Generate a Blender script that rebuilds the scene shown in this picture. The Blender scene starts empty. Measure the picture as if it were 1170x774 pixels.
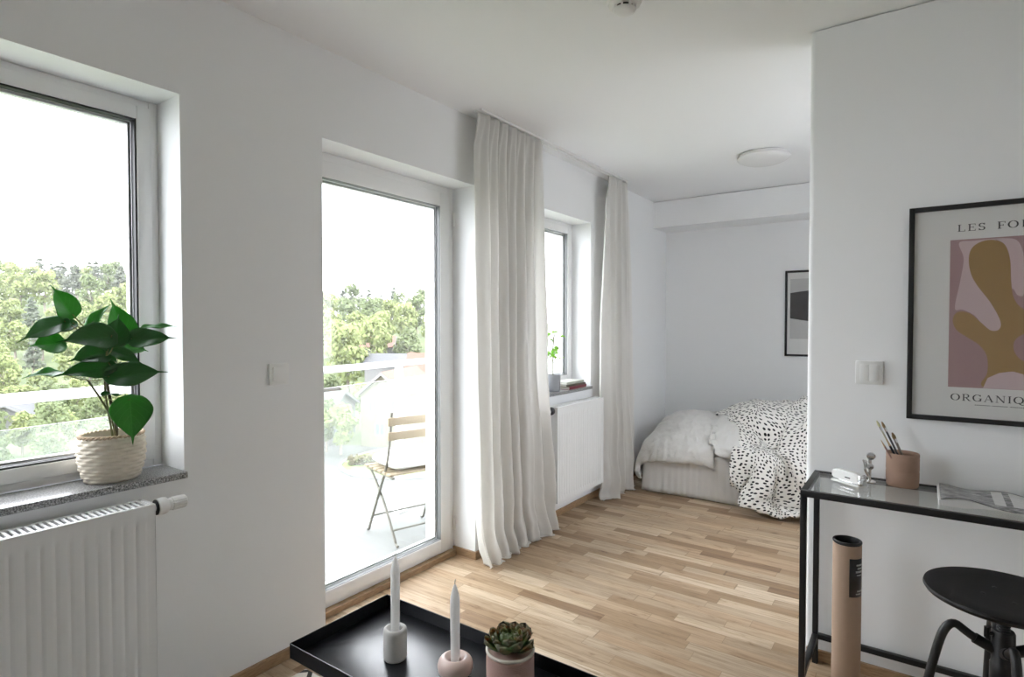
import bpy, bmesh, math, random
from mathutils import Vector, Matrix, noise
PI = math.pi
C = bpy.context.scene.collection
scene = bpy.context.scene
rnd = random.Random(7)

# ------------------------------------------------------------------ helpers
class G:
    """collects shapes into one bmesh, in world (or local) metres"""
    def __init__(s):
        s.bm = bmesh.new(); s.uv = None
    def box(s, x0, x1, y0, y1, z0, z1, b=0.0, seg=2, rot=None):
        r = bmesh.ops.create_cube(s.bm, size=1.0); vs = r['verts']
        c = Vector(((x0+x1)/2, (y0+y1)/2, (z0+z1)/2))
        for v in vs:
            v.co = Vector((v.co.x*(x1-x0), v.co.y*(y1-y0), v.co.z*(z1-z0)))
            if rot is not None: v.co = rot @ v.co
            v.co += c
        if b > 0:
            es = list({e for v in vs for e in v.link_edges})
            bmesh.ops.bevel(s.bm, geom=es, offset=b, segments=seg, affect='EDGES', profile=.5)
        return s
    def tube(s, pts, r, n=10, caps=True, closed=False):
        pts = [Vector(p) for p in pts]; m = len(pts)
        rs = r if isinstance(r, (list, tuple)) else [r]*m
        rings = []; up = None
        for i, p in enumerate(pts):
            if closed: t = (pts[(i+1) % m]-pts[i-1])
            else: t = (pts[min(i+1, m-1)]-pts[max(i-1, 0)])
            t.normalize()
            if up is None:
                up = Vector((0, 0, 1)) if abs(t.z) < .9 else Vector((1, 0, 0))
            a = t.cross(up)
            if a.length < 1e-5: a = t.cross(Vector((0, 1, 0)))
            a.normalize(); bb = a.cross(t).normalized(); up = bb
            rings.append([s.bm.verts.new(p+(a*math.cos(2*PI*k/n)+bb*math.sin(2*PI*k/n))*rs[i]) for k in range(n)])
        for i in range(m if closed else m-1):
            A, B = rings[i], rings[(i+1) % m]
            for k in range(n): s.bm.faces.new([A[k], A[(k+1) % n], B[(k+1) % n], B[k]])
        if caps and not closed:
            s.bm.faces.new(rings[0][::-1]); s.bm.faces.new(rings[-1])
        return s
    def lathe(s, prof, c=(0, 0, 0), n=40, axis='z', cap=True, fn=None):
        """prof: (radius, height) from bottom to top"""
        c = Vector(c); rings = []
        for (r, h) in prof:
            ring = []
            for k in range(n):
                a = 2*PI*k/n; rr = fn(r, h, a) if fn else r
                if axis == 'z': q = Vector((rr*math.cos(a), rr*math.sin(a), h))
                elif axis == 'y': q = Vector((rr*math.sin(a), h, rr*math.cos(a)))
                else: q = Vector((h, rr*math.cos(a), rr*math.sin(a)))
                ring.append(s.bm.verts.new(c+q))
            rings.append(ring)
        for A, B in zip(rings, rings[1:]):
            for k in range(n): s.bm.faces.new([A[k], A[(k+1) % n], B[(k+1) % n], B[k]])
        if cap:
            s.bm.faces.new(rings[0][::-1]); s.bm.faces.new(rings[-1])
        return s
    def poly(s, pts, d):
        """flat outline pts (3D) extruded by vector d"""
        d = Vector(d); A = [s.bm.verts.new(Vector(p)) for p in pts]; B = [s.bm.verts.new(Vector(p)+d) for p in pts]
        s.bm.faces.new(A); s.bm.faces.new(B[::-1]); n = len(A)
        for k in range(n): s.bm.faces.new([A[k], B[k], B[(k+1) % n], A[(k+1) % n]])
        return s
    def grid(s, nx, ny, fn, uv=None, wrap=False):
        V = [[s.bm.verts.new(Vector(fn(i/nx, j/ny))) for j in range(ny+1)] for i in range(nx if wrap else nx+1)]
        L = s.bm.loops.layers.uv.verify() if uv else None
        for i in range(nx):
            for j in range(ny):
                i2 = (i+1) % nx if wrap else i+1
                f = s.bm.faces.new([V[i][j], V[i2][j], V[i2][j+1], V[i][j+1]])
                if uv:
                    for l, (a, b) in zip(f.loops, ((0, 0), (1, 0), (1, 1), (0, 1))):
                        l[L].uv = ((i+a)/nx*uv[0], (j+b)/ny*uv[1])
        return s
    def ico(s, c, r, sub=2, jit=0.0, seed=0):
        q = bmesh.ops.create_icosphere(s.bm, subdivisions=sub, radius=1)['verts']
        r = Vector(r) if not isinstance(r, (int, float)) else Vector((r, r, r))
        for v in q:
            k = 1+jit*noise.noise(v.co*2.1+Vector((seed, seed*1.7, 0)))
            v.co = Vector(c)+Vector((v.co.x*r.x, v.co.y*r.y, v.co.z*r.z))*k
        return s
    def xf(s, M):
        for v in s.bm.verts: v.co = M @ v.co
        return s

def tag(o, label=None, cat=None, group=None, kind=None):
    if label: o['label'] = label
    if cat: o['category'] = cat
    if group: o['group'] = group
    if kind: o['kind'] = kind
    return o

def obj(name, g, m, parent=None, smooth=None, local=False, label=None):
    """one mesh object; smooth = angle in degrees under which edges shade smooth"""
    bm = g.bm if isinstance(g, G) else g
    bmesh.ops.recalc_face_normals(bm, faces=bm.faces)
    if parent is not None and not local:
        off = parent.location.copy()
        p = parent.parent
        while p is not None: off += p.location; p = p.parent
        bmesh.ops.translate(bm, verts=bm.verts, vec=-off)
    me = bpy.data.meshes.new(name)
    o = bpy.data.objects.new(name, me)
    if parent is None and not local:
        xs = [v.co for v in bm.verts]
        c = Vector(((min(v.x for v in xs)+max(v.x for v in xs))/2, (min(v.y for v in xs)+max(v.y for v in xs))/2, min(v.z for v in xs)))
        bmesh.ops.translate(bm, verts=bm.verts, vec=-c); o.location = c
    bm.to_mesh(me); bm.free()
    for q in (m if isinstance(m, (list, tuple)) else [m]): me.materials.append(q)
    if smooth:
        me.shade_smooth() if smooth >= 180 else me.set_sharp_from_angle(angle=math.radians(smooth))
    C.objects.link(o); o.parent = parent
    if label: o['label'] = label
    return o

def thing(name, loc, label, cat, group=None, rz=0, kind=None):
    o = bpy.data.objects.new(name, None); C.objects.link(o); o.empty_display_size = .1
    o.location = loc; o.rotation_euler = (0, 0, rz)
    return tag(o, label, cat, group, kind)

def copy_tree(o, parent=None):
    c = o.copy(); C.objects.link(c); c.parent = parent
    for ch in list(o.children): copy_tree(ch, c)
    return c

def struct(name, g, m, parent=None, smooth=None):
    o = obj(name, g, m, parent, smooth)
    if parent is None: o['kind'] = 'structure'
    return o

# ------------------------------------------------------------------ materials
class NT:
    def __init__(s, name):
        s.m = bpy.data.materials.new(name); s.m.use_nodes = True
        s.t = s.m.node_tree; s.b = s.t.nodes['Principled BSDF']; s.out = s.t.nodes['Material Output']
    def n(s, typ, ins={}, **kw):
        q = s.t.nodes.new(typ)
        for k, v in kw.items(): setattr(q, k, v)
        for k, v in ins.items():
            if isinstance(v, bpy.types.NodeSocket): s.t.links.new(v, q.inputs[k])
            else: q.inputs[k].default_value = v
        return q
    def math(s, op, a, b=0.0, c=None):
        ins = {0: a, 1: b}
        if c is not None: ins[2] = c
        return s.n('ShaderNodeMath', ins, operation=op).outputs[0]
    def mix(s, f, a, b, typ='MIX'):
        q = s.n('ShaderNodeMix', {}, data_type='RGBA', blend_type=typ)
        for k, v in ((0, f), (6, a), (7, b)):
            if isinstance(v, bpy.types.NodeSocket): s.t.links.new(v, q.inputs[k])
            else: q.inputs[k].default_value = v if k == 0 else (tuple(v)+(1,))[:4]
        return q.outputs[2]
    def ramp(s, f, stops):
        q = s.n('ShaderNodeValToRGB', {0: f}); e = q.color_ramp.elements
        while len(e) < len(stops): e.new(.5)
        for k, (p, c) in enumerate(stops): e[k].position = p; e[k].color = (tuple(c)+(1,))[:4]
        return q.outputs[0]
    def noise(s, scale, detail=3, rough=.5, vec=None, dims='3D'):
        q = s.n('ShaderNodeTexNoise', {'Scale': scale, 'Detail': detail, 'Roughness': rough}, noise_dimensions=dims)
        if vec is not None: s.t.links.new(vec, q.inputs['Vector'])
        return q.outputs[0]
    def coord(s, w='Object'): return s.n('ShaderNodeTexCoord').outputs[w]
    def map(s, vec, scale=(1, 1, 1), loc=(0, 0, 0)):
        return s.n('ShaderNodeMapping', {'Vector': vec, 'Scale': scale, 'Location': loc}).outputs[0]
    def set(s, **kw):
        for k, v in kw.items():
            k = k.replace('_', ' ')
            if isinstance(v, bpy.types.NodeSocket): s.t.links.new(v, s.b.inputs[k])
            else: s.b.inputs[k].default_value = (tuple(v)+(1,))[:4] if isinstance(v, (tuple, list)) else v
        return s
    def bump(s, h, strength=.2, dist=.01):
        q = s.n('ShaderNodeBump', {'Strength': strength, 'Distance': dist, 'Height': h})
        s.t.links.new(q.outputs[0], s.b.inputs['Normal']); return s

def pm(name, col, rough=.5, metal=0.0, bump=None, var=0.0, vscale=8, coat=0, spec=None, sheen=0):
    t = NT(name); c = t.coord()
    if var:
        k = t.noise(vscale, 4, .6, c)
        t.set(Base_Color=t.mix(k, [x*(1-var) for x in col], [min(1, x*(1+var)) for x in col]))
    else: t.set(Base_Color=col)
    t.set(Roughness=rough, Metallic=metal, Coat_Weight=coat)
    if sheen: t.set(Sheen_Weight=sheen)
    if spec is not None: t.b.inputs['Specular IOR Level'].default_value = spec
    if bump: t.bump(t.noise(bump[0], 3, .6, c), bump[1], bump[2] if len(bump) > 2 else .002)
    return t.m

def glass_mat(name, fac=.025, tint=(1, 1, 1), milk=0.0):
    """clear sheet: light passes straight, a little is mirrored, more at grazing angles"""
    t = NT(name); t.t.nodes.remove(t.b)
    tr = t.n('ShaderNodeBsdfTransparent', {'Color': tuple(tint)+(1,)})
    gl = t.n('ShaderNodeBsdfGlossy', {'Roughness': .01, 'Color': (1, 1, 1, 1)})
    lw = t.n('ShaderNodeLayerWeight', {'Blend': .5})
    fr = t.math('ADD', fac, t.math('MULTIPLY', t.math('POWER', lw.outputs['Facing'], 5.0), .7))
    mx = t.n('ShaderNodeMixShader', {0: fr, 1: tr.outputs[0], 2: gl.outputs[0]})
    o = mx.outputs[0]
    if milk:
        d = t.n('ShaderNodeBsdfDiffuse', {'Color': (.9, .92, .9, 1)})
        o = t.n('ShaderNodeMixShader', {0: milk, 1: o, 2: d.outputs[0]}).outputs[0]
    t.t.links.new(o, t.out.inputs[0]); return t.m

def cloth_mat(name, col, trans=.3, weave=900, wr=0.0, rough=.9):
    t = NT(name); c = t.coord()
    k = t.noise(5, 3, .6, c)
    t.set(Base_Color=t.mix(k, [x*.94 for x in col], col), Roughness=rough, Sheen_Weight=.15)
    t.b.inputs['Specular IOR Level'].default_value = .15
    if wr: t.bump(t.noise(14, 4, .65, c), wr, .012)
    if trans:
        tl = t.n('ShaderNodeBsdfTranslucent', {'Color': tuple(col)+(1,)})
        mx = t.n('ShaderNodeMixShader', {0: trans, 1: t.b.outputs[0], 2: tl.outputs[0]})
        t.t.links.new(mx.outputs[0], t.out.inputs[0])
    return t.m

M = {}
M['wall'] = pm('matte_white_wall_paint', (.85, .858, .868), .75, bump=(260, .12, .0008), spec=.25)
M['ceil'] = pm('matte_white_ceiling_paint', (.88, .888, .90), .85, spec=.15)
M['reveal'] = M['wall']
M['upvc'] = pm('white_window_frame', (.82, .82, .82), .28)
M['dark'] = pm('black_rubber_gasket', (.02, .02, .022), .5)
M['gasket_grey'] = pm('grey_rubber_gasket', (.22, .225, .23), .5)
M['spacer'] = pm('pale_glass_spacer', (.62, .63, .64), .4, .3)
M['glass'] = glass_mat('window_glass')
M['rail_glass'] = glass_mat('balcony_glass', tint=(.95, .98, .96), milk=.07)
M['pic_glass'] = glass_mat('picture_glass')
M['desk_glass'] = glass_mat('desk_glass', tint=(.93, .95, .95))
M['enamel'] = pm('white_radiator_enamel', (.80, .805, .81), .35)
M['plastic'] = pm('white_plastic', (.82, .82, .81), .4)
M['plastic_grey'] = pm('pale_grey_plastic', (.60, .60, .60), .45)
M['black_metal'] = pm('black_powder_coated_steel', (.012, .012, .013), .42, spec=.4)
M['tray_black'] = pm('black_lacquered_tray', (.010, .011, .014), .30, bump=(600, .03, .0003))
M['black_wood'] = pm('black_stained_wood', (.008, .008, .008), .5, bump=(90, .25, .001), spec=.22)
M['chrome'] = pm('polished_steel', (.75, .75, .76), .16, 1)
M['curtain'] = cloth_mat('off_white_linen_curtain', (.88, .87, .85), .50, wr=.30)
M['bed_grey'] = cloth_mat('washed_grey_cotton', (.68, .67, .65), 0, wr=.6)
M['skirt'] = cloth_mat('pale_linen_valance', (.72, .71, .695), 0, wr=.2)

def granite():
    t = NT('speckled_grey_granite'); c = t.coord()
    a = t.noise(190, 3, .7, c); b = t.noise(420, 2, .5, c)
    k = t.math('ADD', t.math('MULTIPLY', a, .65), t.math('MULTIPLY', b, .35))
    t.set(Base_Color=t.ramp(k, [(.40, (.045, .045, .048)), (.50, (.20, .20, .20)), (.60, (.52, .52, .52))]), Roughness=.3)
    return t.m
M['granite'] = granite()

def oak_floor():
    """three-strip oak parquet: strips 68 mm wide run along X, random lengths"""
    t = NT('oak_parquet'); c = t.coord()
    sp = t.n('ShaderNodeSeparateXYZ', {0: c}); x, y = sp.outputs[0], sp.outputs[1]
    ry = t.math('DIVIDE', y, .068); row = t.math('FLOOR', ry); fy = t.math('FRACT', ry)
    wn = t.n('ShaderNodeTexWhiteNoise', {'W': row}, noise_dimensions='1D').outputs[0]
    rx = t.math('ADD', t.math('DIVIDE', x, .43), t.math('MULTIPLY', wn, 13.7))
    # uneven lengths
    wob = t.math('MULTIPLY', t.noise(.9, 1, .5, t.n('ShaderNodeCombineXYZ', {0: rx, 1: t.math('MULTIPLY', row, 5.3)}).outputs[0]), 1.3)
    rx = t.math('ADD', rx, wob)
    col = t.math('FLOOR', rx); fx = t.math('FRACT', rx)
    idv = t.n('ShaderNodeCombineXYZ', {0: col, 1: row}).outputs[0]
    w2 = t.n('ShaderNodeTexWhiteNoise', {'Vector': idv}, noise_dimensions='2D')
    tone = w2.outputs[0]
    gv = t.n('ShaderNodeCombineXYZ', {0: t.math('MULTIPLY', x, 1.6), 1: t.math('MULTIPLY', y, 26), 2: t.math('MULTIPLY', tone, 40)}).outputs[0]
    g1 = t.noise(2.0, 6, .62, gv)
    gv2 = t.n('ShaderNodeCombineXYZ', {0: t.math('MULTIPLY', x, 5), 1: t.math('MULTIPLY', y, 110), 2: t.math('MULTIPLY', tone, 9)}).outputs[0]
    g2 = t.noise(3.0, 3, .6, gv2)
    base = t.ramp(tone, [(0, (.26, .165, .095)), (.18, (.39, .275, .17)), (.42, (.48, .375, .265)), (.55, (.45, .32, .205)), (.8, (.55, .43, .30)), (1, (.65, .54, .41))])
    k = t.math('ADD', t.math('MULTIPLY', g1, .75), t.math('MULTIPLY', g2, .25))
    grain = t.ramp(k, [(.30, (.46, .38, .31)), (.42, (.80, .76, .72)), (.52, (.98, .97, .96)), (.72, (1.14, 1.14, 1.14))])
    colr = t.mix(1.0, base, grain, 'MULTIPLY')
    kn = t.noise(1.0, 4, .7, t.n('ShaderNodeCombineXYZ', {0: t.math('MULTIPLY', x, 5.5), 1: t.math('MULTIPLY', y, 17), 2: t.math('MULTIPLY', tone, 25)}).outputs[0])
    colr = t.mix(1.0, colr, t.ramp(kn, [(.28, (.50, .42, .34)), (.38, (.90, .88, .85)), (.46, (1, 1, 1))]), 'MULTIPLY')
    ex = t.math('LESS_THAN', t.math('MINIMUM', fx, t.math('SUBTRACT', 1, fx)), .0035)
    ey = t.math('LESS_THAN', t.math('MINIMUM', fy, t.math('SUBTRACT', 1, fy)), .011)
    seam = t.math('MAXIMUM', ex, ey)
    colr = t.mix(t.math('MULTIPLY', seam, .45), colr, (.10, .06, .03))
    t.set(Base_Color=colr, Roughness=t.math('ADD', .33, t.math('MULTIPLY', g1, .16)))
    t.b.inputs['Specular IOR Level'].default_value = .45
    t.bump(t.math('SUBTRACT', g2, t.math('MULTIPLY', seam, 1.0)), .12, .0012)
    return t.m
M['floor'] = oak_floor()

def oak_trim():
    t = NT('oak_skirting'); c = t.coord('Object')
    k = t.noise(3, 5, .6, t.map(c, (8, 8, 60)))
    t.set(Base_Color=t.ramp(k, [(.3, (.23, .14, .075)), (.7, (.42, .28, .165))]), Roughness=.4); return t.m
M['oak_trim'] = oak_trim()

def dots():
    t = NT('white_cotton_with_black_dots'); uv = t.coord('UV')
    v = t.n('ShaderNodeTexVoronoi', {'Vector': uv, 'Scale': 41.0, 'Randomness': .60}, voronoi_dimensions='2D')
    wob = t.noise(90, 1, .5, uv)
    d = t.math('LESS_THAN', t.math('ADD', v.outputs['Distance'], t.math('MULTIPLY', t.math('SUBTRACT', wob, .5), .08)), .265)
    t.set(Base_Color=t.mix(d, (.78, .765, .73), (.018, .018, .02)), Roughness=.9, Sheen_Weight=.15)
    t.b.inputs['Specular IOR Level'].default_value = .15
    t.bump(t.noise(22, 4, .65, t.coord()), .35, .010)
    return t.m
M['dots'] = dots()

# ------------------------------------------------------------------ the room (metres; x from the window wall, y along it, z up)
H = 2.5
W1 = (-.40, .950, .815, 2.121); WD = (1.519, 2.535, .0, 2.126); W3 = (3.0, 3.942, .85, 2.121)
def wall_left():
    g = G(); x0, x1 = -.36, 0.0
    ys = [-2.6, W1[0], W1[1], WD[0], WD[1], W3[0], W3[1], 5.75]
    for i in range(len(ys)-1):
        a, b = ys[i], ys[i+1]
        hole = {(W1[0], W1[1]): W1, (WD[0], WD[1]): WD, (W3[0], W3[1]): W3}.get((a, b))
        if hole is None: g.box(x0, x1, a, b, -.2, H+.2)
        else:
            g.box(x0, x1, a, b, hole[3], H+.2)
            g.box(x0, x1, a, b, -.2, max(hole[2], -.02) if hole[2] > 0 else -.02)
    return g
struct('wall_left', wall_left(), M['wall'])
struct('wall_back', G().box(0, 2.56, 5.545, 5.75, -.2, H+.2), M['wall'])
g = G().box(0, 3.75, -2.6, -2.4, -.2, H+.2)
struct('wall_front', g, M['wall'])
# the end wall of the sleeping nook; its unseen window is added for light
g = G(); ny0, ny1 = 2.80, 3.85
g.box(2.36, 2.56, 2.70, ny0, 0, H+.01); g.box(2.36, 2.56, ny1, 5.545, 0, H+.01)
g.box(2.36, 2.56, ny0, ny1, 0, .92); g.box(2.36, 2.56, ny0, ny1, 2.02, H+.01)
struct('wall_nook', g, M['wall'])
nw = thing('added_window_3', (2.46, 3.32, .92), None, None, kind='structure')
g = G()
for q in ((ny0, ny0+.07, .92, 2.02), (ny1-.07, ny1, .92, 2.02), (ny0+.07, ny1-.07, .92, .99), (ny0+.07, ny1-.07, 1.95, 2.02), (3.30, 3.35, .99, 1.95)): g.box(2.47, 2.54, q[0], q[1], q[2], q[3], .003)
obj('window_frame', g, M['upvc'], nw, 35)
g = G(); g.box(2.500, 2.504, ny0+.06, ny1-.06, .98, 2.19); obj('window_pane', g, M['glass'], nw)
struct('wall_right', G().box(3.6, 3.8, -2.4, 2.70, -.2, H+.2), M['wall'])
# the wall behind the desk: free end with a rounded plaster corner, a hair gap under the ceiling
def desk_wall():
    g = G(); pts = []
    xw, y0, y1, r = 1.690, 2.557, 2.70, .020
    for k in range(7):
        a = -PI/2-(PI/2)*k/6
        pts.append((xw+r+r*math.cos(a), y0+r+r*math.sin(a), 0))
    pts += [(xw, y1, 0), (3.6, y1, 0), (3.6, y0, 0)]
    g.poly(pts[::-1], (0, 0, H-.006)); return g
struct('wall_desk', desk_wall(), M['wall'], smooth=35)
struct('floor', G().box(-.20, 3.6, -2.4, 2.70, -.2, 0).box(-.20, 2.56, 2.70, 5.545, -.2, 0), M['floor'])
struct('ceiling', G().box(0, 3.6, -2.4, 2.70, H, H+.2).box(0, 2.56, 2.70, 5.545, H, H+.2), M['ceil'])
struct('trim_1', G().box(0, 2.36, 5.20, 5.545, 2.252, H-.006), M['wall'])

def skirting(name, segs):
    g = G()
    for s in segs: g.box(*s, b=.002, seg=1)
    struct(name, g, M['oak_trim'])
skirting('baseboard_left', [(0, .013, -2.4, 1.519, 0, .045), (0, .013, 2.535, 5.545, 0, .045),
    (-.16, 0.013, 2.522, 2.535, 0, .045), (-.16, .013, 1.519, 1.532, 0, .045)])
skirting('baseboard_back', [(.013, 2.36, 5.532, 5.545, 0, .045)])
skirting('baseboard_desk', [(1.70, 3.6, 2.544, 2.557, 0, .045)])
skirting('baseboard_front', [(.013, 3.6, -2.4, -2.387, 0, .045)])
struct('trim_2', G().box(-.17, -.13, 1.532, 2.522, 0, .030, b=.003), M['oak_trim'])

# ------------------------------------------------------------------ windows and balcony door
def ring(g, y0, y1, z0, z1, w, x0, x1, b=.004, wb=None):
    wb = wb or w
    g.box(x0, x1, y0, y0+w, z0, z1, b); g.box(x0, x1, y1-w, y1, z0, z1, b)
    g.box(x0, x1, y0+w-.001, y1-w+.001, z0, z0+wb, b); g.box(x0, x1, y0+w-.001, y1-w+.001, z1-w, z1, b)
def window(name, y0, y1, z0, z1, fw, sw, kind_part, wb=None, swb=None, mull=None, gk=.007, gm='dark'):
    root = thing(name, (-.16, (y0+y1)/2, z0), None, None, kind='structure')
    g = G(); ring(g, y0, y1, z0, z1, fw, -.25, -.163, wb=wb or fw); obj(kind_part+'_frame', g, M['upvc'], root, 35)
    cells = [(y0, y1)] if not mull else [(y0, mull+.03), (mull-.03, y1)]
    if mull:
        g = G(); g.box(-.245, -.162, mull-.035, mull+.035, z0+fw, z1-fw, .004); obj('mullion', g, M['upvc'], root, 35)
    for (a, b) in cells:
        ya, yb = a+fw-.006, b-fw+.006; za, zb = z0+(wb or fw)-.006, z1-fw+.006
        sb = swb or sw
        g = G(); ring(g, ya, yb, za, zb, sw, -.235, -.155, b=.005, wb=sb); s = obj('window_sash' if kind_part == 'window' else 'door_sash', g, M['upvc'], root, 35)
        ga, gb, gc, gd = ya+sw, yb-sw, za+sb, zb-sw
        g = G(); ring(g, ga-.001, gb+.001, gc-.001, gd+.001, gk, -.190, -.160, b=.001); obj('gasket', g, M[gm], s, 35)
        g = G(); ring(g, ga+.006, gb-.006, gc+.006, gd-.006, .010, -.215, -.190, b=.001); obj('glass_spacer', g, M['spacer'], s, 35)
        g = G(); g.box(-.194, -.190, ga, gb, gc, gd); obj('window_pane', g, M['glass'], s)
    return root
w1 = window('window_1', W1[0], W1[1], .838, W1[3], .030, .046, 'window')
d1 = window('door_1', WD[0], WD[1], .030, WD[3], .045, .075, 'door', wb=.02, swb=.068, gk=.0035, gm='gasket_grey')
w3 = window('window_2', W3[0], W3[1], .878, W3[3], .035, .050, 'window', gk=.003, gm='gasket_grey')
# hinges on the balcony door, by the far jamb
for z in (1.95, .18):
    g = G(); g.lathe([(.007, z-.04), (.008, z-.035), (.008, z+.035), (.007, z+.04)], (-.150, 2.527, 0), 12)
    obj('hinge', g, M['plastic'], d1, 35)
# lever handle on the near stile
g = G(); g.box(-.155, -.146, 1.545, 1.575, .98, 1.12, .004); g.tube([(-.146, 1.56, 1.05), (-.105, 1.56, 1.05), (-.10, 1.565, 1.05), (-.10, 1.68, 1.05)], .009, 10)
obj('door_handle', g, M['plastic'], d1, 40)
# trickle vent line above window 1 sash is the outer lintel; outside drip sills
for (a, b, z, nm) in ((W1[0], W1[1], .838, w1), (W3[0], W3[1], .878, w3)):
    g = G(); g.box(-.42, -.24, a, b, z-.05, z-.012, .002); obj('outer_sill', g, M['spacer'], nm, 35)
# granite inner sills
def sill(y0, y1, z, yr0, yr1, parent, t=.022):
    g = G(); g.box(-.158, .020, y0, y1, z-t, z, .0025)
    o = obj('stone_sill', g, M['granite'], parent, 35); return o
sill(W1[0]-.005, W1[1]+.003, .838, 0, 0, w1)
sill(W3[0], W3[1], .874, 0, 0, w3)


# grey render lining of the outer reveals
M['outer'] = pm('grey_facade_render', (.45, .45, .445), .85)
for k, (a, b_, c, d) in enumerate((W1, WD, W3)):
    g = G(); c0 = c if c > .1 else .0
    g.box(-.375, -.252, b_-.012, b_, c0, d); g.box(-.375, -.252, a, a+.012, c0, d); g.box(-.375, -.252, a+.012, b_-.012, d-.012, d)
    struct('trim_%d' % (k+3), g, M['outer'])

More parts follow.
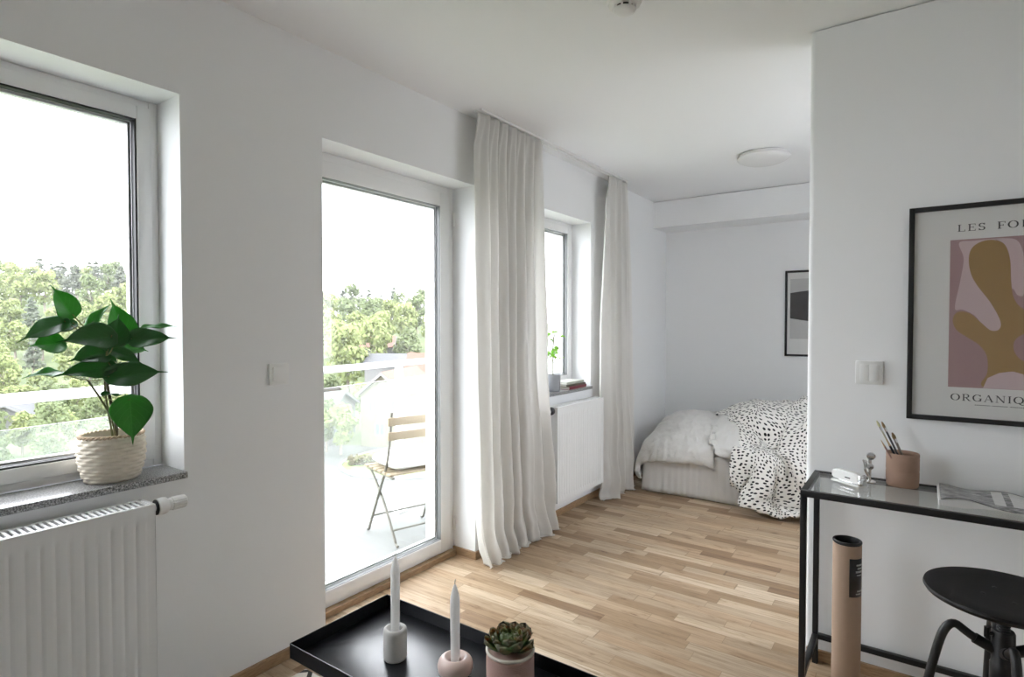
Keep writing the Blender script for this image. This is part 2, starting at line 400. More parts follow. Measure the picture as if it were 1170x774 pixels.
SKY = 10; EXPO = 0.20; HAZE = .00028
CLOTH = {
'dA': (22, 30, [239,3,-26,7,-2,-3,-3,-4,-2,-14,-12,-10,2,13,23,18,-4,-4,-3,-3,-3,-2,-16,25,-34,-40,-38,-47,0,0,0,202,-42,-26,-2,-2,-2,-2,9,-24,-12,-10,28,-18,3,13,23,-10,-4,-2,0,0,2,24,12,-26,-35,-32,-32,0,0,0,156,-41,-24,-10,10,5,10,-32,-6,-19,2,2,-6,5,29,-8,1,2,3,3,2,8,18,4,8,-34,-33,-21,0,0,0,104,-29,-17,-8,6,19,-2,-29,-15,-1,-5,7,-3,2,16,-17,23,-4,2,2,2,13,11,-12,33,-20,-32,-11,0,0,0,79,-41,-6,-9,5,20,-10,-23,-11,10,0,-16,16,-5,2,-5,19,-4,0,2,18,14,-9,-8,21,6,-30,-1,0,0,0,29,0,-35,16,-9,21,-13,-19,-4,1,11,-11,1,3,3,-9,14,0,-3,13,13,-9,16,-17,18,14,-18,9,0,0,0,24,-21,-13,-22,14,12,-12,-11,-5,1,11,2,-15,14,-2,-8,2,4,0,14,-5,14,10,-15,27,3,-5,16,0,0,0,20,-17,-18,-17,-15,11,-1,-11,3,3,-2,13,-10,1,-7,0,-2,4,5,2,16,10,-1,4,19,4,-2,23,0,0,0,-22,18,-13,-17,-10,-9,-11,4,2,2,3,-1,5,-7,-2,-3,1,3,2,8,11,5,17,9,-1,13,3,24,0,0,0,-17,8,-14,-13,-5,-8,-4,-3,-3,1,-1,1,-4,-1,-3,-1,1,3,5,5,7,10,13,17,-5,16,3,27,0,0,0,-12,-8,-7,-6,-6,-5,-5,-5,-1,-4,-2,-1,-2,-3,-2,-1,2,2,5,6,8,8,10,14,3,12,3,31,0,0,0,-13,-3,-6,-5,-7,-5,-4,-5,-5,-1,-4,-4,-2,-3,-1,-1,2,2,4,7,7,9,11,13,6,8,2,33,0,0,0,-10,-1,-6,-6,-6,-5,-5,-4,-5,-5,-3,-4,-3,-2,-1,-1,2,2,5,5,8,9,9,11,12,3,-3,39,
0,0,0,-6,-1,-6,-6,-5,-5,-5,-5,-5,-5,-4,-4,-3,-2,-1,0,1,2,5,6,6,10,9,11,13,-1,-6,41,0,0,0,0,-2,-5,-6,-6,-5,-6,-5,-5,-4,-4,-3,-3,-2,-1,0,1,2,3,8,6,7,11,11,11,-8,-2,42,0,0,0,5,-2,-5,-6,-6,-5,-6,-5,-5,-4,-4,-3,-3,-2,-1,0,1,2,2,3,11,6,6,9,10,-15,5,46,0,0,0,11,-2,-5,-6,-5,-6,-6,-5,-5,-4,-3,-4,-3,-2,-1,-1,0,3,2,3,3,15,5,4,-2,-6,11,44,0,0,0,16,-2,-5,-6,-6,-6,-5,-8,-3,-3,-4,-3,-3,-2,-1,-2,1,0,4,2,3,7,14,4,-14,4,10,42,0,0,0,22,-2,-5,-6,-6,-6,-8,-6,-3,-3,-3,-4,-2,-3,-2,-1,1,0,0,6,2,4,13,7,-20,6,16,38,0,0,0,27,-3,-5,-6,-6,-6,-9,-6,-2,-7,1,-5,-1,-4,-2,-1,-5,6,1,0,0,-7,25,-22,4,11,18,38,0,0,0,32,-2,-6,-5,-6,-8,-8,-5,-11,0,0,-3,-1,-4,-3,-2,-6,5,3,-2,0,-5,-4,9,-2,15,18,36,0,0,0,30,3,-5,-6,-5,-8,-9,-12,-2,-1,0,-3,-2,-3,-5,-3,-4,-8,14,-2,-2,-4,-3,-3,-3,26,20,34,0,0,0,33,-1,-3,-2,-5,-8,-9,-26,11,0,1,-4,-2,-4,-4,-4,-4,-7,4,9,-2,-3,-21,5,-12,31,22,40,0,0,0],
[-141,2,32,16,42,41,41,39,26,39,38,37,1,17,35,39,43,42,43,43,43,42,13,-19,1,0,-2,245,37,38,37,-1077,9,31,31,40,38,39,29,33,38,37,22,36,25,40,25,39,42,43,43,43,43,35,-38,-20,-5,6,261,37,38,37,-1097,8,32,38,37,40,37,22,39,36,39,23,41,42,29,32,38,40,43,43,43,42,39,-41,-25,-6,6,268,37,38,37,-1103,20,10,38,40,36,36,25,37,40,35,34,42,38,32,36,36,43,43,43,42,41,42,-35,-19,-24,7,273,37,38,37,-1069,9,-4,14,40,35,32,32,38,42,41,33,38,38,31,42,39,42,43,43,38,40,30,-5,-11,-38,-2,277,37,38,37,-1053,0,-8,6,29,36,32,35,41,42,41,35,40,34,38,41,40,42,43,39,41,38,39,3,-32,-10,-23,279,37,38,37,-1030,-33,1,13,9,34,35,39,41,42,41,41,34,39,40,39,42,43,42,40,42,36,41,19,-31,-34,-6,269,37,38,37,-1048,-26,-1,23,21,11,40,39,43,42,41,40,38,37,40,42,43,42,43,41,37,41,36,41,-27,-36,-33,278,37,38,37,-1043,-20,3,28,2,-3,42,43,42,42,42,40,40,40,39,42,43,43,42,41,41,42,32,41,-14,-32,-34,264,37,38,37,-1039,-31,17,0,18,6,39,39,39,42,41,42,39,41,41,42,43,43,43,42,42,40,38,35,7,-36,-35,250,37,38,37,-1042,-35,2,13,19,16,40,35,41,36,41,41,41,41,41,43,43,43,43,43,41,41,40,38,21,-37,-36,235,37,38,37,-1048,-42,13,19,14,21,39,38,32,41,38,38,41,41,42,43,43,43,44,42,42,41,38,37,37,-39,-29,219,37,38,37,-1048,-40,15,12,17,25,39,37,35,32,39,38,40,41,43,43,43,43,43,42,41,41,41,35,38,-22,-23,198,
37,38,37,-1049,-36,10,15,17,27,39,36,34,33,35,38,40,42,42,43,43,43,41,42,43,39,40,38,34,-12,-6,177,37,38,37,-1049,-33,8,14,18,30,34,34,33,35,36,39,40,41,42,43,43,43,42,39,41,42,35,38,36,10,-6,160,37,38,37,-1049,-30,6,14,19,32,36,34,31,32,36,38,40,42,41,43,42,43,42,43,33,41,41,40,17,4,0,177,37,38,37,-1047,-29,5,14,20,34,36,33,30,32,35,39,40,40,42,42,43,40,43,41,42,30,40,37,29,-24,21,180,37,38,37,-1046,-28,6,14,19,36,37,33,31,30,34,40,39,40,41,42,41,43,38,43,42,35,29,39,8,4,1,197,37,38,37,-1045,-27,7,14,19,39,36,37,28,33,29,41,39,38,42,41,40,41,42,38,42,39,27,40,-18,3,20,203,37,38,37,-1045,-24,10,12,19,40,41,36,26,36,25,41,37,38,42,41,43,33,43,42,41,39,28,10,3,-13,21,223,37,38,37,-1044,-21,11,12,20,42,41,30,39,26,26,39,36,42,39,42,42,35,35,42,42,40,41,5,-5,-16,15,232,37,38,37,-1048,-6,6,14,19,42,39,38,27,29,23,39,42,39,42,41,42,40,27,37,41,41,42,-4,6,-9,10,229,37,38,37,-1033,2,1,-1,23,41,41,20,30,31,32,35,42,42,43,43,42,43,23,33,42,41,24,28,11,-5,6,208,37,38,37],
[100,-2,8,2,11,12,12,19,32,6,17,20,27,-14,-5,-3,-3,-2,-2,-2,-2,-2,16,11,20,8,16,130,0,0,0,-329,-6,12,19,10,13,18,25,2,16,20,12,-1,9,-9,26,-15,-6,0,1,0,2,0,10,19,25,27,100,0,0,0,-296,-9,15,17,14,15,14,11,17,13,12,10,8,7,2,12,-10,1,1,2,1,1,0,2,19,25,27,69,0,0,0,-264,-16,26,18,15,11,16,12,16,10,12,13,9,7,4,4,-3,2,2,1,2,0,1,-1,15,23,27,38,0,0,0,-247,-4,24,27,15,11,14,15,14,6,11,19,4,12,4,6,-2,2,2,1,-6,-1,-9,12,17,20,26,7,0,0,0,-223,0,23,29,23,10,15,15,12,9,7,16,11,9,5,7,0,1,3,-4,-3,-5,-6,13,7,26,24,-24,0,0,0,-214,17,19,35,28,14,15,14,12,9,5,10,20,3,9,8,3,1,2,-5,0,-11,-5,12,-3,23,31,-52,0,0,0,-195,3,38,32,32,26,14,13,9,8,11,5,16,12,11,4,5,1,0,-1,-13,-7,-5,-1,6,23,26,-73,0,0,0,-185,16,26,23,42,46,21,6,9,8,8,12,9,14,11,8,4,1,1,-6,-9,-5,-21,-9,27,11,24,-92,0,0,0,-186,7,31,41,39,45,13,18,18,10,13,9,16,11,11,8,3,1,-1,-4,-6,-12,-15,-18,24,10,25,-111,0,0,0,-182,2,42,41,39,40,14,25,14,22,14,13,13,13,11,7,3,1,-2,-4,-8,-10,-12,-16,9,17,24,-130,0,0,0,-164,-8,41,39,40,38,17,21,28,13,20,19,13,14,9,7,3,1,-1,-5,-8,-9,-15,-16,-2,18,30,-143,0,0,0,-174,8,40,40,39,35,18,22,25,28,17,19,16,14,9,6,4,1,-2,-4,-8,-10,-10,-20,-17,33,34,-163,
0,0,0,-175,13,41,40,39,33,19,23,26,26,26,19,17,11,10,5,4,1,-2,-5,-3,-12,-13,-17,-23,34,40,-177,0,0,0,-174,16,42,40,39,29,27,25,26,26,23,20,16,12,8,7,2,1,-3,-3,-8,-2,-20,-17,-16,37,31,-184,0,0,0,-173,19,42,41,38,27,22,26,30,29,24,19,15,13,9,5,3,0,-3,-5,-7,-10,-13,-4,-10,19,42,-198,0,0,0,-170,20,43,40,38,24,22,28,28,29,24,19,15,12,10,9,-2,0,-2,-5,-9,-9,-14,-18,4,22,35,-193,0,0,0,-169,23,43,40,38,21,22,23,30,30,26,15,16,12,12,3,2,0,-3,-6,3,-22,-12,-20,6,19,39,-191,0,0,0,-168,27,42,40,39,15,20,20,33,26,31,11,17,11,9,5,12,-8,-4,-7,4,-12,-16,-11,-7,23,33,-185,0,0,0,-166,29,42,41,38,16,8,22,34,20,34,9,21,7,9,11,-2,-1,-3,-6,-4,-17,-1,-13,-5,26,31,-180,0,0,0,-161,30,41,40,38,7,10,26,14,34,34,10,22,8,4,4,0,13,-19,-6,-7,-13,-13,6,-16,26,36,-168,0,0,0,-170,42,43,40,36,6,14,2,32,32,36,14,10,9,2,11,-9,13,-11,-21,-10,-12,-12,-4,-2,21,37,-149,0,0,0,-170,43,43,43,33,11,11,11,28,29,29,24,11,8,4,1,1,2,-20,-18,-7,-13,-16,-4,-20,29,35,-128,0,0,0]),
'dB': (22, 30, [772,8,4,-27,-10,-20,24,5,-82,-15,8,17,2,11,-21,0,79,-13,6,1,-5,14,-5,-73,0,0,0,0,0,0,0,99,-5,-12,8,-24,13,-19,20,-40,-16,-30,3,12,82,-62,-21,35,29,-6,-1,9,12,10,-61,0,0,0,0,0,0,0,48,-20,13,13,-12,-8,13,5,-28,-22,-11,-19,96,-28,24,-68,18,25,-16,10,-5,9,32,-35,0,0,0,0,0,0,0,9,9,-12,-12,16,-7,-2,-7,-38,30,-46,5,62,22,-31,-50,17,23,25,-7,-12,10,15,16,0,0,0,0,0,0,0,-14,-12,10,3,-9,-28,2,-2,3,-39,4,7,12,-16,30,-38,16,1,38,28,-28,14,4,48,0,0,0,0,0,0,0,-39,11,-15,7,-22,-16,11,12,-25,-19,-17,19,16,0,11,-6,-13,8,26,4,13,-11,0,80,0,0,0,0,0,0,0,-43,-31,14,11,-36,10,4,-15,2,-13,-3,6,7,13,-7,3,-1,5,7,1,11,-5,-13,107,0,0,0,0,0,0,0,-75,-13,24,-29,3,-7,-2,14,-23,5,4,7,7,8,0,3,1,3,5,1,5,0,-8,102,0,0,0,0,0,0,0,-92,-9,-1,-6,2,-3,12,-20,9,7,6,7,7,7,2,2,2,4,2,2,6,0,-9,97,0,0,0,0,0,0,0,-128,15,-18,13,5,7,-13,7,7,7,7,8,7,7,3,3,2,3,1,3,4,1,-9,93,0,0,0,0,0,0,0,-143,8,6,7,10,-5,3,7,7,6,7,8,7,6,5,3,2,3,1,4,3,-1,-7,87,0,0,0,0,0,0,0,-141,12,6,-13,12,9,3,9,7,7,8,7,7,6,5,4,3,2,-1,5,3,-6,-1,82,0,0,0,0,0,0,0,-138,10,6,-12,8,12,6,9,7,8,7,7,7,6,5,5,3,-13,10,6,1,-7,6,76,0,0,0,0,
0,0,0,-133,-8,1,9,7,9,11,8,8,8,7,8,6,6,6,5,-9,-6,14,5,1,-6,7,70,0,0,0,0,0,0,0,-158,20,3,9,6,9,2,16,8,10,8,7,7,6,6,-1,-16,6,12,6,0,-3,6,66,0,0,0,0,0,0,0,-156,18,8,5,7,4,8,14,10,10,8,7,7,7,-11,-3,0,8,5,11,0,-3,8,62,0,0,0,0,0,0,0,-150,10,12,9,5,4,7,14,10,10,9,6,7,-10,3,-2,2,5,7,-5,-10,13,21,58,0,0,0,0,0,0,0,-146,10,11,10,6,4,4,5,12,10,10,10,6,-10,-3,5,3,3,6,-5,-7,12,19,59,0,0,0,0,0,0,0,-141,10,9,8,10,3,4,6,10,10,10,6,-7,3,-2,3,-5,16,-6,5,-3,8,19,59,0,0,0,0,0,0,0,-138,4,14,10,9,5,0,4,-8,16,9,8,-3,5,-3,-3,6,-1,5,7,-13,23,20,58,0,0,0,0,0,0,0,-134,1,8,11,-4,9,2,1,5,-3,3,11,13,4,1,-7,16,-19,13,-16,14,25,18,63,0,0,0,0,0,0,0,-130,1,3,-10,-12,2,19,20,-3,3,8,-3,4,7,-1,2,-13,17,0,-17,25,23,21,68,0,0,0,0,0,0,0,-136,12,-4,-5,-10,-8,-11,-10,20,24,15,-5,-8,18,8,-7,-4,-5,2,-11,16,38,31,75,0,0,0,0,0,0,0],
[-6,-1,18,10,10,15,21,-4,101,32,-19,36,19,38,17,38,61,73,-9,6,0,-13,-22,238,37,37,38,37,37,38,37,-955,1,40,15,18,16,-6,41,8,61,-2,56,8,47,29,36,35,89,-8,10,-3,-44,4,243,37,37,38,37,37,38,37,-963,-6,34,36,24,10,4,18,13,32,25,64,32,11,40,42,54,47,21,2,-2,-24,-30,255,37,37,38,37,37,38,37,-985,16,22,31,13,26,18,36,32,-17,34,24,49,22,44,33,52,47,23,7,11,-30,-42,273,37,37,38,37,37,38,37,-1017,26,37,19,28,16,14,37,32,25,9,23,27,34,44,45,39,43,5,6,44,-43,-25,271,37,37,38,37,37,38,37,-1005,2,21,29,15,31,36,19,18,29,42,31,34,49,12,27,40,37,12,11,16,-27,-9,269,37,37,38,37,37,38,37,-1021,-6,24,34,20,39,25,17,35,17,40,31,41,40,14,39,36,40,36,8,-27,-2,-9,268,37,37,38,37,37,38,37,-1040,-12,32,23,36,28,30,35,9,42,27,40,37,33,28,37,38,39,38,26,-32,-33,17,261,37,37,38,37,37,38,37,-1073,12,16,30,32,35,36,7,39,36,32,39,39,33,39,32,37,39,33,40,-32,-34,14,258,37,37,38,37,37,38,37,-1089,27,21,19,27,40,7,34,36,35,36,39,40,36,42,30,39,39,31,43,-24,-36,7,260,37,37,38,37,37,38,37,-1081,17,24,-2,41,17,28,36,33,34,37,39,40,39,42,33,40,40,30,41,-14,-36,-1,262,37,37,38,37,37,38,37,-1074,9,18,-7,34,35,23,32,33,35,37,40,40,41,42,35,41,40,30,37,-4,-23,-17,262,37,37,38,37,37,38,37,-1067,-12,16,-2,39,31,23,36,32,35,38,39,41,41,39,41,42,22,41,34,0,-33,5,258,37,37,38,37,
37,38,37,-1066,16,-30,12,41,35,13,35,33,37,38,39,41,41,38,43,32,34,34,30,0,-31,19,255,37,37,38,37,37,38,37,-1073,19,-30,12,36,39,34,19,34,33,37,40,41,40,39,39,30,40,21,33,0,-23,26,253,37,37,38,37,37,38,37,-1071,1,-13,9,35,41,37,16,33,35,37,39,40,41,32,28,42,41,27,19,0,-1,20,251,37,37,38,37,37,38,37,-1064,-25,-3,14,35,43,39,18,31,34,36,40,40,24,37,38,42,42,26,29,-22,-1,31,255,37,37,38,37,37,38,37,-1057,-31,-1,13,30,42,43,32,16,40,36,37,29,39,42,37,29,43,37,29,-41,-3,27,271,37,37,38,37,37,38,37,-1050,-30,-10,26,16,41,43,34,13,37,36,39,40,39,41,38,42,21,41,24,-41,-8,27,280,37,37,38,37,37,38,37,-1045,-15,-24,16,26,33,39,27,41,29,39,38,40,39,41,41,33,33,29,3,-32,-1,21,288,37,37,38,37,37,38,37,-1056,-14,3,-11,23,33,41,39,40,42,40,37,36,40,40,42,29,32,39,-7,-34,-1,24,282,37,37,38,37,37,38,37,-1067,-14,7,22,8,33,36,36,41,41,40,43,41,37,41,39,24,35,33,4,-31,-1,10,281,37,37,38,37,37,38,37,-1090,14,2,11,26,37,41,40,36,34,37,40,41,37,42,37,29,39,30,11,-21,0,-4,270,37,37,38,37,37,38,37],
[435,35,19,-1,2,-10,-25,44,59,19,-4,5,3,15,1,-7,-25,0,7,-7,4,23,35,-127,0,0,0,0,0,0,0,-41,19,11,1,4,-2,-12,-2,47,37,3,6,-10,11,6,8,-11,-14,-6,0,18,28,15,-116,0,0,0,0,0,0,0,-41,27,-18,7,32,-4,-1,-11,44,-23,47,14,23,7,-23,13,4,-42,8,-16,-2,43,8,-96,0,0,0,0,0,0,0,-48,8,15,4,23,15,-20,38,11,-18,30,7,7,4,-13,18,-3,3,9,-30,6,22,16,-104,0,0,0,0,0,0,0,-51,19,-17,20,5,25,33,18,16,-15,-5,9,7,12,-3,20,9,-10,30,-37,-1,9,20,-113,0,0,0,0,0,0,0,-65,12,7,9,24,4,10,39,1,4,10,22,4,11,20,19,8,-16,-12,-29,20,11,15,-128,0,0,0,0,0,0,0,-62,-10,29,11,-3,7,20,31,14,27,7,23,8,-11,27,-14,21,-4,-13,-4,8,7,28,-147,0,0,0,0,0,0,0,-91,28,14,-9,4,17,21,20,32,3,33,8,19,-8,31,-7,13,-13,11,-12,-15,18,33,-150,0,0,0,0,0,0,0,-95,13,7,4,19,8,18,38,14,22,27,10,15,3,16,4,9,-15,21,-14,-17,18,36,-161,0,0,0,0,0,0,0,-105,3,8,21,12,6,41,26,22,23,22,12,14,9,7,5,9,-15,13,-4,-15,19,39,-172,0,0,0,0,0,0,0,-125,7,21,19,2,34,30,22,27,25,21,14,13,9,6,3,10,-13,13,-6,-13,23,40,-182,0,0,0,0,0,0,0,-136,14,24,21,24,12,33,22,26,25,19,15,13,10,5,2,9,-8,17,-18,-7,31,37,-190,0,0,0,0,0,0,0,-144,23,24,21,15,27,25,21,28,24,19,15,13,10,11,-3,8,6,2,-23,-2,23,40,-183,0,0,0,0,
0,0,0,-145,23,15,23,9,23,39,25,26,21,18,16,13,9,16,-2,-6,2,19,-29,0,23,36,-174,0,0,0,0,0,0,0,-149,19,18,22,17,11,27,35,24,25,20,16,12,12,16,-6,1,0,14,-25,0,23,34,-166,0,0,0,0,0,0,0,-159,22,23,20,13,9,21,37,26,23,20,17,13,12,6,16,-8,7,10,-30,0,21,36,-155,0,0,0,0,0,0,0,-163,19,26,23,14,1,14,36,27,24,21,15,12,21,13,-2,-5,1,15,-23,11,27,20,-147,0,0,0,0,0,0,0,-166,16,25,24,18,7,-4,27,38,12,21,19,29,5,7,18,-18,-1,15,-3,-4,29,27,-141,0,0,0,0,0,0,0,-171,17,24,21,23,6,1,18,33,18,19,18,6,16,10,15,1,-12,-1,9,9,18,28,-126,0,0,0,0,0,0,0,-176,25,20,19,20,12,10,14,-4,21,17,18,9,18,10,11,10,1,-22,19,-4,30,31,-109,0,0,0,0,0,0,0,-179,25,26,24,21,23,11,-12,-15,2,16,18,19,16,14,6,24,-19,12,-16,6,33,30,-85,0,0,0,0,0,0,0,-181,25,26,20,23,20,-1,10,11,-9,-13,0,13,17,13,11,15,-3,-1,-5,8,29,31,-59,0,0,0,0,0,0,0,-177,22,26,26,18,7,-2,10,12,-7,12,16,-4,3,4,15,-2,16,0,-5,-7,19,29,-31,0,0,0,0,0,0,0]),
'd2': (84, 92, [965,-4,-3,-4,-1,1,1,2,-3,-5,-3,1,2,2,4,4,-1,-11,4,2,0,3,11,15,-27,2,36,-7,-9,-13,0,11,17,-24,-20,8,16,-13,-3,-5,-8,-6,-10,1,-7,-13,-8,-38,-16,-5,-17,3,6,-1,-18,-32,-12,-53,-31,0,17,4,22,31,-30,15,-3,5,25,-4,1,2,11,-2,7,-3,-4,-18,-4,-5,4,-8,-2,16,-4,-1,0,-5,9,-11,23,4,-23,232,-8,-4,-2,0,-1,-1,0,-2,-1,-2,2,4,2,9,-3,0,-1,4,0,2,-1,-11,19,-3,0,22,-9,-9,-7,7,26,4,-14,-25,1,9,2,-11,-9,-2,-9,-10,0,-6,-10,-13,-35,-21,-9,-18,-13,11,1,-8,-26,-11,-31,-75,-2,0,15,10,40,-20,9,-6,-6,7,17,-2,0,-4,18,-2,-2,-5,-1,1,6,5,-13,6,-7,-2,4,8,9,-14,10,7,9,4,204,-5,-1,0,1,-1,-3,1,4,1,1,3,5,3,5,4,-1,-3,4,0,0,3,-12,4,-10,-2,13,1,-10,9,15,16,-8,0,-9,-7,16,1,-14,-17,-4,-4,-9,-5,-6,-2,-24,-25,-23,-26,-12,-11,-2,2,-11,-21,1,-55,-40,-33,-8,13,7,36,4,-8,6,-5,-6,10,8,6,1,4,24,-14,-6,2,10,3,0,1,-12,-4,9,3,4,7,-2,3,16,4,1,194,1,2,-1,1,-2,1,3,5,5,4,3,3,1,3,5,3,0,3,0,1,7,-8,-5,-15,2,-18,10,0,16,-4,19,-17,4,14,-7,10,-9,-4,-12,-6,-8,-4,-8,-3,-6,-18,-23,-21,-28,-20,-15,-10,-3,-8,-18,-2,-33,-34,-58,-9,-17,26,22,28,-11,10,-2,-4,-3,14,6,7,1,10,7,-2,1,11,3,8,-6,-5,-13,-1,11,6,6,11,18,2,-9,-9,200,1,1,3,1,0,4,5,6,3,3,3,4,3,4,6,3,-2,2,0,2,-2,-3,-8,1,-4,-26,6,
10,10,2,-10,0,11,8,-4,-1,-5,-2,-5,-9,-4,-7,-8,-3,-9,-10,-20,-19,-25,-25,-26,-13,-8,-3,-15,-3,-20,-43,-45,-36,-6,2,22,28,5,7,2,-7,-5,9,10,7,1,8,5,11,-1,17,10,5,-1,-6,-2,-8,2,4,3,15,12,11,-11,-11,199,2,1,-2,9,5,5,6,7,3,3,3,4,2,3,4,2,-2,0,2,-4,2,-3,-13,0,10,-15,-3,10,5,8,-8,-15,17,-5,-1,-4,-5,1,-3,-10,-5,-5,-7,-8,-4,-9,-17,-17,-20,-21,-30,-19,-12,-9,-9,1,-31,-26,-37,-46,-25,-5,17,18,26,7,2,-2,-4,0,5,8,9,2,-3,11,16,6,26,19,4,-7,-19,1,5,-4,-5,11,11,16,-4,-14,198,4,-6,3,9,6,8,11,7,2,4,2,4,1,2,2,1,-1,0,5,4,-6,-3,-10,-3,1,-10,3,12,8,-2,-17,-21,20,0,-2,-3,9,-7,-6,-8,-6,-5,-9,-6,-4,-7,-16,-13,-14,-20,-23,-28,-17,-12,-8,-2,-26,-22,-35,-41,-37,-13,-6,22,24,14,6,2,-3,-1,-2,4,10,6,4,3,8,6,36,28,33,-4,-23,-13,-3,8,0,-15,10,18,2,-8,187,12,-6,1,9,11,9,6,4,4,5,3,3,0,1,1,-1,1,1,11,0,-10,-1,-8,1,-5,-13,3,4,8,-6,-22,-13,5,18,12,11,11,-6,-12,-9,-14,-13,-4,-6,-9,-8,-13,-12,-10,-10,-20,-24,-26,-20,-7,-5,-29,-20,-27,-34,-40,-25,-23,9,22,12,17,3,-4,0,5,-1,5,8,5,-1,4,5,13,51,49,14,-22,-16,-10,12,16,-8,-26,24,4,5,183,-4,11,2,2,8,5,1,0,3,3,2,2,5,4,6,3,1,1,8,5,-2,-7,-19,3,3,-6,-7,-13,-5,-4,-2,-14,17,15,28,3,14,-3,-10,-2,-24,-25,-1,-4,-10,-13,-10,-10,-8,-13,-11,-17,-22,-22,-15,
-6,-35,-24,-19,-27,-36,-45,-15,-26,20,10,20,10,-1,-8,9,-1,12,3,-4,4,5,10,4,14,76,27,-26,-17,18,5,12,17,-22,7,0,12,162,5,10,-3,-8,0,1,1,5,7,8,7,8,9,8,8,3,1,3,7,6,-3,-4,-23,1,-1,4,-13,-11,-21,3,-3,-4,20,21,20,8,-2,-4,-12,12,-19,-3,-12,-9,-11,-19,-17,-9,-4,-7,-13,-14,-15,-18,-15,-7,-44,-33,-15,-22,-25,-41,-40,-27,-7,17,20,25,10,-19,10,5,11,-6,2,2,3,7,0,7,64,36,-19,-38,3,42,-8,17,-5,2,20,16,141,7,-2,-5,-8,2,4,6,11,12,11,11,13,11,11,8,4,-1,4,4,4,-4,-6,-21,5,-15,9,-15,-3,-19,-2,2,11,12,1,21,11,-17,6,-14,9,6,-5,0,-13,-13,-23,-30,-18,5,-2,-5,-11,-15,-14,-13,-7,-46,-40,-23,-15,-23,-26,-41,-42,-17,14,16,32,13,-9,-9,11,4,-2,8,-1,4,5,9,8,4,39,8,-30,-10,2,18,12,-9,18,29,38,121,-3,-1,-3,-4,5,10,12,16,14,13,16,17,13,11,9,4,0,1,-6,0,-2,-7,-16,-6,-11,9,-21,2,-8,-6,5,18,9,-16,19,11,-15,8,-2,0,25,-4,2,-11,-15,-24,-34,-29,-2,6,-4,-6,-10,-14,-10,-4,-45,-44,-37,-12,-16,-24,-28,-46,-33,30,0,9,44,-17,-8,3,4,1,1,6,-2,-9,8,4,-4,20,13,-11,-3,-8,5,13,5,8,35,44,116,-4,1,0,3,12,15,16,17,17,18,20,17,14,12,9,4,-1,0,-3,-6,-7,-2,-15,-13,-11,1,-18,2,-1,-1,-10,11,11,-8,17,18,-8,2,17,-2,20,1,-2,-11,-15,-24,-34,-33,-32,6,14,-1,-8,-10,-9,-4,-37,-46,-44,-23,-9,-17,-24,-39,-45,23,15,9,-2,7,-6,6,4,2,-3,6,-5,7,1,-22,-17,13,3,
1,-4,-4,7,9,14,15,17,48,127,-3,-2,6,14,16,18,18,20,22,24,21,16,13,12,8,4,-1,1,-6,-6,-7,-12,-13,-3,-16,-6,-26,-2,11,-4,-3,23,0,17,16,14,1,-10,14,5,8,0,-5,-8,-15,-22,-33,-34,-36,-21,9,14,2,-6,-8,-4,-30,-44,-45,-39,-7,-13,-16,-32,-43,16,8,8,11,-3,-8,0,1,3,-6,15,-5,0,2,-19,-16,7,3,-2,-6,6,7,7,10,10,11,32,130,0,8,12,18,18,20,22,26,26,25,19,19,9,5,-1,5,1,-2,-2,-2,-5,-7,-14,-10,-11,0,-19,-40,11,10,17,22,3,15,15,15,-9,3,-3,6,2,4,-1,-9,-11,-20,-31,-33,-35,-33,-26,18,19,4,-4,-2,-28,-35,-46,-44,-25,-3,-12,-20,-31,6,6,10,0,-5,-6,-4,-2,1,-4,11,7,-6,-5,-22,-14,11,7,-6,-4,8,6,7,11,11,13,41,100,3,13,14,21,22,22,29,29,28,23,17,9,6,-3,-9,0,3,11,-4,-2,-2,3,-5,-15,-14,-7,-13,-31,-16,26,8,11,24,19,7,6,1,1,-4,8,2,-2,3,-5,-9,-16,-27,-32,-33,-34,-30,-15,9,14,7,1,-14,-29,-40,-46,-39,-7,-8,-12,-19,3,2,5,4,-5,-6,-8,-6,1,-5,-3,13,4,-1,-14,-31,10,11,-11,3,10,7,7,10,11,14,28,94,7,15,20,23,26,27,33,29,23,16,4,-8,12,-5,4,3,9,-9,-1,5,-5,-3,6,3,-16,-15,-24,-14,-14,12,11,-4,35,24,17,-17,2,12,-2,-2,-1,10,-4,-1,-7,-11,-22,-27,-30,-33,-32,-29,-21,9,12,4,11,-22,-31,-44,-43,-30,1,-8,-17,2,4,2,1,3,1,-8,-10,-1,-3,-8,4,14,8,0,-29,-5,2,-5,0,13,7,10,9,11,13,17,88,8,20,23,27,30,28,27,22,17,-6,3,-6,9,-8,6,6,6,10,
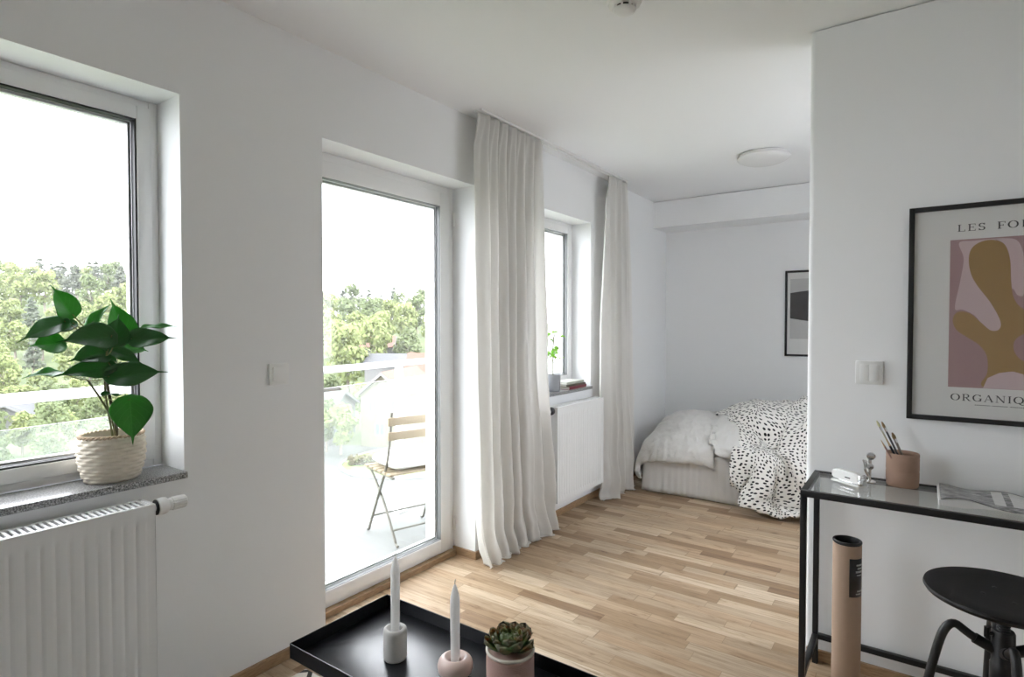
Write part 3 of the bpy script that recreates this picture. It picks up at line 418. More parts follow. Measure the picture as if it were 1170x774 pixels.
2,6,-1,-6,-2,15,1,-19,-27,-24,-5,4,16,2,21,18,14,-10,3,1,12,-5,-1,1,8,-6,-5,-9,-17,-22,-26,-30,-31,-30,-27,-14,1,4,15,2,-28,-35,-44,-38,-17,3,-15,3,2,0,1,7,0,2,-3,-7,-6,-4,1,7,14,14,-19,-16,-6,-3,1,10,8,10,12,13,19,17,67,9,24,27,28,24,23,20,17,-4,0,-2,0,10,5,3,10,5,13,5,2,0,0,-9,6,14,-7,-24,-30,-16,3,14,12,16,4,21,0,3,6,1,3,-1,2,-1,-7,-3,-9,-14,-18,-21,-25,-28,-28,-28,-21,-11,2,-10,16,-9,-27,-40,-42,-35,3,-11,7,-10,6,8,7,0,0,-2,3,-7,-4,0,4,7,19,-13,-10,-8,0,4,-6,18,11,19,14,22,13,57,11,27,25,22,5,20,15,13,0,16,-7,2,10,7,-4,15,9,9,10,0,-2,-8,-2,-10,7,4,-15,-27,-19,-8,4,14,17,7,13,16,6,8,2,-2,-5,1,-1,-4,-1,-2,-11,-15,-17,-19,-24,-25,-25,-22,-14,0,-30,-5,13,-19,-30,-40,-39,-32,12,-4,-4,-1,-2,4,10,11,8,-2,7,-4,-2,3,5,5,-3,-4,0,3,7,10,4,19,11,-7,36,9,54,16,29,5,14,4,17,9,12,6,15,7,-3,11,-9,18,15,8,12,5,-3,-8,3,-7,-14,8,-9,-11,-21,-8,-11,-4,9,1,17,14,10,2,4,2,-5,-5,-3,-4,1,2,5,6,-5,-14,-15,-19,-20,-22,-20,-13,-2,-36,-25,-3,7,-23,-35,-38,-40,-23,19,-4,-2,-2,-1,1,9,13,17,3,5,1,5,4,5,2,-13,7,11,10,17,6,5,11,12,8,4,51,29,25,-1,14,-1,10,3,10,11,11,8,6,-11,12,19,22,9,3,3,-3,5,3,-12,-8,-5,-15,-13,-1,-14,-1,-8,3,-2,0,2,3,7,-1,-5,9,10,7,8,5,3,-3,
-10,-7,-3,-11,-14,-15,-18,-16,-12,-1,-38,-32,-21,-6,-1,-25,-36,-41,-38,-3,16,-1,2,-2,1,8,9,5,12,13,5,5,6,7,7,-24,9,23,17,21,15,5,10,19,-14,-6,56,30,16,-4,10,0,-7,8,10,7,2,5,5,15,22,21,16,2,6,5,7,8,-6,-8,-9,-5,-15,-14,-15,-2,-6,-3,-2,-3,-10,3,1,8,8,7,9,12,9,10,5,2,-5,-14,-13,-9,-10,-11,-11,-13,-12,-9,1,-38,-36,-29,-17,-8,-10,-27,-39,-39,-7,-7,-3,1,5,6,6,8,10,12,11,7,9,6,8,10,-2,2,18,29,5,11,11,8,9,-1,-4,52,27,9,-4,-7,5,-6,8,0,-1,6,15,19,23,13,19,17,9,9,4,-2,-12,-4,0,1,0,-8,-14,-15,-11,-7,1,1,-3,-5,-1,2,10,9,9,10,12,10,10,5,2,-7,-17,-17,-15,-13,-12,-10,-8,-7,-5,2,-33,-37,-35,-25,-15,-6,-21,-32,-39,-8,-5,-3,-2,0,3,5,7,8,9,10,11,9,7,7,9,23,10,14,-2,11,12,10,12,1,-5,1,62,22,-3,0,-10,0,1,1,-7,6,14,23,24,18,21,18,15,5,-1,-4,-10,-2,-3,-5,-8,-7,-4,-2,-5,5,-8,-3,-1,3,-5,0,2,7,9,11,12,9,8,8,6,3,-3,-15,-19,-19,-18,-16,-12,-9,-4,0,2,-21,-34,-36,-33,-24,-13,-12,-24,-34,-7,-6,-3,-1,0,3,5,5,7,8,7,9,6,5,5,8,13,23,23,-5,4,10,9,11,1,-2,0,67,15,-3,-7,-4,0,0,-10,6,15,15,24,23,22,25,13,-1,0,-4,-2,1,0,-1,-5,-6,-2,-5,-6,-3,-3,-4,0,-2,0,1,0,2,7,6,9,5,9,9,7,5,3,1,-3,-17,-21,-22,-20,-17,-12,-9,-2,2,-7,-20,-34,-36,-31,-21,-13,-18,-26,-5,-4,-2,-1,1,3,4,5,5,
6,7,7,4,4,4,4,7,20,25,4,-1,5,10,8,3,1,1,68,5,2,-8,-5,4,-14,6,13,18,17,23,26,22,15,-2,0,1,4,3,2,3,-3,-5,-4,-4,-4,-7,-5,-3,-3,-2,-2,0,-1,2,3,6,6,7,7,7,5,5,4,1,-1,-5,-3,-12,-23,-24,-21,-17,-11,-1,0,-10,-10,-17,-35,-36,-29,-20,-16,-20,-2,-1,0,1,3,3,5,5,3,6,6,5,3,3,2,0,1,9,27,9,-2,1,9,12,10,4,-2,64,0,-1,0,-10,-13,7,17,16,20,18,23,23,11,7,2,5,4,5,2,4,0,-2,-5,-5,-5,-4,-6,-6,-5,-3,-2,-2,0,-1,2,3,6,5,6,7,7,7,6,3,0,-3,-8,-4,-4,-14,-25,-25,-21,-15,-11,-1,1,-13,-13,-14,-37,-35,-27,-21,-17,0,2,3,3,6,4,5,7,4,6,4,3,2,3,-2,1,-1,0,19,10,-2,-2,4,6,18,10,2,62,-7,3,0,-15,1,13,9,26,22,16,18,15,8,10,11,4,2,2,3,1,2,-3,-4,-6,-6,-6,-6,-5,-5,-2,-3,-2,0,-1,2,3,5,6,6,6,6,5,10,4,1,-3,-4,-12,-13,-4,-13,-24,-25,-20,-14,-6,-2,-1,-16,-17,-14,-35,-34,-29,-20,1,4,5,7,6,5,4,3,2,3,3,3,3,4,6,2,0,-3,7,9,4,-9,-1,5,11,10,16,65,-9,-4,-3,2,8,9,15,20,23,12,13,13,13,11,8,5,1,1,-3,-7,11,-2,-4,-5,-5,-6,-6,-5,-5,-4,-3,-2,1,0,4,3,3,7,3,7,7,5,5,8,3,-2,-7,-5,-12,-14,-9,-11,-28,-24,-15,-11,-23,13,-4,-17,-19,-19,-32,-35,-27,-1,0,-2,-1,0,1,1,0,0,1,2,4,4,8,9,14,11,11,4,3,8,-12,-7,-8,1,16,29,77,-10,-4,-2,8,11,11,16,18,17,
10,13,14,9,6,8,7,0,-5,-11,3,4,-6,1,-10,1,-3,-5,-6,-5,-10,4,0,6,4,4,2,3,0,1,3,10,10,6,3,6,-1,-7,-8,-1,-16,-17,-9,-13,-26,-22,-8,-32,-8,18,-11,-17,-20,-19,-37,-34,-5,-5,-4,-4,-5,-3,-3,-2,-1,-1,0,0,2,4,5,10,17,16,17,16,7,2,-5,-17,-4,11,10,109,-8,0,2,3,15,11,14,7,13,13,14,12,5,3,12,2,-1,-1,-7,-5,-5,-14,6,1,-4,-5,-9,-7,-4,-1,9,12,10,5,4,1,1,1,-4,-3,1,13,10,9,4,-2,-5,-7,-7,-8,-12,-16,-7,-19,-22,-16,-30,-30,11,18,-17,-19,-21,-23,-39,-8,-8,-9,-5,-5,-4,-4,-4,-3,-2,-2,0,0,2,2,3,8,13,14,17,21,16,-4,-3,-3,5,2,117,-1,-1,3,3,10,15,13,-1,12,10,11,8,4,10,7,-9,-9,-7,-4,-5,-5,-9,-1,-1,-1,-3,-4,1,9,12,14,11,11,4,3,0,-1,1,-4,-5,-7,-1,-1,16,10,6,-3,-5,-8,-9,-4,-16,-16,-3,-21,-15,-35,-34,-20,21,11,-14,-22,-25,-26,-14,-8,-12,-11,-5,-12,-1,-2,-3,-4,-2,-2,-1,1,2,5,9,5,10,14,16,14,1,8,6,3,1,122,2,5,-7,10,0,16,8,1,6,11,8,6,10,7,0,-6,-8,-16,-8,-3,1,-11,-4,0,3,4,7,9,15,14,14,8,9,4,2,1,0,-3,-2,-7,-6,-11,-3,-9,6,12,12,0,-5,-8,-9,-5,-17,-14,-2,-13,-41,-30,-34,8,14,4,-17,-28,-22,-11,-10,-10,-13,-12,-10,-14,-6,-6,-4,6,2,1,-1,1,6,6,9,4,16,19,17,-6,5,7,6,-10,130,4,12,-14,14,-1,12,6,6,-3,12,8,7,6,4,-5,-12,-8,-7,0,6,-1,-7,-4,4,8,9,11,11,7,10,11,11,4,6,5,0,0,
1,-8,-2,-7,-10,-8,-11,-6,-5,13,14,0,-5,-7,-6,-12,-13,-9,-4,-33,-35,-32,-31,27,8,1,-22,-30,-4,-11,-9,-11,-12,-13,-12,-12,-9,-6,-7,0,6,-4,7,13,3,6,9,11,16,10,-4,-6,4,13,8,114,6,12,-6,10,5,9,8,6,3,-1,-2,-1,3,-1,-5,-1,1,2,7,11,-1,-2,6,5,5,8,10,12,8,11,8,2,-3,2,-3,1,8,-3,8,-5,-1,-8,-9,-9,-11,-16,-14,7,16,7,-2,-6,-8,-9,-10,-6,-22,-35,-30,-35,-8,14,8,-2,-25,-9,-9,-8,-8,-11,-11,-13,-13,-10,-8,-5,-4,-1,5,3,8,9,7,7,13,5,5,0,0,4,13,-3,116,2,5,3,9,9,8,8,8,6,7,-1,0,5,-1,-5,1,-2,1,2,10,6,2,-2,8,9,10,10,10,9,4,1,1,3,-2,-1,1,-5,5,1,-3,8,-2,-6,-9,-10,-14,-16,-13,-1,8,5,1,-1,-6,-8,-4,-22,-26,-33,-31,-30,-3,22,7,-13,-8,-9,-10,-9,-7,-9,-11,-10,-11,-8,-6,-3,0,3,2,6,7,9,8,5,5,4,2,4,4,6,2,96,5,6,7,10,9,9,10,10,9,9,-5,8,-2,0,0,1,-1,1,-3,9,3,4,6,8,8,9,5,7,9,6,3,3,2,-3,-2,-5,-9,3,0,6,-2,7,-1,-6,-8,-11,-17,-16,-17,-14,1,8,8,1,-2,-2,-17,-22,-28,-30,-35,-29,10,16,5,-2,-7,-8,-10,-7,-6,-8,-8,-8,-8,-5,-3,-1,2,1,4,6,8,8,6,9,4,2,1,-2,12,3,76,10,8,8,9,13,11,12,9,6,2,1,2,0,8,0,-2,-10,8,-2,4,6,9,6,7,4,8,3,6,12,9,4,-1,2,-3,-4,-6,-10,-7,9,4,1,4,5,-2,-5,-8,-14,-15,-16,-15,-12,-9,-7,5,5,4,-4,-17,-23,-27,-32,-35,-27,11,16,
3,5,-1,-7,-6,-6,-5,-5,-5,-6,-3,-3,-1,0,3,5,6,7,8,7,4,2,2,1,-10,8,30,40,18,10,11,7,16,14,9,13,3,-3,1,6,-9,10,-4,-4,-6,8,-1,1,-1,7,9,11,8,8,8,8,9,9,4,-4,2,-3,-6,-9,-6,-12,7,4,6,5,4,3,-2,-4,-11,-12,-13,-13,-13,-11,-10,-5,0,5,-9,-8,-15,-25,-27,-33,-32,-22,-1,6,11,8,7,-1,-4,-3,-2,-3,-2,-2,-1,1,1,3,5,7,7,3,4,4,3,4,-7,-2,-14,46,17,20,18,19,8,7,19,7,14,5,0,-2,-6,-6,5,4,-4,-4,4,0,0,-2,11,7,9,11,10,9,8,6,7,2,0,-5,-6,-11,-7,-2,-9,6,10,6,6,4,3,1,-2,-6,-8,-9,-11,-12,-12,-11,-8,-4,3,-16,-10,-11,-16,-24,-28,-32,-29,-21,2,5,6,8,3,4,3,2,0,0,0,1,1,3,5,5,3,3,4,5,2,9,-2,-3,-11,-9,2,52,4,20,17,18,7,12,9,5,10,-4,-4,3,2,4,1,0,-1,1,0,-1,-6,2,10,7,11,11,12,7,4,1,-4,-6,-8,-2,-10,-8,-5,18,14,11,6,6,3,1,2,0,-3,-4,-4,-8,-9,-11,-11,-10,-6,0,-22,-15,-11,-12,-17,-22,-28,-30,-29,-1,2,3,5,4,4,3,1,1,1,2,2,3,3,4,5,5,7,4,5,-14,-13,-4,19,-5,-14,-12,67,-2,17,15,7,7,7,6,6,13,1,4,12,4,3,2,3,1,1,-1,-3,-4,-6,-1,1,6,8,12,5,2,1,-5,-8,-6,0,1,7,14,16,12,9,6,4,3,0,1,0,-2,0,0,-4,-5,-8,-11,-10,-7,-3,-25,-21,-15,-11,-11,-16,-22,-27,-29,-2,0,1,2,1,1,0,0,-1,0,1,2,4,4,6,6,7,6,-7,-19,-1,1,0,4,8,-16,-9,41,
4,11,3,3,10,10,13,13,13,12,10,10,0,3,10,0,4,3,0,-1,-4,-6,-8,-7,-3,0,4,3,0,2,-3,-1,1,9,15,16,18,13,9,8,7,4,0,-3,0,-1,-3,0,2,-1,-1,-2,-7,-11,-7,-3,-28,-25,-20,-14,-9,-11,-15,-21,-26,-2,-1,0,0,-1,-2,-2,-4,-3,-3,-1,1,2,4,5,6,3,-11,-8,1,2,1,-5,2,1,-2,-4,-9,16,8,14,17,19,8,12,11,15,13,10,12,-5,9,7,1,5,5,2,0,-1,-5,-7,-9,-8,-7,-5,-2,1,4,6,8,12,14,15,14,14,11,11,9,5,-3,-1,0,-1,-4,-4,-2,3,1,0,-1,1,-7,-6,-2,-27,-28,-28,-16,-12,-8,-10,-14,-20,-1,0,0,-1,-3,-4,-5,-6,-8,-4,-3,0,-1,0,0,5,-6,-2,0,0,-4,4,-3,0,5,0,2,-34,14,18,12,17,16,15,13,8,20,16,10,4,2,13,4,7,3,5,1,-3,-3,-3,-2,-4,-7,-6,-5,-3,0,5,8,11,13,13,13,13,16,14,10,5,-2,-1,-1,1,-3,-7,-7,-5,1,4,2,2,1,1,-3,-2,-24,-33,-30,-19,-15,-12,-7,-6,-13,2,2,0,-1,-4,-6,-7,-11,-11,-2,-5,-2,-1,-2,-2,-1,-1,-1,-5,-6,4,-2,9,1,2,-3,13,-60,21,15,17,10,16,18,5,22,24,17,6,-2,15,8,7,2,5,3,6,3,-3,-5,-7,-4,-5,-3,-2,-1,1,6,8,10,13,11,14,15,17,10,9,-4,2,4,-2,-1,-5,-7,-10,-8,-3,5,4,3,2,5,-8,-1,-14,-37,-26,-20,-19,-15,-11,-9,-5,4,3,4,-4,-4,-6,-3,-14,-8,-1,-6,-4,-1,-3,-2,-2,-1,-2,-4,-7,2,3,7,0,-3,13,13,-78,18,10,14,10,17,20,14,26,24,12,-2,17,6,-1,-3,-7,0,0,2,7,7,7,6,-3,-5,-3,-1,5,
2,8,8,10,12,13,16,14,11,13,-1,-1,9,4,-2,-4,-5,-9,-11,-11,-7,1,6,0,1,6,-10,0,-2,-30,-25,-21,-21,-18,-15,-13,-8,1,0,6,-3,2,-6,1,-5,-7,0,-5,-6,-3,-2,-2,-2,-1,-1,-6,-2,3,4,-1,-2,10,14,13,-96,7,12,12,14,20,19,25,24,21,-5,23,4,-16,-5,2,4,1,-1,-4,11,7,7,10,5,1,-1,1,3,5,7,9,10,14,14,14,9,7,14,-2,5,10,4,-2,-5,-6,-9,-12,-12,-10,-6,7,1,-1,0,0,-2,-7,-17,-24,-16,-21,-20,-18,-17,-11,0,-1,1,1,4,-3,1,4,-7,0,-4,-5,-5,-1,-1,-2,0,0,-4,0,2,-1,-2,10,11,13,5,-113,3,12,14,19,25,21,30,27,-14,29,-1,-17,-2,7,13,7,0,-2,-6,-4,10,7,6,4,5,7,4,3,7,6,10,11,14,14,3,10,11,13,-1,9,9,5,-1,-5,-6,-9,-12,-12,-12,-9,-5,11,-1,-2,2,-3,-13,-13,-13,-16,-16,-21,-20,-20,-16,-2,2,0,0,1,1,2,3,-2,1,-3,-3,-8,0,0,0,0,2,-3,1,-1,0,7,10,9,8,0,-125,3,14,18,23,25,27,31,-14,31,-16,-7,0,12,14,12,-9,-4,10,-1,-7,1,6,9,8,7,6,6,5,7,8,9,11,13,1,8,12,15,8,5,8,8,5,4,-5,-5,-9,-11,-11,-12,-11,-8,2,-1,4,2,-4,-13,-9,-15,-8,-16,-17,-20,-22,-19,-4,-1,0,-4,4,3,2,2,-2,2,-1,-3,-8,1,2,1,1,3,-1,1,0,5,7,4,2,6,8,-137,7,17,22,25,28,29,-8,24,-12,6,-11,6,20,11,-5,1,2,-1,6,-6,-5,4,10,9,9,9,6,6,7,8,10,8,9,5,9,10,15,7,9,8,8,5,4,-3,-4,-8,-9,-11,-11,-10,-11,-4,-3,2,0,-3,
-3,-15,-13,-5,-10,-15,-18,-21,-22,-6,-3,0,-5,-3,6,3,-2,3,1,-9,2,-5,2,2,3,3,3,1,2,2,5,1,3,7,3,5,-137,12,21,24,27,29,-2,12,-2,-9,4,1,16,1,7,8,6,2,-2,5,-10,-6,10,11,7,9,7,8,8,7,8,9,6,7,6,10,11,11,11,9,8,7,6,4,-1,-5,-7,-9,-6,-9,-11,-9,-7,-3,-18,-11,-3,-2,-1,-16,5,-2,-12,-12,-21,-21,-7,-5,-2,-2,-8,2,7,-2,-6,0,-11,5,0,-2,5,5,3,3,3,2,3,2,3,3,4,8,2,-131,16,23,26,27,3,4,11,-11,-1,9,0,5,9,8,8,5,3,2,-3,-9,-9,17,11,5,10,11,8,7,7,6,9,6,7,2,12,11,10,10,9,8,7,6,5,-1,-8,-3,-7,-5,-6,-9,-9,-7,-3,-10,-15,-4,-9,-10,-7,0,1,-9,-10,-13,-19,-7,-5,-4,-1,-7,1,3,-8,-7,-12,-5,1,4,6,5,4,3,3,2,2,3,2,4,3,3,7,4,-120,19,24,26,3,3,2,1,6,1,5,2,4,7,1,-5,9,5,-4,-2,3,3,14,12,13,11,9,7,8,6,6,5,7,3,2,-2,15,16,9,8,7,8,6,6,4,-5,-6,-6,-6,-4,-6,-7,-6,-5,-2,-12,-8,-17,-7,-4,-13,-7,0,-3,-10,-14,-5,-5,-4,-1,-4,0,-13,-11,-8,-5,1,4,5,4,4,2,3,1,1,1,1,2,3,4,3,5,4,-103,21,22,9,-8,7,0,5,9,5,1,3,-1,-9,-3,-3,5,5,3,11,11,13,15,13,11,9,9,9,7,5,5,5,4,1,1,-2,2,17,6,5,5,5,6,8,5,3,0,-4,-4,-6,-2,-5,-5,-4,-1,-2,-7,-20,-19,-15,-4,-3,-5,-2,-7,-8,-3,-3,-3,-1,-2,-12,-11,-5,-6,1,2,3,3,3,3,1,1,0,0,
-2,0,-1,-1,6,5,5,-2,-84,21,9,-10,5,-6,17,5,4,8,1,1,-7,-9,-5,1,9,2,10,14,19,15,14,11,9,11,11,7,6,5,1,6,4,2,0,-1,0,2,-6,4,4,4,4,5,4,4,5,5,4,0,-5,-4,-2,-2,-1,-4,-2,-15,-13,-16,-17,-12,-2,0,-4,-7,2,-2,0,0,-6,-8,-5,-5,0,1,2,2,3,1,1,1,-1,-1,-2,-3,-3,-1,-3,-1,7,2,-10,-62,13,-10,2,-16,15,13,8,2,10,3,-4,-3,-7,-5,-2,17,4,9,17,20,16,12,12,12,11,10,7,4,3,3,0,5,4,0,0,0,-1,-1,-2,-1,2,2,4,4,3,1,-1,-1,3,3,1,1,0,0,-1,2,-12,-15,-14,-13,-11,-12,-8,-5,-3,2,2,1,0,-3,-3,-2,0,0,2,3,2,2,1,0,0,-1,-3,-2,-5,-5,-4,-1,-3,-3,4,-6,-61,-2,-5,-15,-2,13,12,7,8,3,11,-2,-3,-5,-4,-5,19,6,10,23,18,15,15,13,12,11,9,6,4,2,0,1,-1,6,3,1,0,1,0,0,0,3,3,4,3,3,1,-3,-3,-2,-2,-1,0,1,1,2,4,-7,-10,-12,-15,-14,-11,-10,-10,-7,2,2,2,1,1,0,1,2,3,4,3,3,2,2,0,-1,-2,-4,-4,-5,-5,-6,-5,-1,-2,-2,-6,-70,-5,-20,-1,0,6,9,2,15,0,18,3,-6,-8,-2,4,18,7,18,20,20,18,13,14,10,8,2,2,4,5,4,4,-3,0,6,4,1,2,2,1,3,4,3,5,4,3,1,-4,-5,-4,-5,-4,-3,-3,1,4,6,-2,-5,-8,-12,-12,-14,-14,-14,-10,0,0,1,1,2,3,3,5,5,4,4,3,6,3,0,-3,-5,0,-8,-2,-6,-6,-7,-5,-1,-4,-7,-83,-15,-12,4,1,-9,1,10,14,11,8,9,-11,-4,5,14,14,13,23,19,
18,13,4,-6,15,-8,2,3,5,5,6,9,16,6,2,10,3,3,4,3,5,5,5,6,5,4,0,-3,-4,-6,-8,-8,-8,-7,2,2,6,3,0,-4,-7,-10,-13,-14,-16,-15,-3,-3,-1,-1,0,4,4,4,4,6,7,6,6,5,3,-5,-7,-5,-2,-6,-1,-6,-7,-6,-5,-4,-5,-102,-12,-9,8,1,-7,6,2,10,9,-3,12,-3,2,10,18,11,14,21,19,11,-8,-1,-2,8,12,-12,4,4,7,8,9,12,13,14,12,8,4,5,5,6,7,6,8,6,6,2,-1,-6,-8,-10,-13,-13,-4,-1,0,2,5,6,2,-3,-7,-9,-13,-16,-18,-5,-6,-4,-5,-2,-1,6,3,3,6,7,9,6,8,-7,5,-6,-9,2,-7,-11,5,-6,-7,-6,-3,-6,-113,-10,-7,8,6,-6,9,4,1,-1,3,10,11,0,12,17,8,6,18,20,-5,2,1,1,6,-3,1,8,3,8,9,8,14,14,12,11,11,6,5,6,8,8,9,9,9,6,2,-6,-10,-11,-4,-17,-5,-5,-3,-4,-3,4,10,6,-2,-1,-8,-7,-12,-17,-10,-6,-5,-10,-5,-4,-2,9,1,2,1,16,-1,13,-3,-15,-3,11,-8,-7,-11,12,-3,-7,-6,-5,-4,-128,4,-8,-2,7,7,-5,11,-2,12,7,7,8,1,12,12,2,8,16,14,1,4,2,2,5,-14,10,9,5,9,9,6,14,13,13,11,9,7,5,7,8,8,10,11,11,-6,-6,3,-15,-7,1,-9,-2,-8,-2,-8,-5,1,6,5,3,-1,-2,-3,-6,-10,-11,-7,-6,-11,-9,-6,-6,-3,11,2,0,0,13,-10,8,-17,8,-9,-2,-3,1,6,3,-6,-6,-5,-4,-123,-9,11,-6,1,2,2,3,6,8,14,4,7,1,10,6,4,2,17,11,6,0,6,-12,3,0,13,5,9,9,11,12,15,14,11,11,7,6,2,8,7,8,10,9,14,-10,-11,2,
-6,-6,0,0,-6,-3,-3,-8,-11,1,-1,10,1,1,2,-1,-3,-4,-6,-8,-6,-12,-11,-8,-7,-7,-2,11,-5,2,8,-7,-1,-9,2,-2,3,-4,4,6,-5,-1,-4,-5,-2,-148,14,11,-1,-5,10,2,2,3,6,5,11,5,0,8,6,-3,2,15,3,6,9,-7,1,10,-1,10,8,11,14,15,15,14,11,10,10,7,1,3,7,7,7,7,7,7,-1,-9,1,-8,1,0,-1,1,-2,-4,-7,-14,-5,2,0,7,0,5,2,0,-4,-2,-5,-5,-9,-14,-9,-8,-7,-8,1,9,-2,-7,-3,-3,4,-6,2,4,5,2,-4,2,-2,-4,-3,3,-164,1,10,6,7,11,-2,3,5,5,5,5,9,1,1,8,3,3,0,2,3,6,3,7,11,6,11,12,14,15,13,13,14,14,11,5,-2,-2,9,6,6,6,5,7,4,1,-7,-5,-11,6,0,11,-8,2,-5,2,-14,-15,3,0,3,3,4,4,2,0,0,-4,-5,-6,-12,-12,-7,-7,-8,-5,2,7,-1,-3,-3,-1,0,4,0,0,-3,3,1,-3,-3,4,6,-177,3,5,4,5,7,1,4,4,4,6,6,7,6,1,6,6,4,2,3,4,4,6,7,9,11,12,13,13,13,14,16,14,10,1,-3,-3,11,7,5,5,5,5,4,5,1,-8,-8,-7,-7,3,8,7,-6,3,5,-7,-21,-5,6,0,4,2,5,3,1,2,-3,-3,-5,-11,-9,-11,-5,-6,-6,-3,4,4,-5,-3,-1,3,2,-2,1,3,3,-1,-1,5,6,5,-186,2,2,-4,4,-6,6,3,8,5,11,8,9,7,3,5,6,6,5,3,5,5,6,8,9,11,12,12,13,15,16,14,5,-1,-1,-1,9,10,5,5,4,5,4,3,4,2,-9,-8,-9,-6,-4,4,8,2,6,6,-2,-17,-17,3,6,4,2,4,-2,4,3,-1,-2,-4,-9,-9,-7,-8,-4,-4,
-3,0,4,-4,-1,2,0,-3,3,3,3,4,3,5,6,4,5,-197,0,-1,-8,0,-9,-6,11,13,12,13,11,9,9,4,5,4,7,7,4,5,6,6,8,9,11,12,14,15,14,11,1,0,1,2,6,11,7,6,5,3,4,3,4,2,3,-5,-14,-9,-8,-6,-3,6,11,5,2,7,-8,-19,-9,7,8,2,2,-1,2,1,-3,2,-3,-6,-8,-6,-6,-5,-3,-1,0,1,-1,1,0,0,2,3,5,5,6,6,6,4,2,6,-218,0,-10,0,-3,-9,-6,18,17,15,14,12,9,10,4,5,4,5,7,6,4,6,7,8,10,12,13,14,13,8,1,2,-1,5,6,8,9,7,6,5,3,2,3,4,3,1,0,-12,-11,-12,-6,-7,2,1,4,3,11,6,-12,-15,0,10,-3,4,1,-1,0,-2,-1,-6,-8,-6,-1,-1,-2,-2,0,0,1,2,2,3,4,4,5,6,5,5,5,5,3,1,2,-234,-5,-14,1,6,-14,10,20,19,17,14,12,9,7,6,5,4,3,6,6,5,6,8,8,10,13,12,9,7,2,3,5,1,7,8,8,8,8,6,4,3,2,2,4,4,1,1,-9,-14,-11,-1,-11,-8,0,0,5,7,7,1,-11,-8,6,0,-6,-4,-1,0,2,-3,-10,-5,1,1,1,1,-1,1,2,1,2,4,4,6,7,8,4,3,2,4,4,3,3,1,-247,-12,-8,5,0,2,17,22,20,15,11,13,10,4,6,5,2,4,4,5,7,5,8,8,10,11,8,3,5,1,13,-1,5,9,8,9,7,6,7,3,4,3,3,2,5,5,-2,-5,-8,-15,-10,-7,-5,-3,-2,3,3,-1,1,7,-11,1,6,-6,-5,-6,-8,-3,-2,0,5,-1,2,0,0,-1,0,3,-2,4,6,5,5,6,5,4,5,4,4,4,4,2,1,-263,-7,0,0,5,13,22,22,19,12,10,
10,7,6,3,6,1,3,4,4,7,6,7,7,10,5,5,3,4,7,10,1,8,9,9,8,7,6,5,4,4,4,3,3,4,7,5,-12,-11,-4,-8,-6,-4,-8,-3,-1,3,-1,-1,4,-6,-2,3,-3,-6,-8,-2,0,3,3,0,0,1,1,-2,-3,-2,5,-2,-7,0,15,3,6,7,6,6,5,4,3,-1,6,4,-282,7,0,1,14,18,24,21,14,13,9,7,5,-1,5,8,1,1,5,4,5,6,7,7,4,1,8,4,6,11,6,5,8,8,9,8,7,5,0,3,4,5,7,5,5,-2,5,0,-6,-6,-7,-6,-4,-5,-3,-2,0,-2,-1,-3,-3,-2,1,-2,-3,-2,1,2,1,1,1,1,2,-2,-1,-7,3,4,-7,-2,-10,-3,19,7,6,5,9,5,5,5,3,3,-6,-280,12,2,8,16,23,21,20,11,12,8,3,3,-7,8,8,0,3,6,4,5,5,7,6,-3,3,6,7,8,10,9,6,7,9,5,9,7,6,1,3,4,5,4,3,2,3,1,0,-1,-4,-4,-5,-4,-4,-3,-3,-1,-4,-4,-3,-2,-2,-1,1,-1,0,2,2,2,2,2,2,-1,6,-7,0,-8,9,-7,-1,-5,-12,-7,18,9,8,7,7,4,4,6,-5,-15,-253,9,10,7,21,21,20,16,11,8,5,3,0,-8,7,8,3,5,7,6,5,5,4,4,1,1,2,8,8,9,8,10,7,7,4,8,7,6,4,3,3,3,3,3,2,-1,0,1,0,-2,-2,-2,-2,-2,-1,-2,-1,-4,-5,-5,-6,-5,-2,3,0,-1,4,3,2,2,0,5,7,2,-7,-12,7,6,-3,-3,-1,-7,-13,-12,-6,1,5,9,2,6,16,1,-11,-227,10,14,12,20,21,17,12,9,1,6,3,-6,-1,8,7,7,6,9,8,6,5,2,-1,4,-1,0,5,4,5,7,9,8,6,5,5,3,3,2,
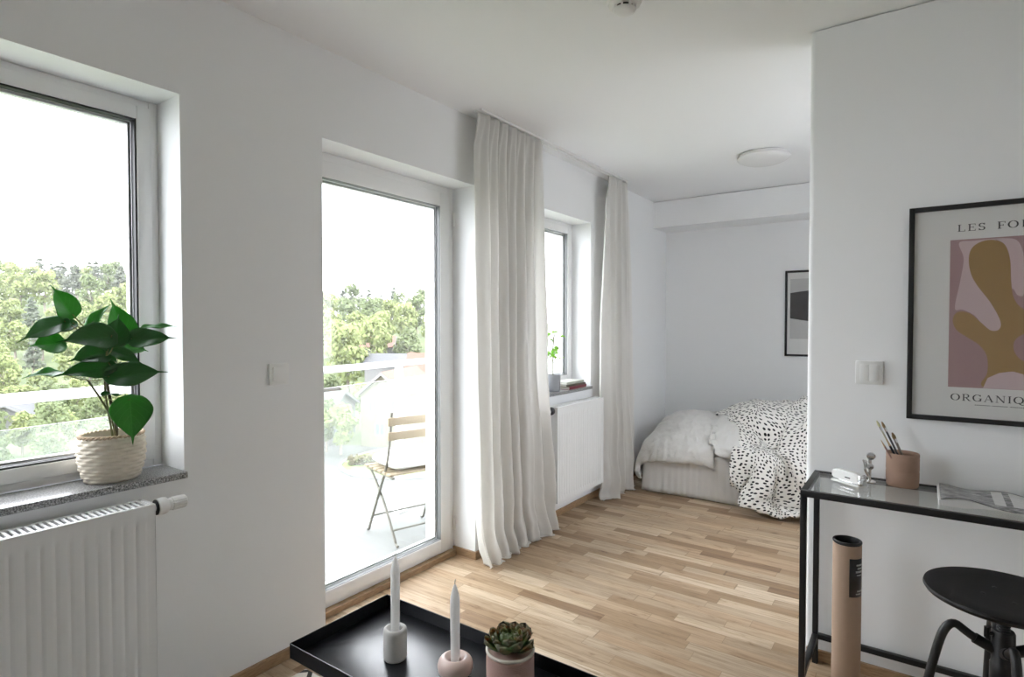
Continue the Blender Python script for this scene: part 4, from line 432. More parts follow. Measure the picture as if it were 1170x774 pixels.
2,3,4,4,6,9,0,3,4,-1,-1,-3,-3,-1,-1,0,-1,0,-5,-8,-1,-7,-2,-8,7,3,-4,7,2,8,3,-3,7,0,-13,-4,3,8,7,4,-6,-3,-1,-8,-14,-17,-13,-14,-2,0,17,15,1,-5,-197,15,13,17,20,16,14,10,5,-5,11,-3,-3,9,9,8,8,6,9,10,8,6,1,-2,1,0,-2,-9,-6,-6,1,8,9,5,5,4,2,2,4,6,7,9,10,10,11,1,3,6,5,-3,-3,-4,-2,-1,1,-2,0,-9,-8,6,-3,-5,-10,8,0,4,-3,-2,11,9,0,-3,-11,-1,7,5,-1,13,-1,4,-4,1,-3,-16,-18,-18,-18,-14,-7,17,10,10,7,-187,13,20,17,15,13,10,6,1,2,7,-5,11,11,9,10,8,6,6,14,11,5,2,-3,-2,-1,-8,-15,5,-9,-12,-6,2,4,5,5,7,8,7,12,10,10,10,9,8,5,2,2,4,4,-2,-3,-2,-3,-2,-3,-2,4,-14,5,-12,3,-9,9,-10,14,-2,-2,4,8,-8,-13,6,9,6,3,-12,17,-1,4,7,-2,-2,-12,-20,-18,-15,-14,-6,1,-1,-1,3,-144,19,12,19,12,10,3,4,-3,16,1,9,13,12,10,10,9,6,7,11,13,2,4,-2,-4,-8,-10,-11,-10,-6,-4,-3,7,4,5,7,8,9,9,11,10,6,5,1,1,0,8,-4,-2,13,6,-3,-2,-1,-2,-2,0,-3,0,-19,-7,7,-8,10,-18,16,7,1,-1,6,-16,-12,3,3,0,2,3,1,18,6,-5,4,-2,-1,-12,-16,-15,-14,-9,-9,-10,-4,-3,-115,18,10,13,13,8,-5,5,8,12,15,13,13,13,10,10,9,6,7,11,9,0,-1,5,-10,-11,-7,-9,-10,-6,-5,-2,1,3,8,8,12,12,12,11,10,5,4,-7,-11,-15,6,-2,7,6,17,1,-4,6,-1,-2,3,-1,-5,-16,-20,-2,12,5,-24,4,17,
1,11,3,-16,-6,-5,-5,-3,-2,6,4,13,20,-17,-1,-2,3,0,-12,-11,-13,-10,-10,-9,-5,-10,-108,12,14,12,4,15,0,11,12,15,14,14,15,12,10,10,9,6,4,11,8,0,-1,-14,-17,-14,-11,-9,-9,-7,1,8,6,10,11,6,13,11,13,11,11,-2,5,-11,-13,-15,-14,9,6,8,1,-1,16,5,3,2,0,-3,-6,-10,-19,-15,15,6,-16,-10,9,16,2,13,-1,-13,-3,0,-6,-4,1,5,7,9,0,-4,-8,2,-2,-8,-11,-4,-10,-9,-10,-4,-13,-103,7,14,10,12,4,18,13,14,14,13,18,14,12,9,10,6,6,2,8,5,1,-7,-17,-14,-10,-10,-10,-8,-10,-2,6,10,12,12,8,13,9,12,11,12,5,-8,0,-14,-10,-21,-15,13,6,11,-6,-13,15,1,7,4,0,-4,-6,-10,-20,6,4,4,-18,9,15,3,-3,0,13,5,-10,-7,6,-7,8,10,5,-5,-7,-8,-10,-2,-7,-6,-9,-12,4,-4,-10,-12,-104,0,14,16,13,16,14,17,16,17,16,16,14,13,9,7,5,3,0,7,-3,-4,-6,-11,-15,-9,-12,-12,-10,-9,3,7,8,9,10,13,13,12,11,11,10,8,-2,-7,-10,-16,-19,-15,0,4,10,-11,-18,4,7,3,7,0,-6,-1,-5,-10,3,1,0,-1,9,10,11,2,-5,-1,-3,2,3,7,8,1,-1,-2,-4,-12,-8,-5,-6,-6,-7,-15,-12,-1,15,-4,-7],
[-204,-15,-14,-12,-3,-7,-6,-1,5,5,6,6,6,6,5,7,14,13,14,14,16,19,20,12,-5,3,11,2,3,25,-7,3,15,19,20,-7,8,10,5,4,11,12,15,7,17,13,18,25,3,22,8,-5,73,25,-5,1,14,26,43,24,30,-27,18,21,27,20,16,24,50,20,24,18,11,13,15,13,16,30,18,17,19,17,17,20,21,22,27,25,38,-12,-36,25,-7,-1115,-10,-14,-13,-16,-3,1,5,5,-2,9,9,9,8,1,15,12,5,11,4,14,15,8,21,-3,7,9,-3,6,9,14,11,12,13,17,5,3,7,9,2,7,12,13,6,11,15,21,29,12,15,17,7,20,43,12,-9,18,26,38,26,49,-14,-6,20,19,29,27,10,27,33,31,32,22,-7,16,20,19,15,10,19,21,20,17,16,19,19,25,20,39,22,-7,2,-15,-1131,-11,-12,-10,0,-6,6,0,-1,-1,8,13,9,9,9,5,3,0,9,7,14,10,8,18,1,-3,19,-4,12,19,7,19,9,15,4,14,-4,11,1,8,6,10,13,3,10,11,19,27,17,22,24,21,9,36,12,-5,16,37,10,45,33,28,-25,17,10,20,19,22,21,31,56,26,19,14,-3,16,18,18,15,17,18,18,18,33,26,10,13,12,53,21,-3,-12,-12,-1142,-5,-1,-9,-4,7,1,-1,2,0,1,4,4,5,6,6,7,11,12,13,20,14,7,10,0,-2,5,2,13,27,13,-1,16,5,0,15,1,3,10,9,8,5,15,1,11,7,12,19,32,17,20,30,28,24,22,-4,13,17,34,20,35,37,0,-4,15,8,16,21,25,11,65,44,13,13,7,11,13,23,15,15,14,17,19,33,18,19,14,17,20,46,5,-13,19,-1171,-6,-4,-3,3,8,-4,5,7,2,4,3,6,2,3,0,7,13,16,16,29,18,-3,7,10,-8,-5,5,
8,19,7,8,8,0,0,2,3,17,14,10,9,2,13,3,10,7,11,15,25,20,20,25,32,28,31,1,8,14,27,28,32,24,42,-24,17,2,10,23,22,15,31,61,36,18,10,5,-5,27,17,11,9,17,20,29,23,20,15,25,21,29,22,-13,31,-1180,-5,5,5,-1,1,1,4,6,1,-2,2,3,5,4,6,7,13,19,16,29,18,7,-5,8,6,-1,2,7,9,6,-4,5,4,-10,8,10,20,15,5,8,6,4,6,8,10,11,13,18,19,21,22,27,31,21,20,20,5,23,35,25,29,17,19,-3,3,8,23,27,17,20,47,39,27,10,11,2,10,22,5,4,5,24,33,24,12,14,41,28,29,13,18,22,-1172,-3,13,5,2,2,-1,-1,1,-2,-3,0,-3,6,6,7,6,10,19,21,22,23,16,-4,2,8,5,1,10,5,0,3,-7,8,-20,18,16,8,17,9,7,2,0,3,9,13,12,12,17,19,17,23,22,26,26,24,21,21,15,29,17,48,8,12,3,6,11,7,28,20,23,35,27,22,13,11,14,16,27,3,7,-10,11,31,42,11,8,29,24,60,28,33,-1,-1145,-7,10,14,3,-2,-2,-8,-9,-4,-4,0,1,4,6,5,2,13,17,29,15,15,22,2,16,1,2,-5,11,2,-2,2,1,10,5,-3,10,4,14,11,10,-2,1,2,8,12,15,12,12,21,21,21,23,19,24,27,21,29,19,21,17,41,23,8,7,5,11,0,26,23,23,26,25,20,12,12,20,18,22,7,2,-7,11,36,39,22,9,12,8,39,75,33,1,-1128,3,-1,1,-8,-12,-7,-5,-2,-1,0,0,0,2,5,5,12,13,14,25,20,13,18,5,12,11,8,-6,-2,0,4,-6,14,10,4,4,7,3,7,12,8,-2,-2,5,7,15,10,17,16,17,15,22,23,23,22,23,
24,32,28,16,19,29,25,18,11,3,7,2,21,22,27,25,22,17,20,20,17,18,14,9,-4,-10,16,47,32,25,27,8,6,15,41,46,5,-1107,3,-8,-6,-5,-7,-3,-3,-4,-2,-2,-2,-1,4,6,8,11,15,14,21,19,12,21,2,5,24,11,7,-15,0,5,9,2,10,10,-4,9,2,8,9,9,0,-2,1,6,16,16,13,9,23,18,15,19,25,24,23,23,32,33,22,17,23,17,29,8,14,10,-1,15,24,16,25,23,15,14,19,16,16,16,10,8,-4,17,41,50,30,29,1,6,10,16,34,-1,-1092,-6,-6,-3,-1,-4,-3,-4,-3,-2,-2,-1,1,5,8,9,9,11,15,26,18,9,28,6,11,7,16,17,-6,-7,9,9,-3,4,5,1,9,5,11,5,0,6,1,-1,5,17,18,21,11,9,16,21,15,20,24,24,22,36,33,29,19,16,19,15,32,10,14,7,15,10,10,14,18,15,14,15,17,17,20,18,11,11,4,25,63,24,22,15,16,11,9,22,-5,-1092,-9,-7,-1,0,-2,-2,-3,-2,-2,-3,1,4,9,10,10,10,8,6,12,26,16,24,12,18,9,17,18,6,-8,10,-6,8,2,6,-11,14,5,12,-4,2,3,4,5,11,13,15,22,18,11,8,16,16,19,20,24,22,36,36,30,27,17,15,14,27,21,23,12,7,5,4,18,12,19,19,19,24,12,17,19,11,13,1,53,29,28,11,14,12,11,24,8,-4,-1106,-9,-5,-1,1,-1,1,-3,-5,-4,0,6,12,11,11,10,10,10,8,2,11,16,20,22,19,20,16,18,8,-1,3,6,8,-4,2,-7,2,19,-4,-17,14,10,7,7,13,11,14,18,21,19,6,10,14,17,19,21,23,34,37,35,31,21,12,16,20,23,20,18,7,8,10,19,12,15,19,20,14,14,20,21,23,11,12,13,
28,18,21,14,19,17,16,20,-6,-1129,-6,1,-1,1,0,-1,-6,-7,-1,9,11,16,4,8,8,12,13,12,9,4,10,14,18,16,21,15,27,12,1,10,4,-2,6,1,-10,-10,8,11,-15,14,18,14,8,8,14,12,16,19,20,17,10,11,11,16,19,21,31,37,38,32,28,17,12,17,25,20,12,10,13,12,15,15,21,14,13,16,23,22,22,8,17,14,14,18,14,18,16,19,19,27,23,-2,-1155,-5,-1,0,3,-2,-5,-8,-3,13,8,16,12,2,8,6,7,3,7,15,15,17,17,9,14,10,6,30,30,15,-1,3,-2,10,6,-12,-20,3,19,2,-1,16,20,16,7,10,13,13,18,21,20,14,10,12,13,16,20,25,34,38,37,32,22,16,8,23,18,17,4,17,14,18,21,20,16,15,8,18,22,19,23,15,7,17,12,10,18,16,18,22,22,26,11,-1180,-3,1,-1,0,-5,-6,-3,14,8,14,16,16,14,11,3,1,6,0,8,11,11,14,21,14,2,6,11,31,31,-11,6,9,6,1,0,-8,2,7,17,-5,8,16,21,15,6,11,13,16,18,21,20,15,8,14,15,19,17,29,37,40,34,28,20,16,7,18,18,11,14,16,18,23,21,22,9,15,7,11,15,20,33,8,12,6,14,18,14,18,22,20,22,20,-1193,-4,-2,2,-5,-5,-1,11,18,19,20,22,15,11,5,-1,-11,3,12,10,5,9,15,14,23,3,4,4,4,34,1,9,7,8,10,0,12,1,-3,13,6,8,5,17,20,11,7,12,15,16,19,20,21,15,10,14,18,13,23,33,39,39,32,23,24,6,20,16,18,12,15,14,16,16,30,14,7,13,3,13,10,24,25,15,12,12,18,15,18,18,19,24,21,-1210,-8,-1,-1,-4,1,15,24,26,22,21,20,12,8,-7,-4,-2,-1,12,
-4,6,7,6,23,28,14,0,2,3,5,21,17,-7,16,22,-5,14,-5,11,3,8,14,10,8,15,15,10,7,13,15,17,19,21,20,15,14,18,10,17,27,36,40,36,31,26,11,17,18,18,17,13,15,13,12,22,18,13,13,13,1,10,7,28,17,16,15,21,18,20,18,19,26,13,-1225,-14,1,-1,2,20,27,29,27,21,20,14,8,6,-7,-6,-3,-14,8,-2,-1,8,10,17,25,24,10,4,-3,1,21,12,0,15,18,1,8,0,15,9,3,15,13,13,10,13,11,8,10,14,15,18,19,19,20,18,18,12,12,21,30,38,40,35,29,18,14,14,17,16,15,21,18,13,11,20,19,14,14,2,13,4,12,21,16,18,15,23,21,20,20,27,4,-1224,-25,7,-3,28,34,26,28,25,18,9,14,-10,4,-2,-13,-1,-11,-5,6,5,15,9,9,15,19,12,9,4,-10,20,15,-8,17,14,11,7,8,10,10,11,10,11,11,15,15,17,14,9,11,15,16,18,18,20,19,19,17,13,15,25,33,39,38,35,19,23,3,14,17,21,19,16,20,18,6,19,18,15,8,10,7,15,14,11,14,15,16,23,18,14,33,13,-1228,-17,1,31,30,32,26,25,21,14,5,-3,-16,2,-9,-3,-5,-13,5,13,17,14,2,10,1,2,14,21,-2,8,9,9,2,11,9,10,13,11,12,2,15,15,14,14,11,15,14,18,16,10,12,15,16,18,19,19,19,19,17,15,19,27,35,41,35,29,11,16,12,16,20,18,18,20,15,21,7,17,14,12,11,9,12,13,11,11,16,18,20,19,21,21,15,-1217,-8,9,33,28,31,24,24,16,5,-6,-10,-15,-6,-9,-7,1,9,19,18,12,7,5,-6,-6,-4,-1,16,13,20,16,5,11,-3,13,8,16,6,8,13,13,11,11,12,14,15,17,
18,18,16,15,13,16,17,18,19,19,19,18,17,20,20,29,38,39,35,24,11,16,13,18,14,14,19,16,20,19,10,12,15,9,10,9,12,10,12,20,20,16,18,39,12,6,-1200,-7,18,31,28,27,24,17,4,-4,-10,-13,-18,-7,-2,10,13,19,16,8,1,0,-6,-5,0,5,-10,9,7,25,14,18,8,12,-5,6,8,13,12,11,12,14,14,14,14,16,16,19,19,18,19,13,16,17,17,19,19,18,18,19,18,23,22,31,38,38,27,25,17,17,15,13,15,12,16,15,16,16,13,15,12,7,6,4,14,18,15,21,22,20,28,17,25,-1204,-3,22,29,26,22,20,9,-10,-9,-11,-12,-7,1,17,17,15,6,-2,-7,-12,-7,-2,1,5,6,11,12,11,-4,18,18,16,6,13,0,2,14,13,14,13,13,14,16,15,16,16,16,19,20,19,17,16,17,18,18,19,17,19,18,19,18,23,26,35,37,27,25,23,21,18,18,16,15,14,15,14,14,9,13,13,6,7,3,16,14,19,19,24,25,23,25,12,-1187,0,26,24,21,21,13,-7,-13,0,-3,-10,3,12,8,20,-2,-9,-17,-13,-11,-7,1,3,5,7,8,16,16,20,15,10,14,17,8,9,4,3,12,14,14,13,13,14,14,17,19,22,17,18,21,19,17,16,18,19,18,19,18,19,19,19,20,24,29,33,26,25,22,21,21,18,17,17,16,16,14,13,14,12,12,8,10,-2,22,13,16,18,24,25,26,27,11,-1179,8,19,18,15,18,6,-13,-5,4,11,-3,9,7,3,-6,-16,-16,-16,-12,-7,-3,3,4,9,13,17,15,10,13,19,20,13,11,17,10,7,6,4,8,10,13,13,12,15,16,20,25,23,20,18,22,20,18,16,15,18,21,20,19,19,20,19,21,25,30,25,23,22,21,20,20,17,17,18,
15,17,14,15,13,11,11,9,-3,19,19,16,19,20,26,32,15,13,-1166,16,9,17,15,7,-7,-5,16,-11,21,8,3,-3,-11,-21,-17,-14,-12,-7,-4,7,1,1,17,17,16,15,15,11,12,18,18,14,11,15,10,8,6,5,7,6,11,12,13,15,19,24,26,26,22,19,25,18,22,13,14,17,21,21,20,20,19,20,22,26,23,22,21,21,20,19,19,17,17,16,16,16,13,14,11,11,11,4,10,17,25,17,16,28,25,19,6,-1148,18,12,15,2,-5,-4,13,16,-10,23,3,-8,-14,-18,-9,-18,-11,-8,-8,7,0,3,4,13,17,19,18,16,16,13,13,16,16,13,12,13,10,8,8,8,7,4,7,9,13,17,21,25,27,28,22,25,23,21,24,17,3,17,22,23,20,20,20,20,22,22,21,20,20,18,19,19,17,16,16,16,15,14,13,15,9,12,11,8,6,21,15,16,24,19,24,9,-1128,11,15,9,-5,5,13,23,-3,-3,12,-10,-13,-16,-6,-3,-16,-13,-9,-3,2,4,5,7,11,14,17,19,18,17,18,15,14,15,15,11,13,12,8,7,9,11,8,2,5,9,13,19,22,25,29,30,22,29,19,25,26,4,9,18,22,24,21,19,21,21,20,19,19,19,19,20,19,19,18,17,17,15,13,1,12,11,10,18,9,8,10,15,14,24,11,24,26,-1123,11,-1,7,7,17,15,20,14,-13,-10,-11,-15,-11,0,-8,-9,-11,-2,4,3,-2,5,7,9,13,15,16,18,17,16,19,19,16,13,6,13,16,8,9,7,6,10,11,1,5,10,15,21,20,28,30,31,25,30,16,27,21,4,8,20,22,25,20,21,21,20,20,21,20,20,20,19,18,18,17,16,15,13,8,11,14,8,6,8,13,11,21,14,21,15,12,19,-1112,-2,5,4,14,18,18,19,10,-6,
-10,-13,-16,-9,-5,-9,-7,-2,4,5,0,2,1,9,9,13,15,15,18,18,18,18,19,13,6,2,8,18,19,11,8,3,3,7,13,0,8,11,17,20,24,27,33,28,30,30,15,32,11,3,8,22,23,23,22,22,21,21,23,23,22,22,21,20,18,18,16,15,13,12,12,10,7,6,8,6,3,13,22,15,13,13,16,-1110,-1,12,9,18,6,19,18,-8,-3,-3,-6,-5,-3,-5,-10,-6,-1,4,4,5,4,-2,10,12,13,15,14,17,19,21,16,9,4,4,3,4,13,21,21,15,10,-2,4,4,6,8,8,12,18,22,23,31,33,28,31,29,19,25,7,1,14,21,24,24,23,20,23,22,24,24,24,24,22,21,19,17,15,14,13,12,11,9,7,6,3,3,-5,12,23,18,17,17,-1118,14,2,16,13,10,9,17,9,-4,-4,-4,-3,-4,-9,-6,-4,-5,-1,4,7,10,4,8,11,15,17,17,17,15,13,6,2,1,3,4,6,6,22,21,22,19,12,1,4,4,4,5,9,14,19,22,26,31,32,29,29,23,29,19,4,1,17,22,24,25,22,20,24,23,25,22,26,24,23,21,19,17,15,13,12,10,2,16,9,6,6,-11,8,12,14,20,22,-1120,19,4,11,8,17,6,19,17,-1,-4,-3,-2,-7,-4,-2,-4,-2,-2,2,6,8,11,10,11,15,15,11,5,12,2,1,-2,-1,3,4,12,11,14,24,20,22,21,14,10,2,2,3,6,10,15,19,23,28,31,31,28,34,19,30,1,10,5,19,25,25,22,22,22,25,22,26,20,25,23,22,18,19,18,16,15,10,4,4,-2,10,9,5,-5,9,14,17,5,-1098,17,12,6,13,15,11,18,17,13,-4,-2,-2,-4,-3,1,-5,-1,4,2,2,11,11,10,10,7,5,3,-2,-2,-4,-2,10,17,10,10,6,10,
7,10,25,19,20,20,19,13,7,2,3,6,11,15,21,24,27,30,29,33,25,27,26,-8,8,13,21,26,22,24,23,24,23,23,25,18,22,21,20,19,16,15,13,14,2,2,4,6,7,7,3,5,17,17,20,-1118,15,11,12,15,15,15,16,17,17,13,-1,-5,-4,-16,7,10,3,4,1,0,6,7,2,-1,-1,-4,1,-1,0,10,16,18,18,10,10,6,6,4,2,5,23,19,17,21,18,15,12,3,7,7,12,17,20,24,27,28,32,32,18,31,11,3,9,14,23,24,25,22,23,24,22,22,24,17,19,20,18,16,17,13,13,18,6,5,4,1,9,5,13,16,21,16,-1149,15,15,18,16,16,17,16,18,16,16,6,-4,-16,-7,12,-6,5,8,-5,8,-4,-4,-9,2,2,0,5,7,13,20,22,16,13,2,11,9,-1,5,13,6,-1,20,17,17,18,17,21,14,9,8,10,12,16,20,24,25,29,31,28,17,28,11,-2,12,20,23,25,24,24,22,23,21,21,22,17,18,19,17,17,13,12,11,11,10,9,10,11,5,17,14,21,24,-1186,17,16,20,18,17,18,16,13,14,15,0,11,5,-9,-15,11,-1,1,-15,4,-5,-3,2,5,5,10,11,15,14,15,21,6,15,-6,12,-7,4,4,14,16,13,2,19,16,17,17,17,19,19,19,8,11,13,16,20,22,23,28,31,20,21,23,12,2,14,21,23,24,25,24,20,23,19,19,20,18,18,12,13,10,11,13,13,13,13,17,13,18,16,17,9,28,-1201,13,21,20,19,15,17,16,9,11,5,4,9,7,11,-11,-5,-7,10,-6,0,1,2,4,7,11,12,12,11,11,13,12,12,10,-5,5,0,5,-5,9,13,15,20,7,18,16,17,17,17,17,17,18,19,17,15,17,19,16,23,27,30,19,21,19,11,8,
19,20,22,24,22,23,22,20,17,17,17,15,12,12,14,16,15,15,16,16,18,18,21,10,15,12,10,-1189,9,19,19,21,13,13,16,6,15,11,9,1,-8,12,-10,-8,-5,13,7,8,6,8,4,4,10,9,5,7,10,16,10,2,15,3,4,6,-10,10,3,14,13,9,19,11,17,16,16,17,17,18,18,18,18,18,18,18,19,18,22,27,25,23,18,19,15,17,17,20,19,21,22,21,19,18,16,16,15,16,16,16,17,16,16,20,19,17,18,12,0,15,15,-1,-1157,9,16,10,21,21,-7,17,10,16,16,7,-10,-12,5,0,-7,-6,7,9,8,4,13,11,11,7,8,3,4,8,15,8,5,15,7,-1,-1,-1,13,7,12,7,14,16,15,15,15,15,17,16,18,18,18,19,18,19,18,20,20,19,23,26,24,22,18,18,18,18,18,19,21,19,20,19,18,17,17,17,17,17,18,19,20,23,19,16,20,7,-3,6,-4,10,4,-1118,20,20,1,8,16,-9,17,17,14,9,10,-3,-19,-8,-4,-3,-2,4,6,6,2,12,12,16,9,10,4,2,7,13,12,5,13,2,0,0,-2,13,10,12,13,16,16,15,13,15,15,16,16,17,17,18,19,19,18,18,23,21,20,20,23,23,24,23,20,18,18,19,18,19,19,19,19,18,18,18,19,19,20,21,21,20,22,11,14,-2,8,0,1,8,-3,6,-1073,29,12,6,-2,-13,16,17,15,12,4,5,4,-19,-12,-11,-10,4,5,2,3,2,5,9,17,14,11,8,5,8,12,12,9,5,-3,-3,0,5,13,16,17,17,16,12,9,12,17,15,14,18,16,17,17,18,19,17,18,24,23,22,21,20,22,23,23,23,19,20,19,19,18,19,18,19,18,19,19,20,20,21,20,21,21,19,18,5,15,2,-6,8,-6,6,-17,-1034,
28,-14,14,-21,18,13,12,11,13,4,-1,1,-19,-14,-6,0,4,4,1,1,-1,1,3,9,12,13,14,9,7,9,6,4,-1,1,4,11,14,18,18,16,12,9,5,6,18,20,16,13,14,16,17,18,18,15,18,17,25,26,24,24,21,20,21,22,23,20,19,19,19,19,19,19,19,19,19,20,21,22,21,22,21,22,19,20,10,7,5,-15,3,19,-3,-22,-1019,-13,13,1,1,5,-3,13,15,15,4,-3,-1,-24,-1,8,11,4,3,0,-2,-2,-3,-2,0,3,8,10,10,8,6,5,5,4,10,14,17,20,19,12,8,2,0,4,15,21,22,15,22,6,16,14,15,19,17,16,19,25,26,23,29,24,22,20,20,21,20,19,19,19,19,19,18,19,19,20,21,19,22,25,24,22,22,22,12,5,1,8,-12,13,14,-6,-14,-1042,-1,2,3,1,7,6,12,13,15,3,1,-9,-8,14,11,5,4,3,5,5,-2,-5,-7,-6,-2,1,3,5,7,7,9,9,12,15,18,18,17,12,2,-2,-5,4,6,20,23,25,16,25,14,7,15,13,17,18,16,18,25,20,23,33,29,25,21,20,20,19,19,19,18,19,18,19,18,19,17,23,20,16,25,26,26,22,18,5,0,13,2,4,13,4,-11,8,-1074,7,3,2,11,-3,9,14,15,15,7,3,-12,13,6,-2,0,-1,0,6,8,11,9,1,-6,-4,-3,-1,0,6,5,11,13,15,17,16,14,6,-3,0,-10,1,13,5,21,25,26,23,15,28,3,16,14,18,13,12,15,27,7,30,36,33,31,25,20,20,19,18,18,17,18,18,19,15,21,13,23,21,13,20,27,26,24,16,6,0,12,16,10,1,-10,7,15,-1095,8,2,8,14,9,-5,21,13,17,16,-20,10,1,-11,-8,-1,2,4,8,8,10,15,13,9,4,0,-3,-4,
3,0,13,14,16,14,11,3,-6,-2,-9,-7,13,12,6,20,25,28,27,21,19,18,5,24,6,12,11,13,20,14,28,35,34,37,32,27,15,18,17,17,16,17,18,18,15,21,10,22,23,14,13,23,26,24,20,4,5,16,14,1,-2,5,11,19,-1106,0,10,13,13,9,13,7,25,17,-24,6,-7,-12,-8,-5,2,0,3,6,10,12,14,15,17,14,9,-2,2,-7,8,12,13,12,10,4,-7,-10,1,-12,1,14,14,6,19,25,28,29,25,19,26,3,20,3,12,18,10,6,24,25,28,37,38,37,33,23,18,9,16,18,17,17,18,12,21,10,20,22,10,17,15,24,25,20,7,10,17,4,1,9,8,15,16,-1111,-2,12,13,13,12,17,14,23,-20,4,-17,-9,-11,-2,6,13,7,1,2,13,7,9,10,12,13,14,16,-7,2,10,8,10,8,6,-10,-6,-4,-1,-11,6,14,13,10,17,24,28,29,28,23,17,32,-5,8,18,14,14,12,3,27,27,34,37,40,38,32,22,6,12,17,18,18,18,14,11,18,19,16,2,22,14,20,23,21,8,17,7,7,10,9,14,21,17,-1123,-4,13,12,14,16,17,18,-9,7,-25,-15,-6,-4,4,11,1,6,10,13,17,16,8,6,8,9,14,12,3,3,7,8,5,6,-6,-9,-5,2,-7,-3,5,11,13,17,16,22,27,28,28,26,23,13,26,5,10,10,18,17,-1,19,26,29,35,39,41,38,25,15,6,21,15,17,18,15,12,11,21,10,0,20,19,16,21,20,12,16,6,12,12,17,20,22,21,-1144,-3,14,12,16,17,17,0,8,-21,-16,-16,-3,3,6,6,9,16,16,4,18,21,16,4,8,6,7,7,9,5,4,7,0,0,5,-14,-6,0,-7,3,6,10,13,16,20,20,23,25,29,27,24,21,14,23,5,11,16,
18,4,15,18,23,34,35,41,41,30,21,7,20,20,12,18,11,18,13,6,12,3,20,17,18,18,19,15,13,12,14,19,20,20,18,22,-1158,0,14,15,17,16,2,12,-13,-22,-14,-11,7,0,8,10,15,19,19,8,19,20,14,4,9,9,8,6,2,3,2,5,-4,0,5,4,-17,-7,2,5,7,10,13,15,19,20,22,24,22,27,26,21,16,17,20,7,14,18,14,8,14,24,24,35,36,41,31,25,19,13,21,17,14,16,9,12,2,14,13,13,19,18,18,17,16,15,16,18,20,21,21,20,20,-1174,3,15,16,17,3,9,5,-14,-27,-5,-11,5,6,12,15,18,19,22,18,20,20,6,10,11,6,2,-2,0,7,-3,4,1,3,-5,6,4,-18,5,6,8,9,12,14,18,17,21,22,20,24,25,24,19,9,20,20,14,9,21,9,12,20,23,28,35,36,31,29,18,18,21,18,17,11,9,5,9,13,16,19,19,18,18,17,16,16,17,19,19,21,22,18,20,-1181,5,17,16,6,4,9,-1,-5,-29,-7,-4,8,15,16,17,18,20,22,22,23,18,9,8,1,-3,-6,-2,6,9,3,-7,4,1,5,13,-5,-8,6,6,8,10,11,13,15,15,18,19,22,17,23,24,21,15,10,20,20,15,12,16,15,19,22,19,31,32,29,28,24,18,20,17,10,10,10,12,16,18,18,18,19,17,18,17,15,15,16,18,21,19,21,15,20,-1177,7,17,6,5,12,9,1,-14,-22,-6,4,14,13,19,20,21,22,23,17,20,19,4,-3,-7,-7,-4,6,6,3,14,1,-9,-2,10,17,15,-9,6,7,8,10,10,13,14,14,14,14,17,19,17,20,22,17,14,16,18,19,17,18,15,16,19,21,22,30,25,25,24,21,16,14,13,15,13,17,20,18,18,18,17,19,18,17,15,
10,15,16,19,19,18,15,19,-1168,10,8,3,13,11,18,2,-21,-18,-4,10,16,16,20,22,20,24,23,18,11,8,-7,-9,-8,-3,3,4,2,9,3,17,3,-6,-1,12,21,19,5,6,8,11,12,12,13,13,12,11,12,13,17,17,19,17,16,18,17,18,17,18,19,18,17,18,20,23,25,23,21,18,19,16,17,15,18,19,18,19,18,19,18,18,18,17,14,14,7,14,16,18,16,20,13,-1159,10,-1,17,0,19,16,10,-16,-17,-2,15,17,19,22,23,17,24,24,9,0,-11,-10,-7,-3,2,3,4,2,3,9,6,19,6,-3,3,12,19,19,15,12,10,11,12,13,12,13,14,14,12,11,13,14,16,17,17,17,18,19,18,18,18,19,18,19,20,21,22,20,19,18,18,18,19,19,19,19,19,19,19,19,18,18,16,13,14,9,7,10,16,17,17,18,-1155,3,18,-2,6,17,15,12,-7,-2,-6,18,20,21,22,23,16,25,3,-5,-8,-11,-6,-3,-1,2,4,4,3,3,4,9,11,19,7,1,9,11,18,18,14,12,12,13,13,12,13,15,14,13,12,13,14,15,16,17,17,17,18,19,19,19,19,19,19,19,20,19,20,20,19,19,20,19,20,20,19,20,19,19,17,18,18,16,15,11,5,12,6,8,17,17,10,-1142,15,-1,21,-7,15,16,8,1,14,-5,18,21,20,24,23,18,2,-14,-6,-4,-3,-4,-1,8,8,8,5,3,1,-2,-2,7,10,17,9,7,9,12,16,15,13,13,11,12,11,12,14,14,14,16,15,16,17,16,17,17,17,17,18,19,18,20,20,20,19,19,20,19,20,20,20,21,20,21,20,20,20,18,18,17,14,15,18,14,16,4,7,13,7,6,16,10,-1129,3,16,14,2,14,15,12,4,9,8,17,18,21,23,21,1,-12,-2,0,
